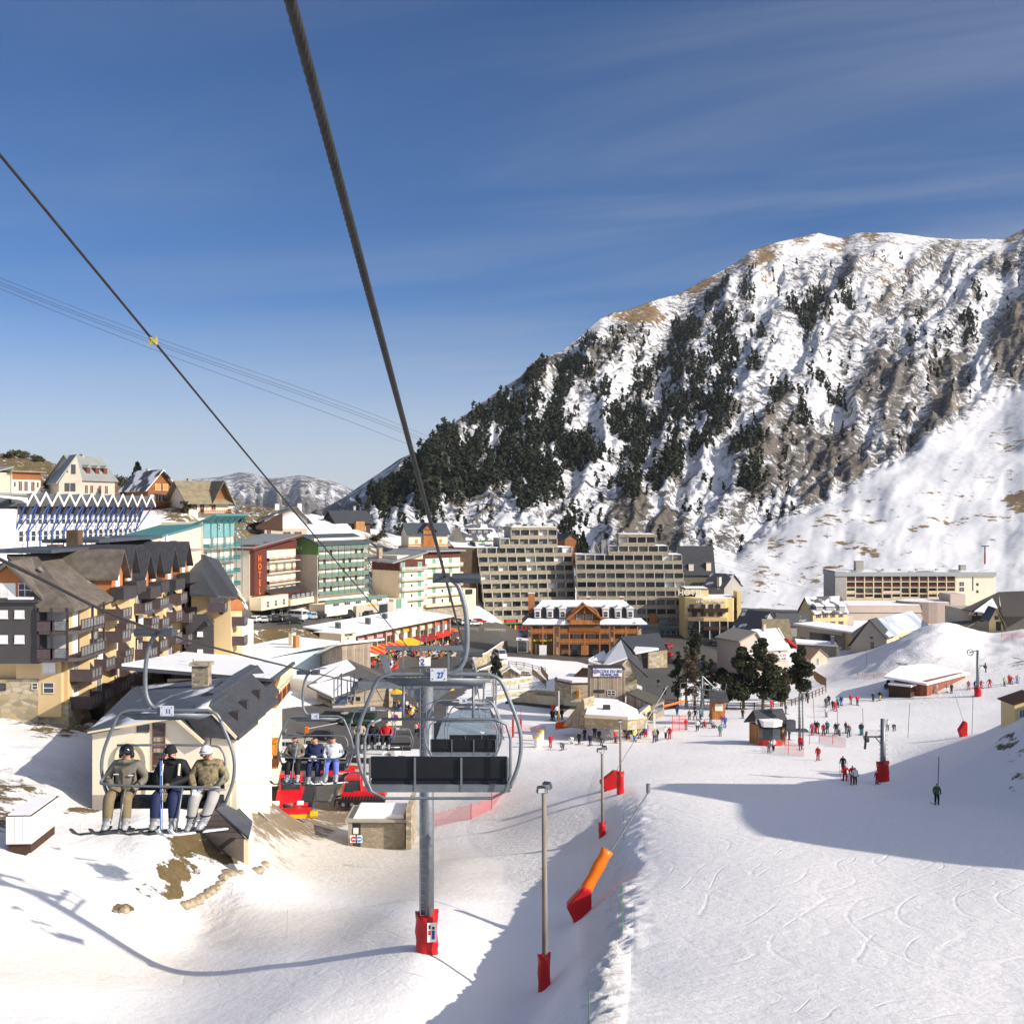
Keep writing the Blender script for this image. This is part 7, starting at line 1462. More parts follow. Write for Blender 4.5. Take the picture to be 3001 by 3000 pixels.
# chairlift
def tubes(b, L_, r, seg=8, mi=0):
    b.tube(L_, r, seg, mi); return b
def smoothpts(P_, n=4):
    P_ = [Vector(p) for p in P_]; out = []
    for i in range(len(P_) - 1):
        p0, p1, p2, p3 = P_[max(i - 1, 0)], P_[i], P_[i + 1], P_[min(i + 2, len(P_) - 1)]
        for k in range(n):
            t = k / n; out.append(.5 * ((2 * p1) + (-p0 + p2) * t + (2 * p0 - 5 * p1 + 4 * p2 - p3) * t * t + (-p0 + 3 * p1 - 3 * p2 + p3) * t ** 3))
    return out + [P_[-1]]
FRAME = [(-1.07, -1.66), (-1.195, -1.33), (-1.24, -.98), (-1.185, -.66), (-1.04, -.29), (-.93, -.05), (-.79, .03), (-.6, .05)]
def chair(C, number, label, mirror=1, facing='back', yaw=0, detail=True):
    t = empty('chairlift_chair', C, yaw, label, 'chairlift chair', 'chairs of the four seat chairlift')
    pts = [(x, 0, z) for x, z in FRAME] + [(-x, 0, z) for x, z in FRAME[::-1]]
    b = MB(); b.tube(smoothpts(pts, 4), .031, 10); b.prism([(-.85, -.01), (-.6, -.12), (.6, -.12), (.85, -.01)], -.05, .05, 'y'); b.build('frame', METAL, t, True)
    h = [(0, 0, .06), (.2, 0, .08), (.34, 0, .18), (.42, 0, .44), (.41, 0, .95), (.31, 0, 1.34), (.21, 0, 1.46), (.1, 0, 1.5)]
    b = MB(); b.tube(smoothpts([(x * mirror, y, z) for x, y, z in h], 4), .04, 10); b.build('hanger', METAL, t, True)
    b = MB().box(.02 * mirror - .1, .02 * mirror + .14, -.18, .2, 1.44, 1.57).tube([(.2 * mirror, 0, 1.5), (.62 * mirror, 0, 1.5)], .075, 8); b.build('grip', METALD, t)
    f = -1 if facing == 'front' else 1
    pl = MB().box(-.125, .125, -.075, -.06, -.04, .15).build('number_plate', mat('plate_white', (.58, .60, .64), .5, var=.04), t)
    bo = MB()
    for x in (-.09, .09):
        for z in (-.01, .12): bo.tube([(x, -.082, z), (x, -.072, z)], .009, 6)
    bo.build('bolts', METALD, pl)
    lettering(str(number), .125, TXT_B, pl, (.03, -.08, .045), ext=.003, name='number', sx=.8)
    if facing == 'back':
        b = MB().box(-1.03, 1.03, .0, .07, -1.52, -1.2).build('backrest', BLACK, t)
        MB().prism([(.02, -1.56), (.5, -1.50), (.52, -1.56), (.02, -1.62)], -1.03, 1.03, 'x').build('seat', BLACK, t)
        b = MB().box(-1.08, 1.08, -.04, .04, -1.72, -1.61)
        for x in (-1.04, -.36, .34, 1.04): b.box(x - .014, x + .014, -.05, -.02, -1.72, -1.2)
        b.build('seat_beam', METAL, t)
        lp = [(-.85, -.6), (.85, -.6), (1.02, -.68), (1.08, -.9), (1.08, -1.45), (1.0, -1.68), (.8, -1.78), (-.8, -1.78), (-1.0, -1.68), (-1.1, -1.45), (-1.1, -.9), (-1.04, -.68), (-.85, -.6)]
        b = MB().tube([(x, -.16, z) for x, z in lp], .022, 8)
        for x in (-.53, .52): b.tube([(x, -.02, -.1), (x, -.14, -.6)], .024, 6)
        b.build('safety_bar', METAL, t, True)
    else:
        MB().box(-1.03, 1.03, .04, .1, -1.45, -1.12).build('backrest', BLACK, t); MB().box(-1.03, 1.03, -.46, .06, -1.66, -1.53).build('seat', BLACK, t)
        MB().box(-1.08, 1.08, -.02, .06, -1.74, -1.665).build('seat_beam', METAL, t)
        b = MB().tube(smoothpts([(-.95, .0, -.6), (.7, .0, -.6), (1.0, -.02, -.68), (1.08, -.04, -.9), (1.08, -.1, -1.12)], 3), .022, 8)
        b.tube(smoothpts([(1.08, -.1, -1.12), (1.04, -.4, -1.24), (.9, -.5, -1.26), (-.9, -.5, -1.22), (-1.08, -.38, -1.14), (-1.1, -.05, -1.1)], 3), .025, 8)
        for x in (-.62, .42):
            b.tube([(x, -.5, -1.24), (x - .04, -.78, -2.0)], .018, 6); b.tube([(x - .34, -.78, -2.0), (x + .26, -.78, -2.02)], .024, 6)
        b.build('safety_bar', METAL, t, True)
    return t
CH = {}
CH[27] = chair(W(1286, 1985, 17), 27, 'empty chair number 27, nearest and largest on the right line', 1)
CH[26] = chair(W(1357, 2056, 36), 26, 'empty chair number 26 seen through the frame of chair 27', 1)
CH[25] = chair(W(1388, 2071, 48), 25, 'smallest empty chair beyond chair 26, over the metal roof', 1)
CH[11] = chair(W(492, 2089, 21), 11, 'chair number 11 with three riders at the left', -1, 'front')
CH[12] = chair(W(924, 2102, 37.5), 12, 'chair number 12 with three riders above the snow groomer', -1, 'front')
CH[13] = chair(W(1092, 2079, 61), 13, 'far chair number 13 with three riders left of the tower', -1, 'front')
CH[14] = chair(W(1166, 2136, 92), 14, 'tiny far chair just left of the tower pole, without riders', -1, 'front')
def grip(n, mirror): c = CH[n].location; return Vector((c.x + .1 * mirror, c.y, c.z + 1.5))
RC = mat('rope_steel', (.034, .030, .028), .6, .15, var=.35, scale=9)
def rope(name, label, pts, r, twist_to=0, seg=8):
    b = MB(); path = smoothpts(pts, 10)
    if twist_to:
        near = []; far = []
        L_ = 0; prev = path[0]; dense = []
        for i in range(len(path) - 1):
            a, c = path[i], path[i + 1]; n = max(1, int((c - a).length / .012)) if a.y < twist_to else 1
            for k in range(n): dense.append(a.lerp(c, k / n))
        dense.append(path[-1]); sg = 30; rings = []; acc = 0; up = Vector((0, 0, 1))
        for i, p in enumerate(dense):
            d = (dense[min(i + 1, len(dense) - 1)] - dense[max(i - 1, 0)]).normalized(); a = d.cross(up).normalized(); u2 = a.cross(d)
            if i: acc += (p - dense[i - 1]).length
            for k in range(sg):
                th = 2 * math.pi * k / sg; rr = r * (.80 + .30 * abs(math.cos(3 * (th + acc * 2 * math.pi / .36)))) if p.y < twist_to else r
                b.v.append(tuple(p + (a * math.cos(th) + u2 * math.sin(th)) * rr))
        m_ = len(dense)
        for i in range(m_ - 1):
            for k in range(sg): b.f.append((i * sg + k, i * sg + (k + 1) % sg, (i + 1) * sg + (k + 1) % sg, (i + 1) * sg + k)); b.mi.append(0)
    else: b.tube(path, r, seg)
    o = b.build(name, RC, None, True, fix=False); return tag(o, label, 'cable')
g27, g26, g25 = grip(27, 1), grip(26, 1), grip(25, 1); g11, g12, g13, g14 = grip(11, -1), grip(12, -1), grip(13, -1), grip(14, -1)
TWR = Vector((W(1250, 2000, 52).x, 52, CZ - 7.75))
xr_ = g25.x - .1; xl_ = (g12.x + g13.x) / 2
rope('haul_rope', 'thick twisted steel haul rope rising across the picture above chair 27', [(-.56, -6, CZ + 4.1), (-.708, 0, CZ + 2.62), (-.759, 3.86, CZ + 1.75), g27, g26, g25, (xr_, 52, TWR.z - .1), (xr_ - .3, 75, CZ - 13.2), (xr_ - 1.2, 152, CZ - 27)], .021, 14)
rope('haul_rope', 'left haul rope carrying the chairs with riders', [(-6.15, 4, CZ + 1.9), (-6.3, 14, CZ - .62), g11, g12, (xl_, 52, TWR.z - .1), g13, g14, (g14.x - 1, 152, CZ - 27)], .024)
cl_ = rope('signal_cable', 'thin dark cable running from the upper left to the tower top', [W(-60, 382, 10.5), W(0, 455, 11), W(448, 997, 14.6), W(870, 1508, 24), W(1245, 1955, 52)], .017)
c_ = W(448, 1000, 14.5); b = MB().box(-.05, .05, -.02, .02, -.045, .045, 0).tube([(-.05, -.02, .06), (.06, -.02, -.05)], .01, 5).tube([(.05, -.02, .06), (-.05, -.02, -.05)], .01, 5)
tag(b.build('cable_marker', mat('dull_yellow', (.42, .34, .10), .6), None, loc=c_), 'small yellow marker clipped on the thin cable', 'marker')
for i, (y0, y1, y2, y3) in enumerate(((815, 1252, 1560, 1745), (835, 1272, 1572, 1755), (846, 1300, 1590, 1770), (828, 1264, 1566, 1750))):
    pts = [W(-40, y0 - 16, 150), W(440, y0 + (y1 - y0) * .385, 190), W(1190, y1, 260), W(1700, y1 + 228, 330), W(2480, y3 - 12, 420)]
    o = MB().tube(smoothpts(pts, 8), .035 if i else .03, 4).build('power_line', METALD, None); tag(o, ['uppermost', 'third', 'lowest', 'second'][i] + ' of the four thin power lines crossing the sky', 'power line', 'power lines across the valley')
tw = empty('lift_tower', (TWR.x, 52, ZT(TWR.x, 52)), 0, 'grey steel chairlift tower with ladder and red padded foot', 'lift tower')
th_ = TWR.z - tw.location.z
MB().tube([(0, 0, -1), (0, 0, th_ - .3)], [.345, .33], 24).build('pole', METAL, tw, True)
b = MB()
for x in (-.16, .12): b.tube([(x - .1, -.46, 1.8), (x - .1, -.46, th_ + 2.0)], .022, 5)
for i in range(int((th_ + .2) / .3)): b.tube([(-.26, -.46, 1.8 + i * .3), (.02, -.46, 1.8 + i * .3)], .014, 4)
b.build('ladder', METAL, tw)
b = MB().box(-3.4, 2.7, -.15, .15, th_ - .38, th_ - .08).prism([(-.5, th_ - .9), (.5, th_ - .9), (1.2, th_ - .38), (-1.2, th_ - .38)], -.1, .1, 'y'); b.build('crossarm', METAL, tw)
for sx, nm in ((xl_ - tw.location.x, 0), (xr_ - tw.location.x, 1)):
    b = MB().box(sx - .06, sx + .06, -1.3, 1.3, th_ - .48, th_ - .34, 0)
    for k in range(6): b.tube([(sx - .07, -1.25 + k * .5, th_ - .26), (sx + .07, -1.25 + k * .5, th_ - .26)], .17, 12, 1)
    b.build('sheave_train', [METAL, METALD], tw)
    b = MB().box(sx - 1.0 * (1 if nm == 0 else -.4), sx - .4 * (1 if nm == 0 else -2), -1.1, 1.1, th_ - 1.0, th_ - .95)
    for y in (-1.1, 0, 1.1):
        for x in (sx - .9 * (1 if nm == 0 else -1), sx - .3 * (1 if nm == 0 else -2.6)): b.tube([(x, y, th_ - .95), (x, y, th_ + .15)], .03, 4)
    for z in (th_ + .15, th_ - .35): b.tube([(sx - .9 * (1 if nm == 0 else -1), -1.1, z), (sx - .9 * (1 if nm == 0 else -1), 1.1, z)], .03, 4)
    b.build('catwalk', METAL, tw)
b = MB().box(-1.9, 1.75, -.12, .12, th_ + 1.38, th_ + 1.58)
for x in (-1.75, -1.1, 1.0, 1.6): b.tube([(x, 0, th_ - .2), (x, 0, th_ + 1.4)], .05, 5)
b.prism([(-2.2, th_ + 1.2), (-1.9, th_ + 1.2), (-1.4, th_ - .3), (-1.7, th_ - .3)], -.1, .1, 'y'); b.tube([(-1.1, -.3, th_ + .6), (.2, -.3, th_ + .6)], .03, 4).tube([(.2, -.3, th_ + .3), (1.6, -.3, th_ + .3)], .03, 4); b.build('lifting_gantry', METAL, tw)
sg_ = MB().box(-.3, .22, -.55, -.5, th_ + .72, th_ + 1.08).build('tower_number_plate', TXT_W, tw); lettering('2', .4, TXT_B, sg_, (-.14, -.58, th_ + .9), ext=.005, name='number')
def pad(o, z0, z1, r, extra=.05, m1=REDPAD, name='padding', z=0):
    b = MB(); rings = []
    n = 20
    for j, zz in enumerate(np.linspace(z0, z1, 8)):
        for k in range(n):
            a = 2 * math.pi * k / n; rr = r * (1 + .07 * math.sin(3 * a + j) + .05 * math.sin(5 * a - 2 * j) + (.08 if j in (0, 7) else 0))
            b.v.append((rr * math.cos(a), rr * math.sin(a), zz + (.10 * math.sin(2 * a + 1) if j == 7 else 0)))
    for j in range(7):
        for k in range(n): b.f.append((j * n + k, j * n + (k + 1) % n, (j + 1) * n + (k + 1) % n, (j + 1) * n + k)); b.mi.append(0)
    b.f.append(tuple(range(7 * n, 8 * n))); b.mi.append(0)
    return b.build(name, m1, o, True)
pd = pad(tw, -.3, 1.75, .50)
po = MB().box(.0, .42, -.60, -.58, .62, 1.5).build('poster', TXT_W, pd); po.rotation_euler.z = .12
b = MB(); b.box(.05, .16, -.615, -.60, .95, 1.15, 0).box(.2, .34, -.615, -.60, .75, 1.15, 1).box(.22, .33, -.615, -.60, 1.2, 1.32, 2).box(.07, .15, -.615, -.60, 1.22, 1.4, 2); b.build('poster_picture', [RED, BLUEST, BLACK], po)
MB().box(-.62, .3, -.55, .5, -.9, -.02).build('concrete_foot', METALD, tw)
# riders
GOG = mat('goggle_lens', (.10, .02, .015), .08, spec=.8); GOGS = mat('smoke_lens', (.25, .27, .30), .08, spec=.8)
CAMO = mat('camouflage_cloth', (.035, .032, .018), .85, var=.1, col2=(.42, .33, .19), scale=16)
BOOT = mat('ski_boot_plastic', (.10, .10, .11), .35, col2=(.5, .5, .5), scale=5)
def hand(b, o, d, side, mi=0, s=1.0, curl=.9):
    o = Vector(o); d = Vector(d).normalized(); sidev = Vector((side, 0, 0)); dn = Vector((0, -.25, -1)).normalized()
    b.tube([o - d * .02, o + d * .04 * s, o + d * .09 * s], [.03 * s, .046 * s, .042 * s], 8, mi)
    for i, l in enumerate((.85, 1.0, .95, .75)):
        q = o + d * .085 * s + sidev * (i - 1.5) * .022 * s
        b.tube([q, q + (d * .7 + dn * .4) * .035 * l * s, q + (d * .75 + dn * 1.3) * .05 * l * s, q + (d * .2 + dn * 1.6) * .055 * l * s], [.013 * s, .0125 * s, .011 * s, .009 * s], 6, mi)
    b.tube([o + d * .02 - sidev * .035 * s, o + d * .055 - sidev * .06 * s + dn * .01, o + d * .095 * s - sidev * .05 * s + dn * .03], [.017 * s, .015 * s, .011 * s], 6, mi)
def rider(ch, x, label, jacket, trousers, head='hat', hatm=None, lens=None, kw=None, gl='black', skis='black', lod=0, turn=0, poles=None, lean=0):
    zs = -1.53
    base = dict(pelvis=(0, -.08, .14), chest=(0, -.02, .47), neck=(0, -.04, .66), head=(0 + turn * .02, -.08, .80), sh=mir((.205, -.03, .585)), el=mir((.32, -.04, .33)), wr=[(.2, -.32, .24), (-.2, -.32, .24)],
                hp=mir((.11, -.12, .11)), kn=mir((.16, -.52, .10)), an=mir((.17, -.58, -.38)), toe=mir((.18, -.76, -.46)))
    if kw: base.update(kw)
    V_, E_ = skeleton(bulk=1.18, **base)
    for sd in ('l', 'r'):
        V_['an' + sd] = V_['an' + sd][:3] + (.08, .085); V_['bo' + sd] = V_['bo' + sd][:3] + (.098, .098); V_['kn' + sd] = V_['kn' + sd][:3] + (.115, .115); V_['el' + sd] = V_['el' + sd][:3] + (.088, .088); V_['hp' + sd] = V_['hp' + sd][:3] + (.13, .13)
    me, zi, C_ = skinned('person', V_, E_, None, 2 if lod == 0 else 1)
    hx, hy, hz = base['head']
    if head == 'hair': zi[(zi == 3) & ((C_[:, 2] > hz + .05) | (C_[:, 1] > hy + .04)) & (C_[:, 2] > hz - .08)] = 5
    tm = trousers if not isinstance(trousers, str) else cm_(trousers); jm = jacket if not isinstance(jacket, str) else cm_(jacket)
    for q in (jm, tm, BOOT, SKIN, jm, HAIR): me.materials.append(q)
    me.polygons.foreach_set('material_index', zi)
    o = bpy.data.objects.new('person', me); COL.objects.link(o); c = ch.location
    o.location = (c.x + x, c.y, c.z + zs); tag(o, label, 'person', None)
    o.rotation_euler = (0, R(lean), 0)
    fc = MB(); fx = hx + turn * .035; fy = hy - .095
    fc.tube([(fx, fy + .01, hz + .03), (fx, fy - .028, hz - .012)], [.012, .017], 6, 0); fc.tube([(fx - .03, fy + .012, hz - .05), (fx + .03, fy + .012, hz - .05)], .008, 5, 1)
    fc.ell((hx - .1, hy + .005, hz), (.014, .025, .034), 0, 6, 5).ell((hx + .1, hy + .005, hz), (.014, .025, .034), 0, 6, 5)
    if head == 'hair': fc.ell((fx - .036, fy + .008, hz + .022), (.013, .008, .009), 2, 6, 4).ell((fx + .036, fy + .008, hz + .022), (.013, .008, .009), 2, 6, 4)
    fc.build('face', [SKIN, mat('lips', (.35, .12, .1), .5), HAIR], o, True)
    if head == 'helmet':
        b = MB().ell((hx, hy + .015, hz + .035), (.132, .15, .14), 0, 18, 12, -.25, 1).ell((hx - .115, hy + .03, hz - .04), (.03, .06, .06), 0, 8, 6).ell((hx + .115, hy + .03, hz - .04), (.03, .06, .06), 0, 8, 6); b.build('helmet', mat('glossy_black', (.01, .01, .012), .12, spec=.7), o, True)
    elif head == 'hat':
        MB().ell((hx, hy + .012, hz + .045), (.115, .125, .125), 0, 14, 10, -.1, 1).tube([(hx + .112 * math.cos(a), hy + .012 + .122 * math.sin(a), hz + .04) for a in np.linspace(0, 6.283, 15)], .016, 6).build('hat', hatm, o, True)
    if lens:
        b = MB(); pts = [(hx + .1 * math.sin(a) + turn * .01, hy + .01 - .112 * math.cos(a)) for a in np.linspace(-1.1, 1.1, 9)]
        b.prism([(p[0], p[1]) for p in pts] + [(p[0] * .985 + hx * .015, p[1] + .02) for p in pts[::-1]], hz - .012, hz + .06, 'z', 0)
        b.tube([(p[0] * 1.0, p[1] - .004, hz + .062) for p in pts], .009, 5, 1).tube([(p[0], p[1] - .004, hz - .014) for p in pts], .009, 5, 1)
        b.tube([(hx + .118 * math.cos(a), hy + .015 + .128 * math.sin(a), hz + .03) for a in np.linspace(-.3, 3.44, 12)], .012, 5, 1); b.build('goggles', [lens, BLACK], o, True)
    gm = gl if not isinstance(gl, str) else cm_(gl)
    for i, sd in ((0, 1), (1, -1)):
        w_ = Vector(base['wr'][i]); e = Vector(base['el'][i]); b = MB(); hand(b, w_ + (w_ - e).normalized() * .03, (w_ - e), sd, 0, 1.25 if gl != 'bare' else 1.0)
        b.build('glove' if gl != 'bare' else 'hand', gm if gl != 'bare' else SKIN, o, True)
    MB().tube([(.085 * math.cos(a) + base['neck'][0], base['neck'][1] - .01 + .085 * math.sin(a), base['neck'][2] - .03) for a in np.linspace(0, 6.283, 13)], .042, 7).build('collar', jm, o, True)
    if skis:
        for i in (0, 1):
            a = base['an'][i]; k = new('ski', SKMES[skis], o, (a[0] - .05, a[1] - .1, a[2] - .125)); k.rotation_euler = (R(8), R(3), R(180 - 33)); k.scale = (1.15, .8, 1.1)
            bb = MB().box(a[0] - .055, a[0] + .055, a[1] - .2, a[1] + .12, a[2] - .1, a[2] - .06, 0).tube([(a[0] - .085, a[1] - .03, a[2] + .08), (a[0] + .085, a[1] - .03, a[2] + .08)], .014, 5, 1).tube([(a[0] - .085, a[1] - .06, a[2]), (a[0] + .085, a[1] - .06, a[2])], .014, 5, 1).build('boot_buckles', [BLACK, WHITE], o)
    if poles:
        b = MB()
        for k, off in enumerate((-.015, .02)): b.tube([Vector(poles[0]) + Vector((off, 0, 0)), Vector(poles[1]) + Vector((off, 0, 0))], .011, 6, k % 2); b.tube([Vector(poles[0]) + Vector((off, 0, 0)), Vector(poles[0]) + Vector((off, 0, -.13))], .018, 6, 2)
        p = b.build('ski_poles', [mat('blue_pole', (.06, .15, .5), .3), mat('silver_pole', (.5, .5, .52), .3, .4), BLACK], None); p.location = o.location; tag(p, 'pair of blue and silver ski poles held upright by ' + ('the rider in black' if lod == 0 else 'a rider of chair 12'), 'ski poles')
    return o
r1 = rider(CH[11], -.76, 'rider in grey khaki jacket, tan trousers and shiny black helmet on chair 11', 'khaki', 'tan', 'helmet', None, GOG, dict(el=mir((.37, -.02, .33)), wr=[(.24, -.28, .2), (-.16, -.3, .18)]), 'black', 'black', turn=.3)
for x, z in ((.14, .42), (-.13, .44)): MB().box(x - .05, x + .04, -.225, -.2, z - .008, z + .008).build('reflective_stripe', WHITE, r1)
MB().box(-.012, .012, -.215, -.19, .16, .56).build('zip', cm_('tan'), r1); MB().tube([(-.11, -.13, .645), (.0, -.16, .66), (.11, -.13, .645)], .045, 6).build('scarf_collar', cm_('khaki'), r1)
r2 = rider(CH[11], .1, 'rider in black jacket and navy trousers with black hat in the middle of chair 11', 'black', 'navy', 'hat', mat('black_knit', (.02, .02, .02), .95), GOG, dict(head=(-.03, -.09, .79), wr=[(.06, -.36, .28), (-.1, -.38, .17)]), 'tan', 'black', turn=-.8, poles=((-.1, -.42, .78), (-.03, -.62, -.5)))
for x in (-.15, .16): MB().tube([(x, -.16, .62), (x * 1.02, -.225, .42)], .026, 5).build('backpack_strap', CREAM2, r2)
r3 = rider(CH[11], .78, 'rider in camouflage jacket, light grey trousers and white hat on chair 11', CAMO, mat('light_grey_trousers', (.36, .34, .33), .8, var=.12, scale=5), 'hat', mat('white_cap', (.62, .62, .66), .8, var=.15, scale=20), GOGS, dict(head=(-.05, -.08, .78), el=mir((.33, -.06, .32)), wr=[(.0, -.36, .22), (-.2, -.36, .22)], kn=[(.2, -.5, .10), (-.15, -.52, .06)], an=[(.04, -.66, -.36), (-.19, -.58, -.40)], toe=[(-.02, -.82, -.44), (-.24, -.76, -.48)]), cm_('white'), 'white', turn=-.4)
for i, (x, y, z) in enumerate(((.09, -.62, -.2), (-.18, -.57, -.24))): MB().tube([(x + .1 * math.cos(a), y + .1 * math.sin(a), z) for a in np.linspace(0, 6.283, 12)], .012, 5).build('knee_strap', BLACK, r3)
MB().ell((.22, -.4, .2), (.2, .05, .025), 0, 12, 6).build('tray', mat('silver_disc', (.45, .45, .48), .3, .5), r3)
MB().ell((-.02, -.16, .735), (.05, .03, .04), 0, 8, 6).build('beard', mat('brown_beard', (.16, .08, .045), .9), r3)
rider(CH[12], -.66, 'rider in black and beige jacket, looking left, left on chair 12', mat('black_beige_jacket', (.012, .012, .012), .8, col2=(.35, .3, .22), scale=3), 'black', 'hair', None, None, dict(wr=[(.12, -.3, .3), (-.14, -.3, .26)]), 'black', 'black', 1, turn=-1, poles=((.12, -.34, .8), (-.05, -.6, -.5)))
rider(CH[12], .0, 'bareheaded rider in navy jacket and trousers in the middle of chair 12', 'navy', 'navy', 'hair', None, None, dict(wr=[(.02, -.34, .3), (-.04, -.34, .3)], kn=mir((.14, -.42, .02)), an=mir((.16, -.45, -.48)), toe=mir((.16, -.62, -.56))), 'white', 'black', 1, turn=-1)
rider(CH[12], .6, 'rider in white jacket and violet blue trousers right on chair 12', 'white', 'periwinkle', 'hair', None, None, dict(wr=[(-.0, -.36, .28), (-.2, -.36, .22)]), 'blue', 'white', 1, turn=-1)
rider(CH[13], -.7, 'small rider in beige jacket left on the far chair 13', 'beige', 'black', 'hair', None, None, None, 'black', 'black', 1); rider(CH[13], .0, 'small rider in black jacket in the middle of chair 13', 'black', 'black', 'hat', cm_('white'), None, None, 'blue', 'black', 1); rider(CH[13], .75, 'small rider in bright red jacket right on chair 13', 'red', 'black', 'hair', None, None, dict(wr=[(.3, -.3, .24), (-.2, -.3, .2)]), 'blue', 'black', 1)
# poles with floodlights, snow guns, stakes
TIMB = mat('weathered_pole_wood', (.235, .20, .165), .85, var=.35, scale=5, stretch=(1, 1, .12))
def floodpole(px, pyt, pyb, label, padh, lamps, r=.10, dmin=30, padr=.27):
    p = hit(px, pyb, dmin); h = (pyb - pyt) / F * p.y
    t = empty('floodlight_pole', p, 0, label, 'floodlight pole', 'wooden floodlight poles')
    MB().tube([(.05, 0, -1), (0, 0, h)], [r * 1.15, r * .85], 12).build('pole', TIMB, t, True)
    pad(t, -.4, padh, padr)
    for (x, z, rz) in lamps:
        l = MB().prism([(-.20, -.13), (.20, -.13), (.17, .14), (-.17, .14)], -.08, .12, 'y', 0).box(-.17, .17, -.1, -.08, -.1, .11, 1).build('floodlight', [METALD, mat('lamp_glass', (.5, .5, .48), .15)], t)
        l.location = (x, -.05, h + z); l.rotation_euler = (R(18), 0, rz); MB().tube([(0, 0, -.14), (-x * .8, .05, -z - .05)], .02, 5).build('bracket', METALD, l)
    return t, p, h
floodpole(1594, 2325, 2895, 'nearest weathered wooden pole with two floodlights and a tall red pad', 1.45, ((-.12, .18, .3), (.12, .36, -.6)), .12, 30)
f2 = floodpole(1764, 2208, 2450, 'second wooden pole with floodlights and a dark red sleeve', 1.0, ((-.2, .25, .3), (.15, .45, -.5)), .11, 45)
floodpole(1817, 2118, 2326, 'third slender wooden pole with one lamp and bright red pad', 1.9, ((.0, .15, 0),), .1, 60, .33)
def snowgun(base, w_, h_, top, tube_r, lance_to, label, lean, cap=True):
    t = empty('snow_lance', base, 0, label, 'snow lance', 'snow making lances')
    b = MB()
    prof = [(-w_ * .28, -.5), (w_ * .22, -.4), (w_ * .42, 0.1), (w_ * .42, h_ * .95), (w_ * .05, h_), (-w_ * .1, h_ * .85), (-w_ * .62, h_ * .42), (-w_ * .35, 0)]
    b.prism(prof, -.4, .4, 'y'); o = b.build('red_padding', REDPAD, t)
    bv = o.modifiers.new('b', 'BEVEL'); bv.width = .14; bv.segments = 3
    if tube_r:
        a = Vector((w_ * .14, 0, h_ * .8)); c = Vector(top); d = (c - a)
        b = MB(); n = 8; b.tube([a + d * i / n for i in range(n + 1)], [tube_r * (1 + .08 * math.sin(i * 1.7)) for i in range(n + 1)], 14); b.build('orange_sleeve', ORPAD, t, True)
    b = MB().tube([Vector((w_ * .14, 0, h_ * .8)), lance_to], .045, 8)
    if cap: L_ = Vector(lance_to); b.tube([L_, L_ + Vector((0, 0, .5))], .12, 8)
    b.build('lance', METAL, t); return t
p = hit(1702, 2688, 35); d = p.y
snowgun(p, 1.35, 1.72, tuple(Vector(W(1780, 2490, d + .6)) - p), .33, tuple(Vector(W(1899, 2322, d + 2.2)) - p), 'near snow lance wrapped in red padding with bright orange sleeve', 0)
p = hit(1792, 2312, 60); d = p.y
snowgun(p, 1.9, 1.75, (0, 0, 0), 0, tuple(Vector(W(1955, 2010, d + 6)) - p), 'snow lance with red wedge padding behind the second floodlight pole', 0, False)
p = hit(2822, 2158, 80); d = p.y
t = snowgun(p, 1.1, 2.0, (0, 0, 0), 0, tuple(Vector(W(2799, 2034, d + 1)) - p), 'snow lance with red padding on the right side of the piste', 0, False)
def stake(px, pyt, pyb, m1, label, r=.02, dmin=30, lean=0):
    p = hit(px, pyb, dmin); h = (pyb - pyt) / F * p.y
    o = MB().tube([(0, 0, -.3), (lean, 0, h)], r, 5).build('stake', m1, None, loc=p); tag(o, label, 'stake', 'marker stakes and canes in the snow'); return o
GST = mat('green_cane', (.10, .22, .12), .7)
stake(1823, 2590, 2730, GST, 'thin green cane beside the orange sleeve'); stake(1726, 2900, 2995, GST, 'thin green cane at the bottom edge'); stake(1828, 2370, 2460, GST, 'green cane with red tip below the long lance'); stake(842, 2665, 2745, BEIGE, 'thin pale cane on the groomed track'); stake(236, 2412, 2442, BEIGE, 'pale cane on the left snowfield')
for px, a, b_ in ((2372, 2120, 2180), (2455, 2075, 2150), (2530, 2075, 2165), (2660, 2060, 2160), (2388, 2040, 2150), (2848, 2037, 2150), (2747, 2215, 2340), (2537, 1905, 1950)): stake(px, a, b_, METALD, 'thin dark drag lift hanger or pole, one of several', .035, 60, random.uniform(-.3, .3))
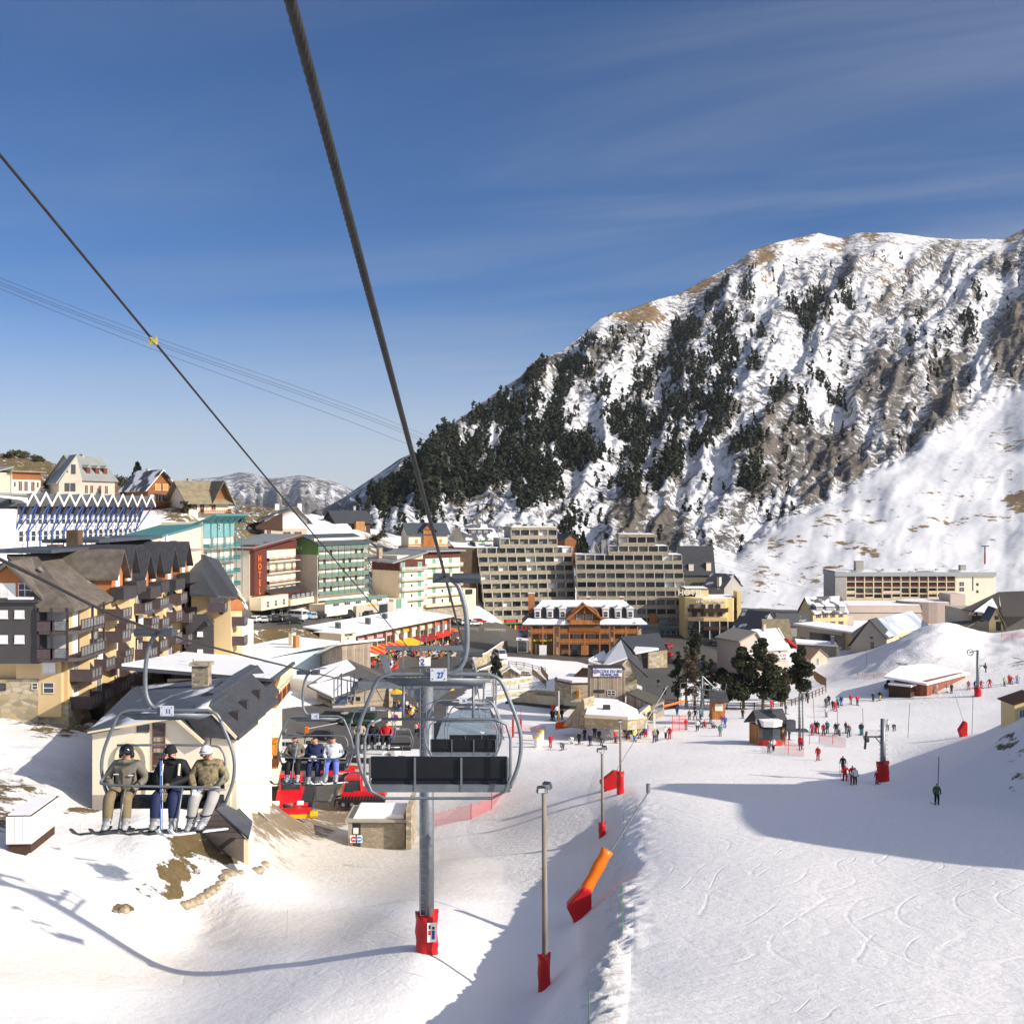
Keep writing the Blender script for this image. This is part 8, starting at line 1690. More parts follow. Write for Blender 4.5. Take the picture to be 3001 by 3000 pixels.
def pylon(px, pyt, pyb, label, r, padp, arm=None, wheel=None, dmin=70, lattice=False):
    p = hit(px, pyb, dmin); h = (pyb - pyt) / F * p.y; s_ = p.y / F
    t = empty('drag_lift_pylon', p, 0, label, 'lift pylon')
    b = MB().tube([(0, 0, -.5), (0, 0, h)], [r, r * .75], 12)
    if lattice: b.tube([(r * 2.2, 0, -.5), (r * 2.0, 0, h)], r * .5, 6)
    b.build('mast', METAL, t, True)
    b = MB()
    for i in range(int(h / .45)): b.tube([(-r - .12, -.1, i * .45), (r + .12, -.1, i * .45)], .02, 4)
    b.build('rungs', METALD, t)
    if padp: pad(t, -.3, padp, r * 1.9)
    if arm:
        ax, az = arm[0] * s_, h + arm[1] * s_
        b = MB().tube([(0, 0, az), (ax, 0, az)], .09, 6).tube([(0, 0, az - .9), (ax * .5, 0, az)], .05, 5)
        for k in range(3): b.tube([(ax + .1, -.3 + .3 * k, az - .2), (ax - .1, -.3 + .3 * k, az - .2)], .28, 12)
        b.tube([(ax, 0, az + .5), (ax * 1.1, 0, az - 1.2)], .12, 6); b.build('sheave_arm', METALD, t)
    if wheel:
        wx, wz = wheel[0] * s_, h + wheel[1] * s_; rr = wheel[2] * s_
        b = MB().tube([(wx + rr * math.cos(a), 0, wz + rr * math.sin(a)) for a in np.linspace(0, 6.283, 22)], .09, 6)
        for a in (0, 1.05, 2.1): b.tube([(wx - rr * math.cos(a), 0, wz - rr * math.sin(a)), (wx + rr * math.cos(a), 0, wz + rr * math.sin(a))], .04, 4)
        b.tube([(0, 0, h), (wx, 0, wz)], .1, 5); b.build('bull_wheel', METAL, t)
    return t
pylon(2587, 2106, 2290, 'tall grey drag lift pylon with red padded foot on the lower piste', .30, 1.9, (-48, -52))
pylon(2865, 1905, 2040, 'drag lift pylon with bull wheel below the snow mound', .30, 1.5, (22, -45), (-22, -6, 9))
t = pylon(2343, 2032, 2185, 'lattice drag lift mast with ladder behind the red cabin', .20, 0, (22, 0), None, 70, True)
MB().box(-1.6, 1.0, -.6, .8, 1.9, 2.1).box(-1.8, -.6, -.4, .6, 2.1, 3.3).build('platform', METALD, t); MB().tube([(-2.6, 0, .2), (-1.4, 0, 3.4)], .06, 4).tube([(-2.3, .5, .2), (-1.1, .5, 3.4)], .06, 4).build('stair', METALD, t)
t = pylon(2057, 1980, 2100, 'return station mast of the chairlift among bare trees', .25, 0, None, (47, -45, 9), 100)
b = MB(); hh = 6.2
for i in range(7): b.tube([(-1.8 + i * .85, -.3, 1.6), (-1.2 + i * .85, -.3, hh - .8)], .05, 4)
for z in (1.8, 2.8, 3.8, 4.7): b.tube([(-2, -.3, z), (3.8, -.3, z - .5)], .06, 4)
b.tube(smoothpts([(-1, 0, hh - .8), (-3.2, 0, hh - .7), (-3.5, 0, hh - 1.4), (-3.5, 0, 2.2), (-2.8, 0, 1.4), (-1.8, 0, 1.3)], 3), .07, 5); b.build('steel_framework', METAL, t)
for (px, a, b_, lb) in ((2886, 1600, 1640, 'red footed lift pylon high on the right snowfield'),):
    p = W(px, b_, 520); h = (b_ - a) / F * 520; t = empty('far_pylon', p, 0, lb, 'lift pylon'); MB().tube([(0, 0, -2), (0, 0, h * .5)], .4, 6).build('red_foot', RED, t); MB().tube([(0, 0, h * .5), (0, 0, h)], .3, 6).tube([(-1.8, 0, h), (1.8, 0, h)], .25, 5).build('mast', METALD, t)
# trees
def leafmat(name, c, c2):
    M = mat(name, c, .9, var=.3, scale=.25, col2=c2)
    return M
PINE = leafmat('pine_needles', (.009, .015, .008), (.042, .048, .024)); PINE2 = leafmat('near_pine_needles', (.016, .024, .010), (.070, .075, .034)); SPR = leafmat('spruce_needles', (.014, .026, .014), (.045, .062, .028)); DRYT = leafmat('bare_twigs', (.055, .042, .026), (.15, .11, .06)); SCRUB = leafmat('dark_scrub', (.022, .028, .010), (.085, .075, .028)); BARK = mat('bark', (.09, .065, .045), .9, var=.3, scale=3)
def quads_mesh(name, cen, size, seed, m1, flat=.5):
    r = np.random.RandomState(seed); n = len(cen)
    a = r.normal(size=(n, 3)); a /= np.linalg.norm(a, axis=1)[:, None]; b = np.cross(a, r.normal(size=(n, 3))); b /= np.linalg.norm(b, axis=1)[:, None]
    s = size * r.uniform(.5, 1.15, n)[:, None]
    a = a * s; b = b * s * flat
    P = np.stack([cen - a - b * .3, cen + b, cen + a + b * .2, cen - b], 1).reshape(-1, 3)
    me = bpy.data.meshes.new(name); me.vertices.add(4 * n); me.vertices.foreach_set('co', P.ravel()); me.loops.add(4 * n); me.loops.foreach_set('vertex_index', np.arange(4 * n))
    me.polygons.add(n); me.polygons.foreach_set('loop_start', np.arange(0, 4 * n, 4)); me.polygons.foreach_set('loop_total', np.full(n, 4)); me.update(calc_edges=True); me.materials.append(m1)
    return me
def crown_pts(kind, n, h, w, r):
    if kind == 'spruce':
        t = r.rand(n) ** .75; z = h * (.08 + .92 * t); tier = .78 + .3 * np.abs(np.sin(z * 3.0 + r.rand() * 6)); rad = w * (1 - t) ** .9 * tier * np.sqrt(r.rand(n)) ; a = r.rand(n) * 6.283
        rad = rad * (.8 + .35 * np.sin(a * 3 + z)); return np.stack([rad * np.cos(a), rad * np.sin(a), z - rad * .25], 1)
    k = {'pine': 16, 'bush': 7, 'bare': 14, 'mtn': 7}[kind]; cs = []
    for i in range(k):
        t = (i + .5) / k; z = h * ((.12 if kind in ('bush', 'mtn') else .22) + .82 * t)
        env = (1 - t) ** .6 * (.55 + .45 * min(1, t * 4)) if kind != 'bush' else 1
        a = r.rand() * 6.283; rr = w * env * r.uniform(.25, .75); cs.append((rr * math.cos(a), rr * math.sin(a), z, w * env * r.uniform(.35, .6) + .12 * w))
    cs = np.array(cs); j = r.randint(0, k, n); q = r.normal(size=(n, 3)); q /= np.linalg.norm(q, axis=1)[:, None]; q *= (r.rand(n) ** .45)[:, None] * cs[j, 3][:, None]; q[:, 2] *= .55
    return cs[j, :3] + q
def tree(px, py, label, kind, h, w, n, size, m1, group=None, name='pine_tree', dmin=60, base=None, cat='tree'):
    p = base or hit(px, py, dmin); sd = random.randint(0, 9999); r = np.random.RandomState(sd)
    t = empty(name, p, 0, label, cat, group)
    new('crown', quads_mesh('crown', crown_pts(kind, n, h, w, r), size, sd, m1, .3 if kind == 'bare' else .5), t)
    b = MB().tube([(0, 0, -.6), (.05 * h * .1, 0, h * .5), (0, 0, h * .92)], [h * .022 + .05, h * .014 + .03, .02], 7)
    for i in range(10 if kind != 'bare' else 26):
        z = h * r.uniform(.2, .85); a = r.rand() * 6.283; l = w * r.uniform(.4, .85) * (1.1 - z / h); b.tube([(0, 0, z), (l * math.cos(a), l * math.sin(a), z + l * (.2 if kind != 'bare' else .8))], [.05, .02], 4)
    b.build('trunk', BARK, t)
    return t
def hgt(px, pyt, pyb, d): return (pyb - pyt) / F * d
for (px, yb, yt, wpx, lab) in ((2178, 2078, 1905, 62, 'large dark pine, widest of the two behind the kiosk fence'), (2235, 2078, 1880, 62, 'tall dark pine in front of the shop house sign'), (2345, 2052, 1900, 48, 'dark pine standing alone right of the shop house'), (2118, 2072, 1965, 42, 'smaller dark pine left of the two big pines'), (2288, 2070, 1985, 30, 'low pine between the two biggest and the lone pine')):
    p = hit(px, yb); s_ = p.y / F
    tree(px, yb, lab, 'pine', (yb - yt) * s_, wpx * s_ * 1.1, 7500, .36, PINE2)
for i, (px, yb, yt, wpx) in enumerate(((1985, 2075, 1915, 30), (2010, 2078, 1900, 32), (2035, 2078, 1905, 30), (2060, 2076, 1925, 28), (2083, 2074, 1935, 24), (2300, 2066, 1960, 26), (2268, 1990, 1950, 16))):
    p = hit(px, yb); s_ = p.y / F; tree(px, yb, 'bare brownish tree with thin trunk in the thicket by the lift mast', 'bare', (yb - yt) * s_, wpx * s_, 1500, .35, DRYT if i % 3 else SPR, 'bare trees in the thicket', 'bare_tree')
tree(2035, 1955, 'round dark pine in front of the yellow hotel terrace', 'pine', 9, 2.6, 1800, .5, PINE)
tree(1453, 2000, 'small dark bushy pine by the snowy garden behind chair 27', 'pine', 5.2, 1.7, 1400, .4, PINE)
for (px, yt, yb, w_, lab, d_) in ((1653, 1552, 1640, 2.6, 'left and shortest of three spruces beside the apartment block', 380), (1683, 1556, 1652, 3.0, 'middle of three spruces beside the apartment block', 378), (1709, 1558, 1668, 3.6, 'right and largest of three spruces beside the apartment block', 374), (402, 1356, 1462, 4.0, 'lone tall spruce beside the wooden chalet on the hill', 262), (1765, 1605, 1650, 2.0, 'small dark tree beside the snowy roofed cottage', 390)):
    b_ = W(px, yb, d_); tree(px, yb, lab, 'spruce', hgt(px, yt, yb, d_), w_, 2600, .55, SPR, None, 'spruce_tree', base=b_)
for i, (px, py, h, w_) in enumerate(((175, 1425, 4.2, 1.6), (150, 1450, 3, 2), (228, 1370, 2.2, 1.4), (60, 1340, 2, 3), (20, 1345, 2, 3), (110, 1352, 1.8, 2.6), (250, 1380, 1.5, 2.4), (350, 1420, 2.2, 3), (330, 1405, 1.8, 3), (385, 1460, 2, 2.5), (545, 1505, 2.6, 1.4), (1115, 1578, 2.6, 2.6), (1100, 1585, 1.6, 2), (1240, 1660, 1.8, 2.5), (1010, 1520, 1.8, 2.5), (1330, 1600, 2, 3), (1180, 1565, 1.2, 2), (700, 1530, 1.4, 2), (745, 1545, 1.2, 2))):
    p = hit(px, py, 180); tree(px, py, 'low dark evergreen bush on the hillside above the hotels', 'bush', h, w_, 500, .4, SCRUB, 'bushes on the left hillside', 'bush', base=p, cat='bush')
r = np.random.RandomState(3); vs = [quads_mesh('pine_tree', crown_pts('mtn', 34, 9.5 * k, 2.9 * k, np.random.RandomState(i)), 1.45, i, PINE, .6) for i, k in enumerate((.8, .95, 1.1, 1.25, .7))]
nr, nc = MPX.shape; cand = []
jj = r.randint(2, nr - 30, 90000); ii = r.randint(0, nc - 45, 90000)
wgt = np.clip(MT[jj, ii] - .30, 0, .9) * np.clip(MD[jj, ii] / 900, .35, 1.7)
wgt = wgt * (1 - np.clip(MR_[jj, ii] * -2.0, 0, .5)) + .012 * (MLOW[jj, ii] < .3) * (dy[jj, ii] > 25)
ok = r.rand(90000) < wgt * .50; jj, ii = jj[ok], ii[ok]
pos = np.stack([MX[jj, ii], MD[jj, ii], CZ + MZ[jj, ii]], 1) + np.concatenate([r.uniform(-2.5, 2.5, (len(jj), 2)), np.full((len(jj), 1), -.8)], 1)
vis = MPX[jj, ii] < 3060
pos = pos[vis][:7500]
order = np.argsort(pos[:, 1]); ppx = 1500 + F * pos[:, 0] / pos[:, 1]
for c in range(300):
    p = pos[order[c]]; o = new('pine_tree', vs[c % 5], None, tuple(p), r.rand() * 6.28); s_ = r.uniform(.55, 1.05); o.scale = (s_, s_, s_)
    tag(o, 'small dark pine on the snowy mountain face', 'tree', 'pines on the mountain face')
V5 = [];
for me in vs:
    a = np.empty(len(me.vertices) * 3); me.vertices.foreach_get('co', a); V5.append(a.reshape(-1, 3))
P_ = []
for c in order[300:]:
    th = r.rand() * 6.28; s_ = r.uniform(.6, 1.15); v_ = V5[r.randint(5)] * s_; cth, sth = math.cos(th), math.sin(th)
    P_.append(np.stack([v_[:, 0] * cth - v_[:, 1] * sth, v_[:, 0] * sth + v_[:, 1] * cth, v_[:, 2]], 1) + pos[c])
P_ = np.concatenate(P_); n = len(P_) // 4
me = bpy.data.meshes.new('mountain_forest'); me.vertices.add(4 * n); me.vertices.foreach_set('co', P_.ravel()); me.loops.add(4 * n); me.loops.foreach_set('vertex_index', np.arange(4 * n))
me.polygons.add(n); me.polygons.foreach_set('loop_start', np.arange(0, 4 * n, 4)); me.polygons.foreach_set('loop_total', np.full(n, 4)); me.update(calc_edges=True); me.materials.append(PINE)
fo = new('mountain_forest', me); tag(fo, 'dark pine forest in bands over the mountain face', 'forest', None, 'stuff')
# vehicles
TYRE = mat('tyre_rubber', (.015, .015, .015), .8)
def carmat(n, c): return mat('car_' + n, c, .3, var=.04, scale=.5, spec=.6)
CARC = {'black': (.02, .02, .022), 'dark grey': (.07, .075, .08), 'silver': (.42, .43, .44), 'white': (.70, .70, .68), 'dark green': (.02, .06, .035), 'dark blue': (.02, .035, .12), 'light blue': (.16, .33, .52), 'red': (.45, .02, .02), 'golden yellow': (.45, .38, .08), 'beige': (.45, .40, .30)}
WHEEL = MB().tube([(-.11, 0, 0), (.11, 0, 0)], .33, 14, 0).tube([(-.12, 0, 0), (.12, 0, 0)], .19, 10, 1).mesh('wheel'); WHEEL.materials.append(TYRE); WHEEL.materials.append(METAL)
WHEEL.polygons.foreach_set('material_index', [0] * 16 + [1] * 12)
CARK = {}
def carproto(kind):
    L_, H_, W_ = {'hatch': (4.1, 1.45, 1.7), 'suv': (4.5, 1.75, 1.8), 'van': (5.2, 2.3, 1.95), 'pickup': (5.0, 1.75, 1.8)}[kind]
    x0, x1 = -L_ / 2, L_ / 2; hb = H_ * .58
    body = [(x0, .32), (x1, .32), (x1, hb * .8), (x1 - .15, hb), (x0 + .1, hb), (x0, hb * .9)]
    cab = {'hatch': [(x0 + .15, hb), (x0 + .55, H_), (x1 - 1.75, H_), (x1 - .95, hb)], 'suv': [(x0 + .05, hb), (x0 + .2, H_), (x1 - 1.8, H_), (x1 - 1.1, hb)], 'van': [(x0 + .02, hb), (x0 + .05, H_), (x1 - 1.1, H_), (x1 - .3, hb)], 'pickup': [(x0 + 1.9, hb), (x0 + 2.0, H_), (x1 - 1.8, H_), (x1 - 1.1, hb)]}[kind]
    b = MB().prism(body, -W_ / 2, W_ / 2, 'y').prism(cab, -W_ / 2 + .12, W_ / 2 - .12, 'y')
    if kind == 'pickup': b.prism([(x0 + .1, hb), (x0 + .15, H_ * .96), (x0 + 1.85, H_ * .96), (x0 + 1.88, hb)], -W_ / 2 + .12, W_ / 2 - .12, 'y')
    me = b.mesh('body'); bm = bmesh.new(); bm.from_mesh(me); bmesh.ops.recalc_face_normals(bm, faces=bm.faces); bmesh.ops.bevel(bm, geom=list(bm.edges), offset=.06, segments=2, affect='EDGES'); bm.to_mesh(me); bm.free()
    me.materials.append(TYRE)
    g = MB(); zc = hb + .06
    def inset(c): mx = sum(p[0] for p in c) / 4; mz = sum(p[1] for p in c) / 4; return [(mx + (p[0] - mx) * .86, mz + (p[1] - mz) * .72) for p in c]
    ic = inset(cab); mid = (ic[0][0] + ic[3][0]) / 2
    for sy in (-1, 1):
        y = sy * (W_ / 2 - .115)
        for a_, c_ in ((ic[0][0], mid - .05), (mid + .05, ic[3][0])):
            q = [(a_, ic[0][1]), (c_, ic[0][1]), (c_ - (.3 if c_ > mid else 0), ic[1][1]), (a_ + (.2 if a_ < mid else 0), ic[1][1])]
            g.prism(q, y - .02, y + .02, 'y')
    (a1, b1), (a2, b2) = cab[3], cab[2]
    g.slab([(a1 + .02 - .1, -W_ / 2 + .22, b1 + .1), (a1 + .02 - .1, W_ / 2 - .22, b1 + .1), (a2 + .06, W_ / 2 - .22, b2 - .08), (a2 + .06, -W_ / 2 + .22, b2 - .08)], -.03); g.box(cab[0][0] + .0, cab[0][0] + .14, -W_ / 2 + .25, W_ / 2 - .25, hb + .1, H_ - .15)
    gm = g.mesh('windows'); gm.materials.append(GLASS)
    lm = MB().box(x1 - .06, x1 + .02, -W_ / 2 + .1, -W_ / 2 + .4, hb * .7, hb * .88).box(x1 - .06, x1 + .02, W_ / 2 - .4, W_ / 2 - .1, hb * .7, hb * .88).mesh('headlights'); lm.materials.append(WHITE)
    CARK[kind] = (me, gm, L_, W_, hb)
for k in ('hatch', 'suv', 'van', 'pickup'): carproto(k)
HL = MB().box(-.03, .04, -.15, .15, -.08, .08).mesh('headlight'); HL.materials.append(mat('headlight_glass', (.6, .6, .58), .15))
def car(p, yaw, kind, colour, where, wheels=True):
    me, gm, L_, W_, hb = CARK[kind]
    t = empty('parked_car', p, yaw, '%s %s %s' % (colour, {'hatch': 'hatchback car', 'suv': 'off-road car', 'van': 'van', 'pickup': 'pickup with hard top'}[kind], where), 'van' if kind == 'van' else 'car', 'parked cars in the village')
    o = new('body', me, t); o.material_slots[0].link = 'OBJECT'; o.material_slots[0].material = carmat(colour.replace(' ', '_'), CARC[colour]); new('windows', gm, t)
    for sx in (-1, 1):
        for sy in (-1, 1):
            w_ = new('wheel', WHEEL, t, (sx * L_ * .31, sy * (W_ / 2 - .08), .33)); w_.rotation_euler = (0, 0, R(90))
    for sy in (-1, 1): new('headlight', HL, t, (L_ / 2, sy * (W_ / 2 - .25), hb * .8))
    return t
def cars_line(L_, y0, where, kinds=('hatch', 'hatch', 'suv'), yawr=(1.0, 2.2), dmin=200):
    for (px, py, colour, *k) in L_:
        p = hit(px, py, dmin); car(p, k[1] if len(k) > 1 else random.uniform(*yawr), k[0] if k and k[0] else random.choice(kinds), colour, where)
cars_line([(752, 1822, 'white'), (768, 1822, 'silver'), (783, 1821, 'dark grey'), (798, 1820, 'silver'), (812, 1820, 'black'), (826, 1819, 'silver'), (840, 1818, 'dark grey'), (868, 1816, 'white', 'van', 2.6), (884, 1814, 'golden yellow'), (898, 1813, 'light blue'), (912, 1813, 'silver'), (926, 1812, 'black'), (938, 1811, 'black'), (866, 1826, 'black', 'hatch', .1), (985, 1808, 'golden yellow'), (1010, 1811, 'black', 'van', .6), (1030, 1808, 'dark grey'), (1050, 1808, 'silver'), (1068, 1807, 'dark green'), (1082, 1807, 'dark grey')], 0, 'in the row below the brown and green hotels')
cars_line([(1112, 1808, 'black'), (1130, 1807, 'dark grey'), (1150, 1806, 'black'), (1168, 1806, 'dark green'), (1188, 1805, 'silver'), (1206, 1805, 'black'), (1220, 1805, 'silver')], 0, 'in front of the cream hotel')
cars_line([(1335, 1822, 'silver'), (1352, 1826, 'white', 'suv', .4), (1372, 1830, 'white', 'suv', .3), (1392, 1832, 'white', 'hatch', .5), (1404, 1826, 'red', 'hatch', .4)], 0, 'at the foot of the dark end wall')
cars_line([(1956, 1900, 'red'), (1960, 1925, 'red'), (2072, 1892, 'black', 'suv', 0), (2098, 1893, 'dark grey'), (2125, 1890, 'black', 'hatch', 0), (2142, 1890, 'silver'), (2160, 1892, 'silver')], 0, 'on the road below the yellow hotel')
cars_line([(2300, 1835, 'black'), (2320, 1836, 'dark grey'), (2340, 1838, 'silver'), (2358, 1838, 'dark blue'), (2300, 1848, 'silver'), (2345, 1850, 'black')], 0, 'behind the snow roofed barns')
p = hit(1466, 1930, 200); car(p, R(-75), 'van', 'white', 'parked beside the stone wall near the timber hotel')
cars_line([(965, 2112, 'black', 'suv', 2.9), (1010, 2120, 'silver', 'suv', 2.6), (1055, 2126, 'dark green', 'van', 3.0), (790, 2158, 'dark grey', 'suv', 0.1), (935, 2165, 'black', 'hatch', 3.0)], 0, 'beside the board barn and barrier', dmin=130)
cars_line([(815, 2238, 'white', 'pickup', .05), (850, 2205, 'white', 'suv', 0.0), (905, 2200, 'beige', 'pickup', .1), (1085, 2240, 'white', 'suv', 2.95), (1118, 2215, 'white', 'pickup', 2.8), (1075, 2265, 'white', 'van', 2.9)], 0, 'in the yard behind the red machines', dmin=100)
def groomer(p, yaw, label, rear):
    t = empty('snow_groomer', p, yaw, label, 'snow groomer'); s_ = 1.05; t.location.z += .25; t.scale = (s_,) * 3
    RM = mat('groomer_red', (.60, .008, .015), .35, spec=.5)
    b = MB().prism([(-2.6, 1.05), (.9, 1.05), (.9, 1.7), (-.6, 1.75), (-2.5, 1.35)], -1.2, 1.2, 'y').prism([(.2, 1.0), (2.1, 1.0), (2.15, 1.6), (.2, 1.6)], -1.25, 1.25, 'y')
    me = b.build('body', RM, t);
    c = MB().prism([(.1, 1.6), (2.15, 1.6), (1.75, 2.95), (.25, 3.0)], -1.0, 1.0, 'y', 0).prism([(.1, 2.9), (1.85, 2.85), (1.7, 3.1), (.2, 3.15)], -1.08, 1.08, 'y', 1); cb2 = c.build('cabin', [GLASS, RM], t)
    fr = MB()
    for x0, x1 in ((.08, .2), (2.12, 1.74)):
        for y in (-1.0, 1.0): fr.tube([(x0, y, 1.6), (x1, y, 2.95)], .09, 5)
    fr.build('cabin_frame', RM, cb2)
    for sy in (-1, 1):
        y0 = 1.25 * sy; y1 = 2.15 * sy; a, c_ = min(y0, y1), max(y0, y1)
        pr = [(-2.6, .75), (-2.2, .2), (1.9, .15), (2.5, .6), (2.4, 1.0), (-2.3, 1.15)]
        k = MB().prism(pr, a, c_, 'y', 0)
        for i in range(14): x = -2.3 + i * .34; k.box(x, x + .07, a - .05, c_ + .05, 1.05, 1.25, 1).box(x, x + .07, a - .05, c_ + .05, .05, .25, 1)
        k.build('track', [BLACK, METALD], t)
        for i in range(5): new('track_wheel', WHEEL, t, (-1.9 + i * .95, sy * 2.16, .55)).rotation_euler = (0, 0, R(90))
    bl = MB().prism([(2.9, .1), (3.15, .3), (3.1, 1.4), (2.95, 1.3)], -2.4, 2.4, 'y', 0).tube([(2.3, -.7, .8), (3.0, -.9, .6)], .1, 5).tube([(2.3, .7, .8), (3.0, .9, .6)], .1, 5); bl.build('blade', METALD, t)
    if rear:
        MB().box(-4.6, -4.0, -2.3, 2.3, .55, 1.0, 0).box(-4.8, -4.5, -2.5, 2.5, .15, .5, 1).tube([(-4.7, -2.9, .45), (-4.7, -2.2, .45)], .34, 10, 1).tube([(-4.7, 2.2, .45), (-4.7, 2.9, .45)], .34, 10, 1).tube([(-2.6, -.6, 1), (-4.2, -.6, .8)], .1, 5).tube([(-2.6, .6, 1), (-4.2, .6, .8)], .1, 5).build('tiller', [RM, YPAINT], t)
        MB().box(-3.9, -2.7, -1.9, -.5, 1.0, 1.15, 0).box(-3.9, -2.7, .5, 1.9, 1.0, 1.15, 0).box(-3.7, -2.9, -1.5, -.9, 1.15, 1.35, 1).box(-3.7, -2.9, .8, 1.6, 1.15, 1.4, 1).build('rear_deck', [RM, SNOWM], t)
    else: MB().tube([(-.6, -.9, 1.75), (-2.4, -.9, 1.9), (-2.6, .9, 1.6), (-.6, .9, 1.75)], .04, 5).build('rail', METAL, t); lettering('PistenBully', .36, TXT_W, t, (.9, -1.29, 1.32), name='lettering')
    return t
groomer(hit(850, 2372, 90), R(97), 'red snow groomer seen from behind with red and yellow tiller', True)
groomer(hit(1062, 2362, 90), R(183), 'red snow groomer seen from the side with black tracks', False)
th = empty('telehandler', hit(985, 2290, 90), R(3), 'red telehandler with big black tyres behind the snow groomers', 'telehandler')
MB().prism([(-2.3, .9), (2.2, .9), (2.3, 1.4), (1.4, 1.9), (-1.8, 1.9), (-2.4, 1.5)], -.9, .9, 'y').prism([(-2.4, 1.9), (3.0, 1.6), (3.0, 1.95), (-2.4, 2.3)], -.25, .2, 'y').build('body', RED, th); MB().prism([(-.9, 1.8), (.6, 1.8), (.4, 2.7), (-.8, 2.7)], -.8, -.1, 'y').build('cabin', GLASS, th)
for x in (-1.5, 1.5):
    for y in (-1.05, 1.05): w_ = new('wheel', WHEEL, th, (x, y, .7)); w_.rotation_euler = (0, 0, R(90)); w_.scale = (2.2, 2.1, 2.1)
lettering('MANITOU', .4, TXT_W, th, (.9, -.93, 1.25), name='lettering')
for i, (px, py) in enumerate(((2601, 2016), (2624, 2018), (2648, 2018), (2671, 2016))):
    p = hit(px, py, 120); t = empty('snowmobile', p, R(60), 'black snowmobile in the parked row left of the reddish shed', 'snowmobile', 'row of parked snowmobiles')
    MB().prism([(-1.3, .3), (1.2, .3), (1.3, .6), (.7, 1.1), (.2, .8), (-1.2, .85)], -.4, .4, 'y').prism([(.5, 1.0), (.8, 1.0), (.6, 1.5)], -.3, .3, 'y').build('body', BLACK, t); MB().box(-.5, 1.6, -.55, -.4, 0, .1).box(-.5, 1.6, .4, .55, 0, .1).build('runners', METALD, t)
for i, (px, py) in enumerate(((1573, 2190), (1580, 2180), (1587, 2170))):
    p = hit(px, py, 100); t = empty('waste_bin', p, 0, ['nearest', 'middle', 'farthest'][i] + ' of three pale bins with yellow lids left of the orange banner', 'bin', 'pale bins with yellow lids'); MB().tube([(0, 0, 0), (0, 0, 1.35)], .33, 10).build('bin_body', CREAM2, t); MB().tube([(0, 0, 1.35), (0, 0, 1.5)], .35, 10).build('lid', YPAINT, t)
p = hit(1649, 2153, 100); s_ = p.y / F; t = empty('banner', p + Vector((0, 0, .5)), R(8), 'orange banner with dark lettering strung in front of the stone ramp', 'banner'); MB().prism([(-22 * s_, .3), (25 * s_, .55), (25 * s_, 1.75), (-22 * s_, 1.25)], -.03, .03, 'y').build('cloth', mat('orange_cloth', (.85, .13, .01), .7), t)
lettering('FIN DE PISTE', .42, TXT_R, t, (.1, -.06, 1.2), name='lettering'); lettering('RALENTISSEZ', .42, TXT_R, t, (.1, -.06, .75), name='lettering')
p = hit(1637, 2132, 100); o = MB().tube([(0, 0, 0), (0, 0, 2.4)], .12, 8, 1).tube([(0, 0, 2.4), (0, 0, 5.6)], .09, 8, 0).build('flag_pole', [WHITE, YPAINT], None, loc=p); tag(o, 'white pole with yellow lower half behind the orange banner', 'pole')
for i, (px, py, m1, lb) in enumerate(((1503, 2160, RED, 'red padded slalom style post left of the bins, left one'), (1526, 2160, RED, 'red padded post left of the bins, right one'))):
    p = hit(px, py, 100); o = MB().tube([(0, 0, 0), (0, 0, 2.6)], .16, 8).tube([(0, 0, 2.6), (0, 0, 4.2)], .03, 5).build('padded_post', m1, None, loc=p); tag(o, lb, 'post')
for i, (px, m1, sy) in enumerate(((1036, TXT_R, 'red no entry'), (1052, mat('sign_blue', (.05, .25, .7), .5), 'blue direction'))):
    p = W(px, 2458, 106.3); t = empty('road_sign', p, 0, 'round %s sign in front of the block hut' % sy, 'road sign'); MB().box(-.34, .30, 0, .03, -.34, .36).build('board', TXT_W, t); MB().tube([(0, -.03, 0), (0, 0, 0)], .27, 16).build('disc', m1, t); MB().box(-.17, .17, -.05, -.03, -.05, .05).build('bar', TXT_W, t)
p = W(1157, 2103, 150); t = empty('no_parking_sign', p, 0, 'round blue and red no parking sign by the cars', 'road sign'); MB().box(-.9, .9, 0, .05, -1.0, .9).build('board', CREAM2, t); MB().tube([(0, -.05, 0), (0, 0, 0)], .5, 16).build('red_ring', TXT_R, t); MB().tube([(0, -.08, 0), (0, -.05, 0)], .36, 16).build('blue_disc', TXT_B, t)
p = hit(899, 2155, 120); t = empty('barrier', p, 0, 'orange barrier post with red and white boom across the yard road', 'barrier'); MB().box(-.25, .25, -.25, .25, 0, 1.3).build('post', ORPAD, t); MB().tube([(0, 0, 1.0), (4.6, 0, 1.9)], .07, 6).build('boom', WHITE, t)
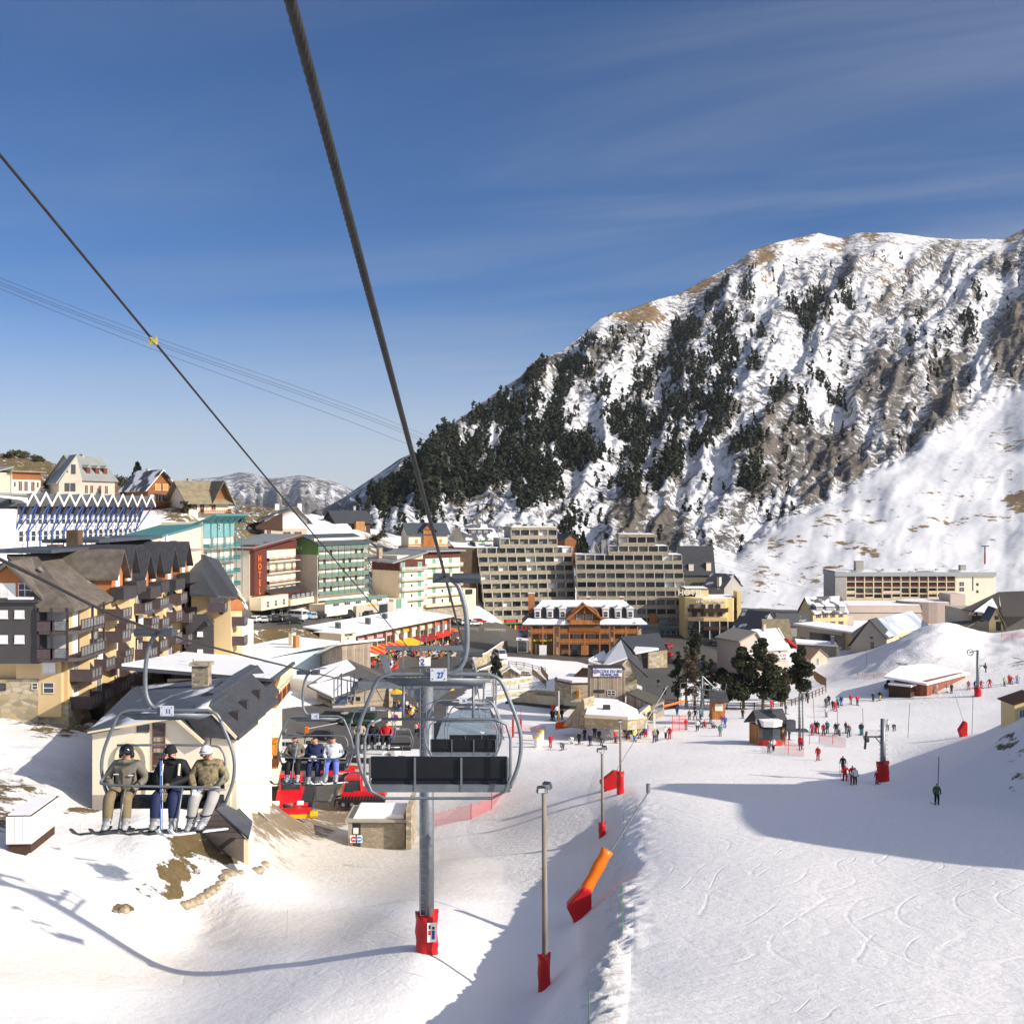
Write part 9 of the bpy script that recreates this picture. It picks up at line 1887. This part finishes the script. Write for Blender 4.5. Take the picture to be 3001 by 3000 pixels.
# nets, fences, walls, pond
NET = bpy.data.materials.new('red_net'); NET.use_nodes = True; nt_ = NET.node_tree; bs_ = nt_.nodes['Principled BSDF']; bs_.inputs['Base Color'].default_value = (.75, .06, .05, 1)
tr_ = nt_.nodes.new('ShaderNodeBsdfTransparent'); mx_ = nt_.nodes.new('ShaderNodeMixShader'); mx_.inputs[0].default_value = .30
nt_.links.new(tr_.outputs[0], mx_.inputs[1]); nt_.links.new(bs_.outputs[0], mx_.inputs[2]); nt_.links.new(mx_.outputs[0], nt_.nodes['Material Output'].inputs['Surface'])
def netting(pts, h, label, group='red safety nets'):
    P_ = [hit(a, b, 60) for a, b in pts]; o_ = P_[0]; t = empty('safety_net', o_, 0, label, 'safety net', group); b = MB(); s2 = MB()
    for i in range(len(P_) - 1):
        n = 5
        for k in range(n):
            a = P_[i].lerp(P_[i + 1], k / n); c = P_[i].lerp(P_[i + 1], (k + 1) / n); a.z = ZT(a.x, a.y); c.z = ZT(c.x, c.y)
            b.add([tuple(a - o_), tuple(c - o_), tuple(c - o_ + Vector((0, 0, h * random.uniform(.8, 1)))), tuple(a - o_ + Vector((0, 0, h)))], [(0, 1, 2, 3)])
        s2.tube([P_[i] - o_, P_[i] - o_ + Vector((0, 0, h + .15))], .04, 5)
    b.build('net', NET, t, fix=False); s2.build('poles', RED, t)
netting([(1268, 2424), (1380, 2400), (1440, 2370), (1470, 2330), (1478, 2300)], 1.5, 'pink net curving along the groomed track under chair 27'); netting([(1340, 2150), (1440, 2150), (1520, 2145), (1600, 2145)], 1.0, 'faint red net across the lift exit right of the pavilion')
netting([(1970, 2142), (1990, 2140), (2012, 2132)], 2.2, 'dense red net corner right of the ski class'); netting([(2300, 2190), (2310, 2208), (2356, 2217)], 1.6, 'pink net right of the red cabin'); netting([(1700, 2128), (1740, 2135), (1800, 2138), (1850, 2140)], 1.2, 'red net hung along the stone base')
netting([(2512, 1980), (2560, 1985), (2620, 1982), (2700, 1985)], .7, 'red net line above the snowmobiles'); netting([(2400, 2175), (2440, 2180), (2478, 2190)], 1.2, 'torn pink net below the drag lift queue'); netting([(2935, 1870), (2965, 1872), (3001, 1868)], 1.3, 'red barrier net on the mound by the A-frame hut')
b_ = W(1945, 2082, 158); o = MB().tube([(0, 0, .6), (W(2005, 2068, 162) - b_) + Vector((0, 0, .7))], .16, 4).build('warning_tape', ORPAD, None, loc=b_); tag(o, 'bright orange red tape slanting up from the porch', 'tape')
def fence(pts, label, h=1.1, m1=WOODG, dmin=100, sp=2.0, group='wooden rail fences'):
    P_ = [hit(a, b, dmin) for a, b in pts]; o_ = P_[0]; t = empty('wooden_fence', o_, 0, label, 'fence', group); po_ = MB(); ra = MB()
    for i in range(len(P_) - 1):
        L_ = (P_[i + 1] - P_[i]).length; n = max(1, int(L_ / sp))
        for k in range(n + 1): q = P_[i].lerp(P_[i + 1], k / n) - o_; po_.box(q.x - .07, q.x + .07, q.y - .07, q.y + .07, q.z - .4, q.z + h)
        for z in (h * .5, h * .92): ra.tube([P_[i] - o_ + Vector((0, 0, z)), P_[i + 1] - o_ + Vector((0, 0, z))], .06, 4)
    po_.build('posts', m1, t); ra.build('rails', m1, t)
FW = mat('brown_fence_wood', (.14, .085, .045), .85, var=.25, scale=3)
fence([(1940, 2068), (2130, 2078), (2210, 2078), (2320, 2068), (2380, 2045), (2420, 2028)], 'brown rail fence along the foot of the pines', 1.2, FW); fence([(1440, 2026), (1520, 2022), (1600, 2020)], 'railing of the wooden footbridge behind the pond', 1.2, BEIGE); fence([(1440, 2036), (1520, 2032), (1600, 2030)], 'nearer railing of the footbridge', 1.0, BEIGE)
fence([(1560, 1975), (1600, 2012)], 'left railing of the snowy steps', 1.3, FW, sp=1.0); fence([(1585, 1968), (1605, 1995)], 'right railing of the snowy steps', 1.3, FW, sp=1.0); fence([(1490, 1950), (1535, 1955), (1560, 1962), (1598, 1972)], 'garden fence below the road, zigzagging', 1.1, FW); fence([(1465, 1985), (1550, 1985)], 'short garden fence in the snow', 1.0, FW)
fence([(1322, 1848), (1400, 1850)], 'timber road rail at the end of the arcade', .9, BEIGE); fence([(1420, 1850), (1480, 1852)], 'timber road rail before the shops', .9, BEIGE); fence([(2385, 1985), (2420, 2010)], 'dark wooden ramp railing right of the lone pine', 1.6, FW, sp=1.0)
def swall(pts, h, label, m1=STONEY, w_=.8, snow=True):
    P_ = [hit(a, b, 120) for a, b in pts]; o_ = P_[0]; t = empty('stone_wall', o_, 0, label, 'wall'); b = MB(); s2 = MB()
    for i in range(len(P_) - 1):
        a, c = P_[i] - o_, P_[i + 1] - o_; n = 3
        for (A_, B_, za, zb_, bb) in ((a, c, -1.0, h, b),) + (((a, c, h, h + .22, s2),) if snow else ()):
            bb.add([(A_.x, A_.y, A_.z + za), (B_.x, B_.y, B_.z + za), (B_.x, B_.y + w_, B_.z + za), (A_.x, A_.y + w_, A_.z + za), (A_.x, A_.y, A_.z + zb_), (B_.x, B_.y, B_.z + zb_), (B_.x, B_.y + w_, B_.z + zb_), (A_.x, A_.y + w_, A_.z + zb_)], [(0, 1, 2, 3), (4, 5, 6, 7), (0, 1, 5, 4), (1, 2, 6, 5), (2, 3, 7, 6), (3, 0, 4, 7)])
    b.build('wall', m1, t)
    if snow: s2.build('snow_cap', SNOWM, t)
swall([(1385, 1960), (1425, 1945), (1470, 1912), (1487, 1905)], 2.4, 'long stone retaining wall with snow on top below the road'); swall([(1395, 1990), (1430, 1975), (1480, 1960)], 1.5, 'lower rubble bank topped with snow left of the garden'); swall([(1450, 2052), (1500, 2042), (1570, 2036), (1620, 2040), (1690, 2060)], 1.0, 'curved stone edge of the pond with snow'); swall([(1465, 2008), (1560, 1996)], .8, 'low stone garden wall under the garden fence')
pp = [hit(a, b, 120) for a, b in ((1480, 2062), (1540, 2050), (1620, 2054), (1700, 2066), (1712, 2078), (1620, 2076), (1530, 2066))]; zz_ = min(p.z for p in pp) + 1.0
pz = MB().prism([(p.x, p.y) for p in pp], zz_ - 1.2, zz_ - .1, 'z').build('pond', mat('pond_water', (.045, .045, .02), .12, spec=.6), None); tag(pz, kind='structure')
o = MB().prism([(-1.8, 0), (1.8, 0), (1.6, 1.0), (0, 2.0), (-1.6, 1.0)], 0, 2.4, 'y', 0).slab([(-2.1, -.4, .9), (0, -.4, 2.3), (0, 2.6, 2.3), (-2.1, 2.6, .9)], .25, 1).slab([(0, -.4, 2.3), (2.1, -.4, .9), (2.1, 2.6, .9), (0, 2.6, 2.3)], .25, 1).build('play_hut', [WOODG, SNOWM], None, loc=hit(1496, 1985, 120)); tag(o, 'tiny snow capped wooden play hut in the garden', 'hut')
# terrace: parasols, loungers, tables, crowd
def parasol(px, py, m1, lb, r=2.0, dmin=150):
    p = hit(px, py, dmin); t = empty('parasol', p, 0, lb, 'parasol', 'terrace parasols'); n = 8
    MB().add([(0, 0, 3.0)] + [(r * math.cos(2 * math.pi * i / n), r * math.sin(2 * math.pi * i / n), 2.3) for i in range(n)], [(0, i + 1, (i + 1) % n + 1) for i in range(n)]).build('canopy', m1, t, fix=False); MB().tube([(0, 0, 0), (0, 0, 3)], .05, 6).build('pole', METALD, t)
ORC = mat('orange_canvas', (.80, .14, .03), .7)
for a in ((1262, 1885, ORC, 'left of two orange parasols at the arcade'), (1320, 1872, ORC, 'orange parasol farthest right on the terrace', 2.2), (1332, 1874, ORC, 'small orange parasol touching the farthest right one', 1.2), (1218, 1910, YPAINT, 'yellow parasol in the middle of the terrace', 2.0), (1204, 1902, TXT_W, 'white parasol beside the yellow one', 1.5), (1228, 1905, YPAINT, 'second small yellow parasol', 1.3), (1075, 1950, TXT_W, 'flat white parasol at the left end of the terrace', 2.6), (988, 1962, RS, 'red parasol at the low shops', 2.4), (1006, 1968, RS, 'second red parasol at the low shops', 2.2), (1162, 2068, YPAINT, 'yellow parasol of the lower terrace left of the tower', 1.7), (1210, 2070, ORC, 'pale orange parasol of the lower terrace', 1.5), (1307, 2058, YPAINT, 'yellow parasol right of the tower', 1.6), (2077, 1868, mat('magenta_canvas', (.6, .1, .3), .7), 'pink parasol on the yellow hotel terrace', 1.4), (2160, 1862, MAR, 'dark red parasol at the corner of the yellow hotel', 1.4)): parasol(*a)
LB = mat('lounger_cream', (.62, .52, .25), .7, var=.05)
LG = MB().slab([(-.3, -.9, .35), (.3, -.9, .35), (.3, .3, .42), (-.3, .3, .42)], .06).slab([(-.3, .3, .42), (.3, .3, .42), (.3, .9, 1.0), (-.3, .9, 1.0)], .06).box(-.28, -.22, -.7, -.64, 0, .34).box(.22, .28, -.7, -.64, 0, .34).box(-.28, -.22, .5, .56, 0, .5).box(.22, .28, .5, .56, 0, .5).mesh('deck_chair')
LGM = []
for q in (LB, TXT_W, RS, ORC): me = LG.copy(); me.materials.append(q); LGM.append((me, q))
TB = MB().box(-.45, .45, -.45, .45, .70, .75).tube([(0, 0, 0), (0, 0, .7)], .05, 6).box(-.25, .25, -.25, .25, 0, .04).mesh('cafe_table'); TB.materials.append(WOODO)
cn2 = ['cream', 'white', 'red', 'orange']
def lounge(px, py, i, yaw):
    p = hit(px, py, 150); o = new('deck_chair', LGM[i][0], None, p, yaw); tag(o, '%s deck chair in the rows on the sunny terrace' % cn2[i], 'deck chair', '%s terrace deck chairs' % cn2[i])
cj = ['red', 'navy', 'black', 'white', 'blue', 'orange', 'grey', 'beige', 'brown', 'yellow']
for i in range(34): lounge(random.uniform(1130, 1330), random.uniform(1915, 1932), random.choice((0, 0, 1, 3)), random.uniform(-.7, -.4))
for i in range(12): lounge(1185 + i * 4.2, 2000 + (i % 3) * 5, 0, -.5)
for i in range(14): lounge(random.uniform(1060, 1160), random.uniform(1945, 1965), random.choice((1, 2, 3)), random.uniform(-.7, -.4))
seat = [(random.uniform(1052, 1170), random.uniform(1925, 1962)) for _ in range(46)] + [(random.uniform(1165, 1330), random.uniform(1893, 1912)) for _ in range(40)] + [(random.uniform(1130, 1330), random.uniform(1916, 1930)) for _ in range(26)] + [(random.uniform(1150, 1225), random.uniform(2072, 2112)) for _ in range(20)] + [(random.uniform(1290, 1350), random.uniform(1878, 1896)) for _ in range(14)]
for i, (px, py) in enumerate(seat):
    j = random.choice(cj); p = hit(px, py, 140); person(p, random.choice(('seat', 'seat', 'seat', 'stand', 'walk')), random.uniform(-2, 2), j, random.choice(('black', 'navy', 'grey')), random.choice(('hair', 'hair', 'black', 'white')), None, False, 1.0, 'guest in %s jacket among the cafe tables on the terrace' % j, 'guests on the restaurant terraces')
for i in range(36):
    px, py = seat[i * 4 % len(seat)]; p = hit(px + 4, py - 1, 140); o = new('cafe_table', TB, None, p); tag(o, 'small wooden cafe table among the terrace guests', 'table', 'cafe tables on the terraces')
RK = mat('ochre_rock', (.26, .19, .11), .9, var=.3, scale=2, bump=.6, col2=(.46, .38, .27))
for i, (px, py) in enumerate(((540, 2652), (556, 2648), (572, 2642), (588, 2632), (602, 2622), (616, 2612), (630, 2600), (642, 2585), (655, 2570), (666, 2555), (672, 2560), (362, 2668), (700, 2555), (762, 2545), (775, 2535), (750, 2552))):
    p = hit(px, py, 40); b = MB().ell((0, 0, -.05), (random.uniform(.3, .6), .4, random.uniform(.2, .42)), 0, 6, 4);
    b.v = [tuple(c * random.uniform(.85, 1.15) for c in v_) for v_ in b.v]; o = b.build('rock', RK, None, loc=p); tag(o, 'ochre boulder in the stone edging of the grassy mound', 'rock', 'boulders at the mound edge')
# the air: thin even haze
hz_ = MB().box(-2600, 2600, -40, 5700, -1200, 480).build('haze', [], None); tag(hz_, kind='stuff')
HM = bpy.data.materials.new('haze'); HM.use_nodes = True; hn = HM.node_tree; hn.nodes.remove(hn.nodes['Principled BSDF']); pv = hn.nodes.new('ShaderNodeVolumePrincipled'); pv.inputs['Density'].default_value = 0.00003; pv.inputs['Color'].default_value = (.82, .88, 1, 1); hn.links.new(pv.outputs[0], hn.nodes['Material Output'].inputs['Volume']); hz_.data.materials.append(HM)
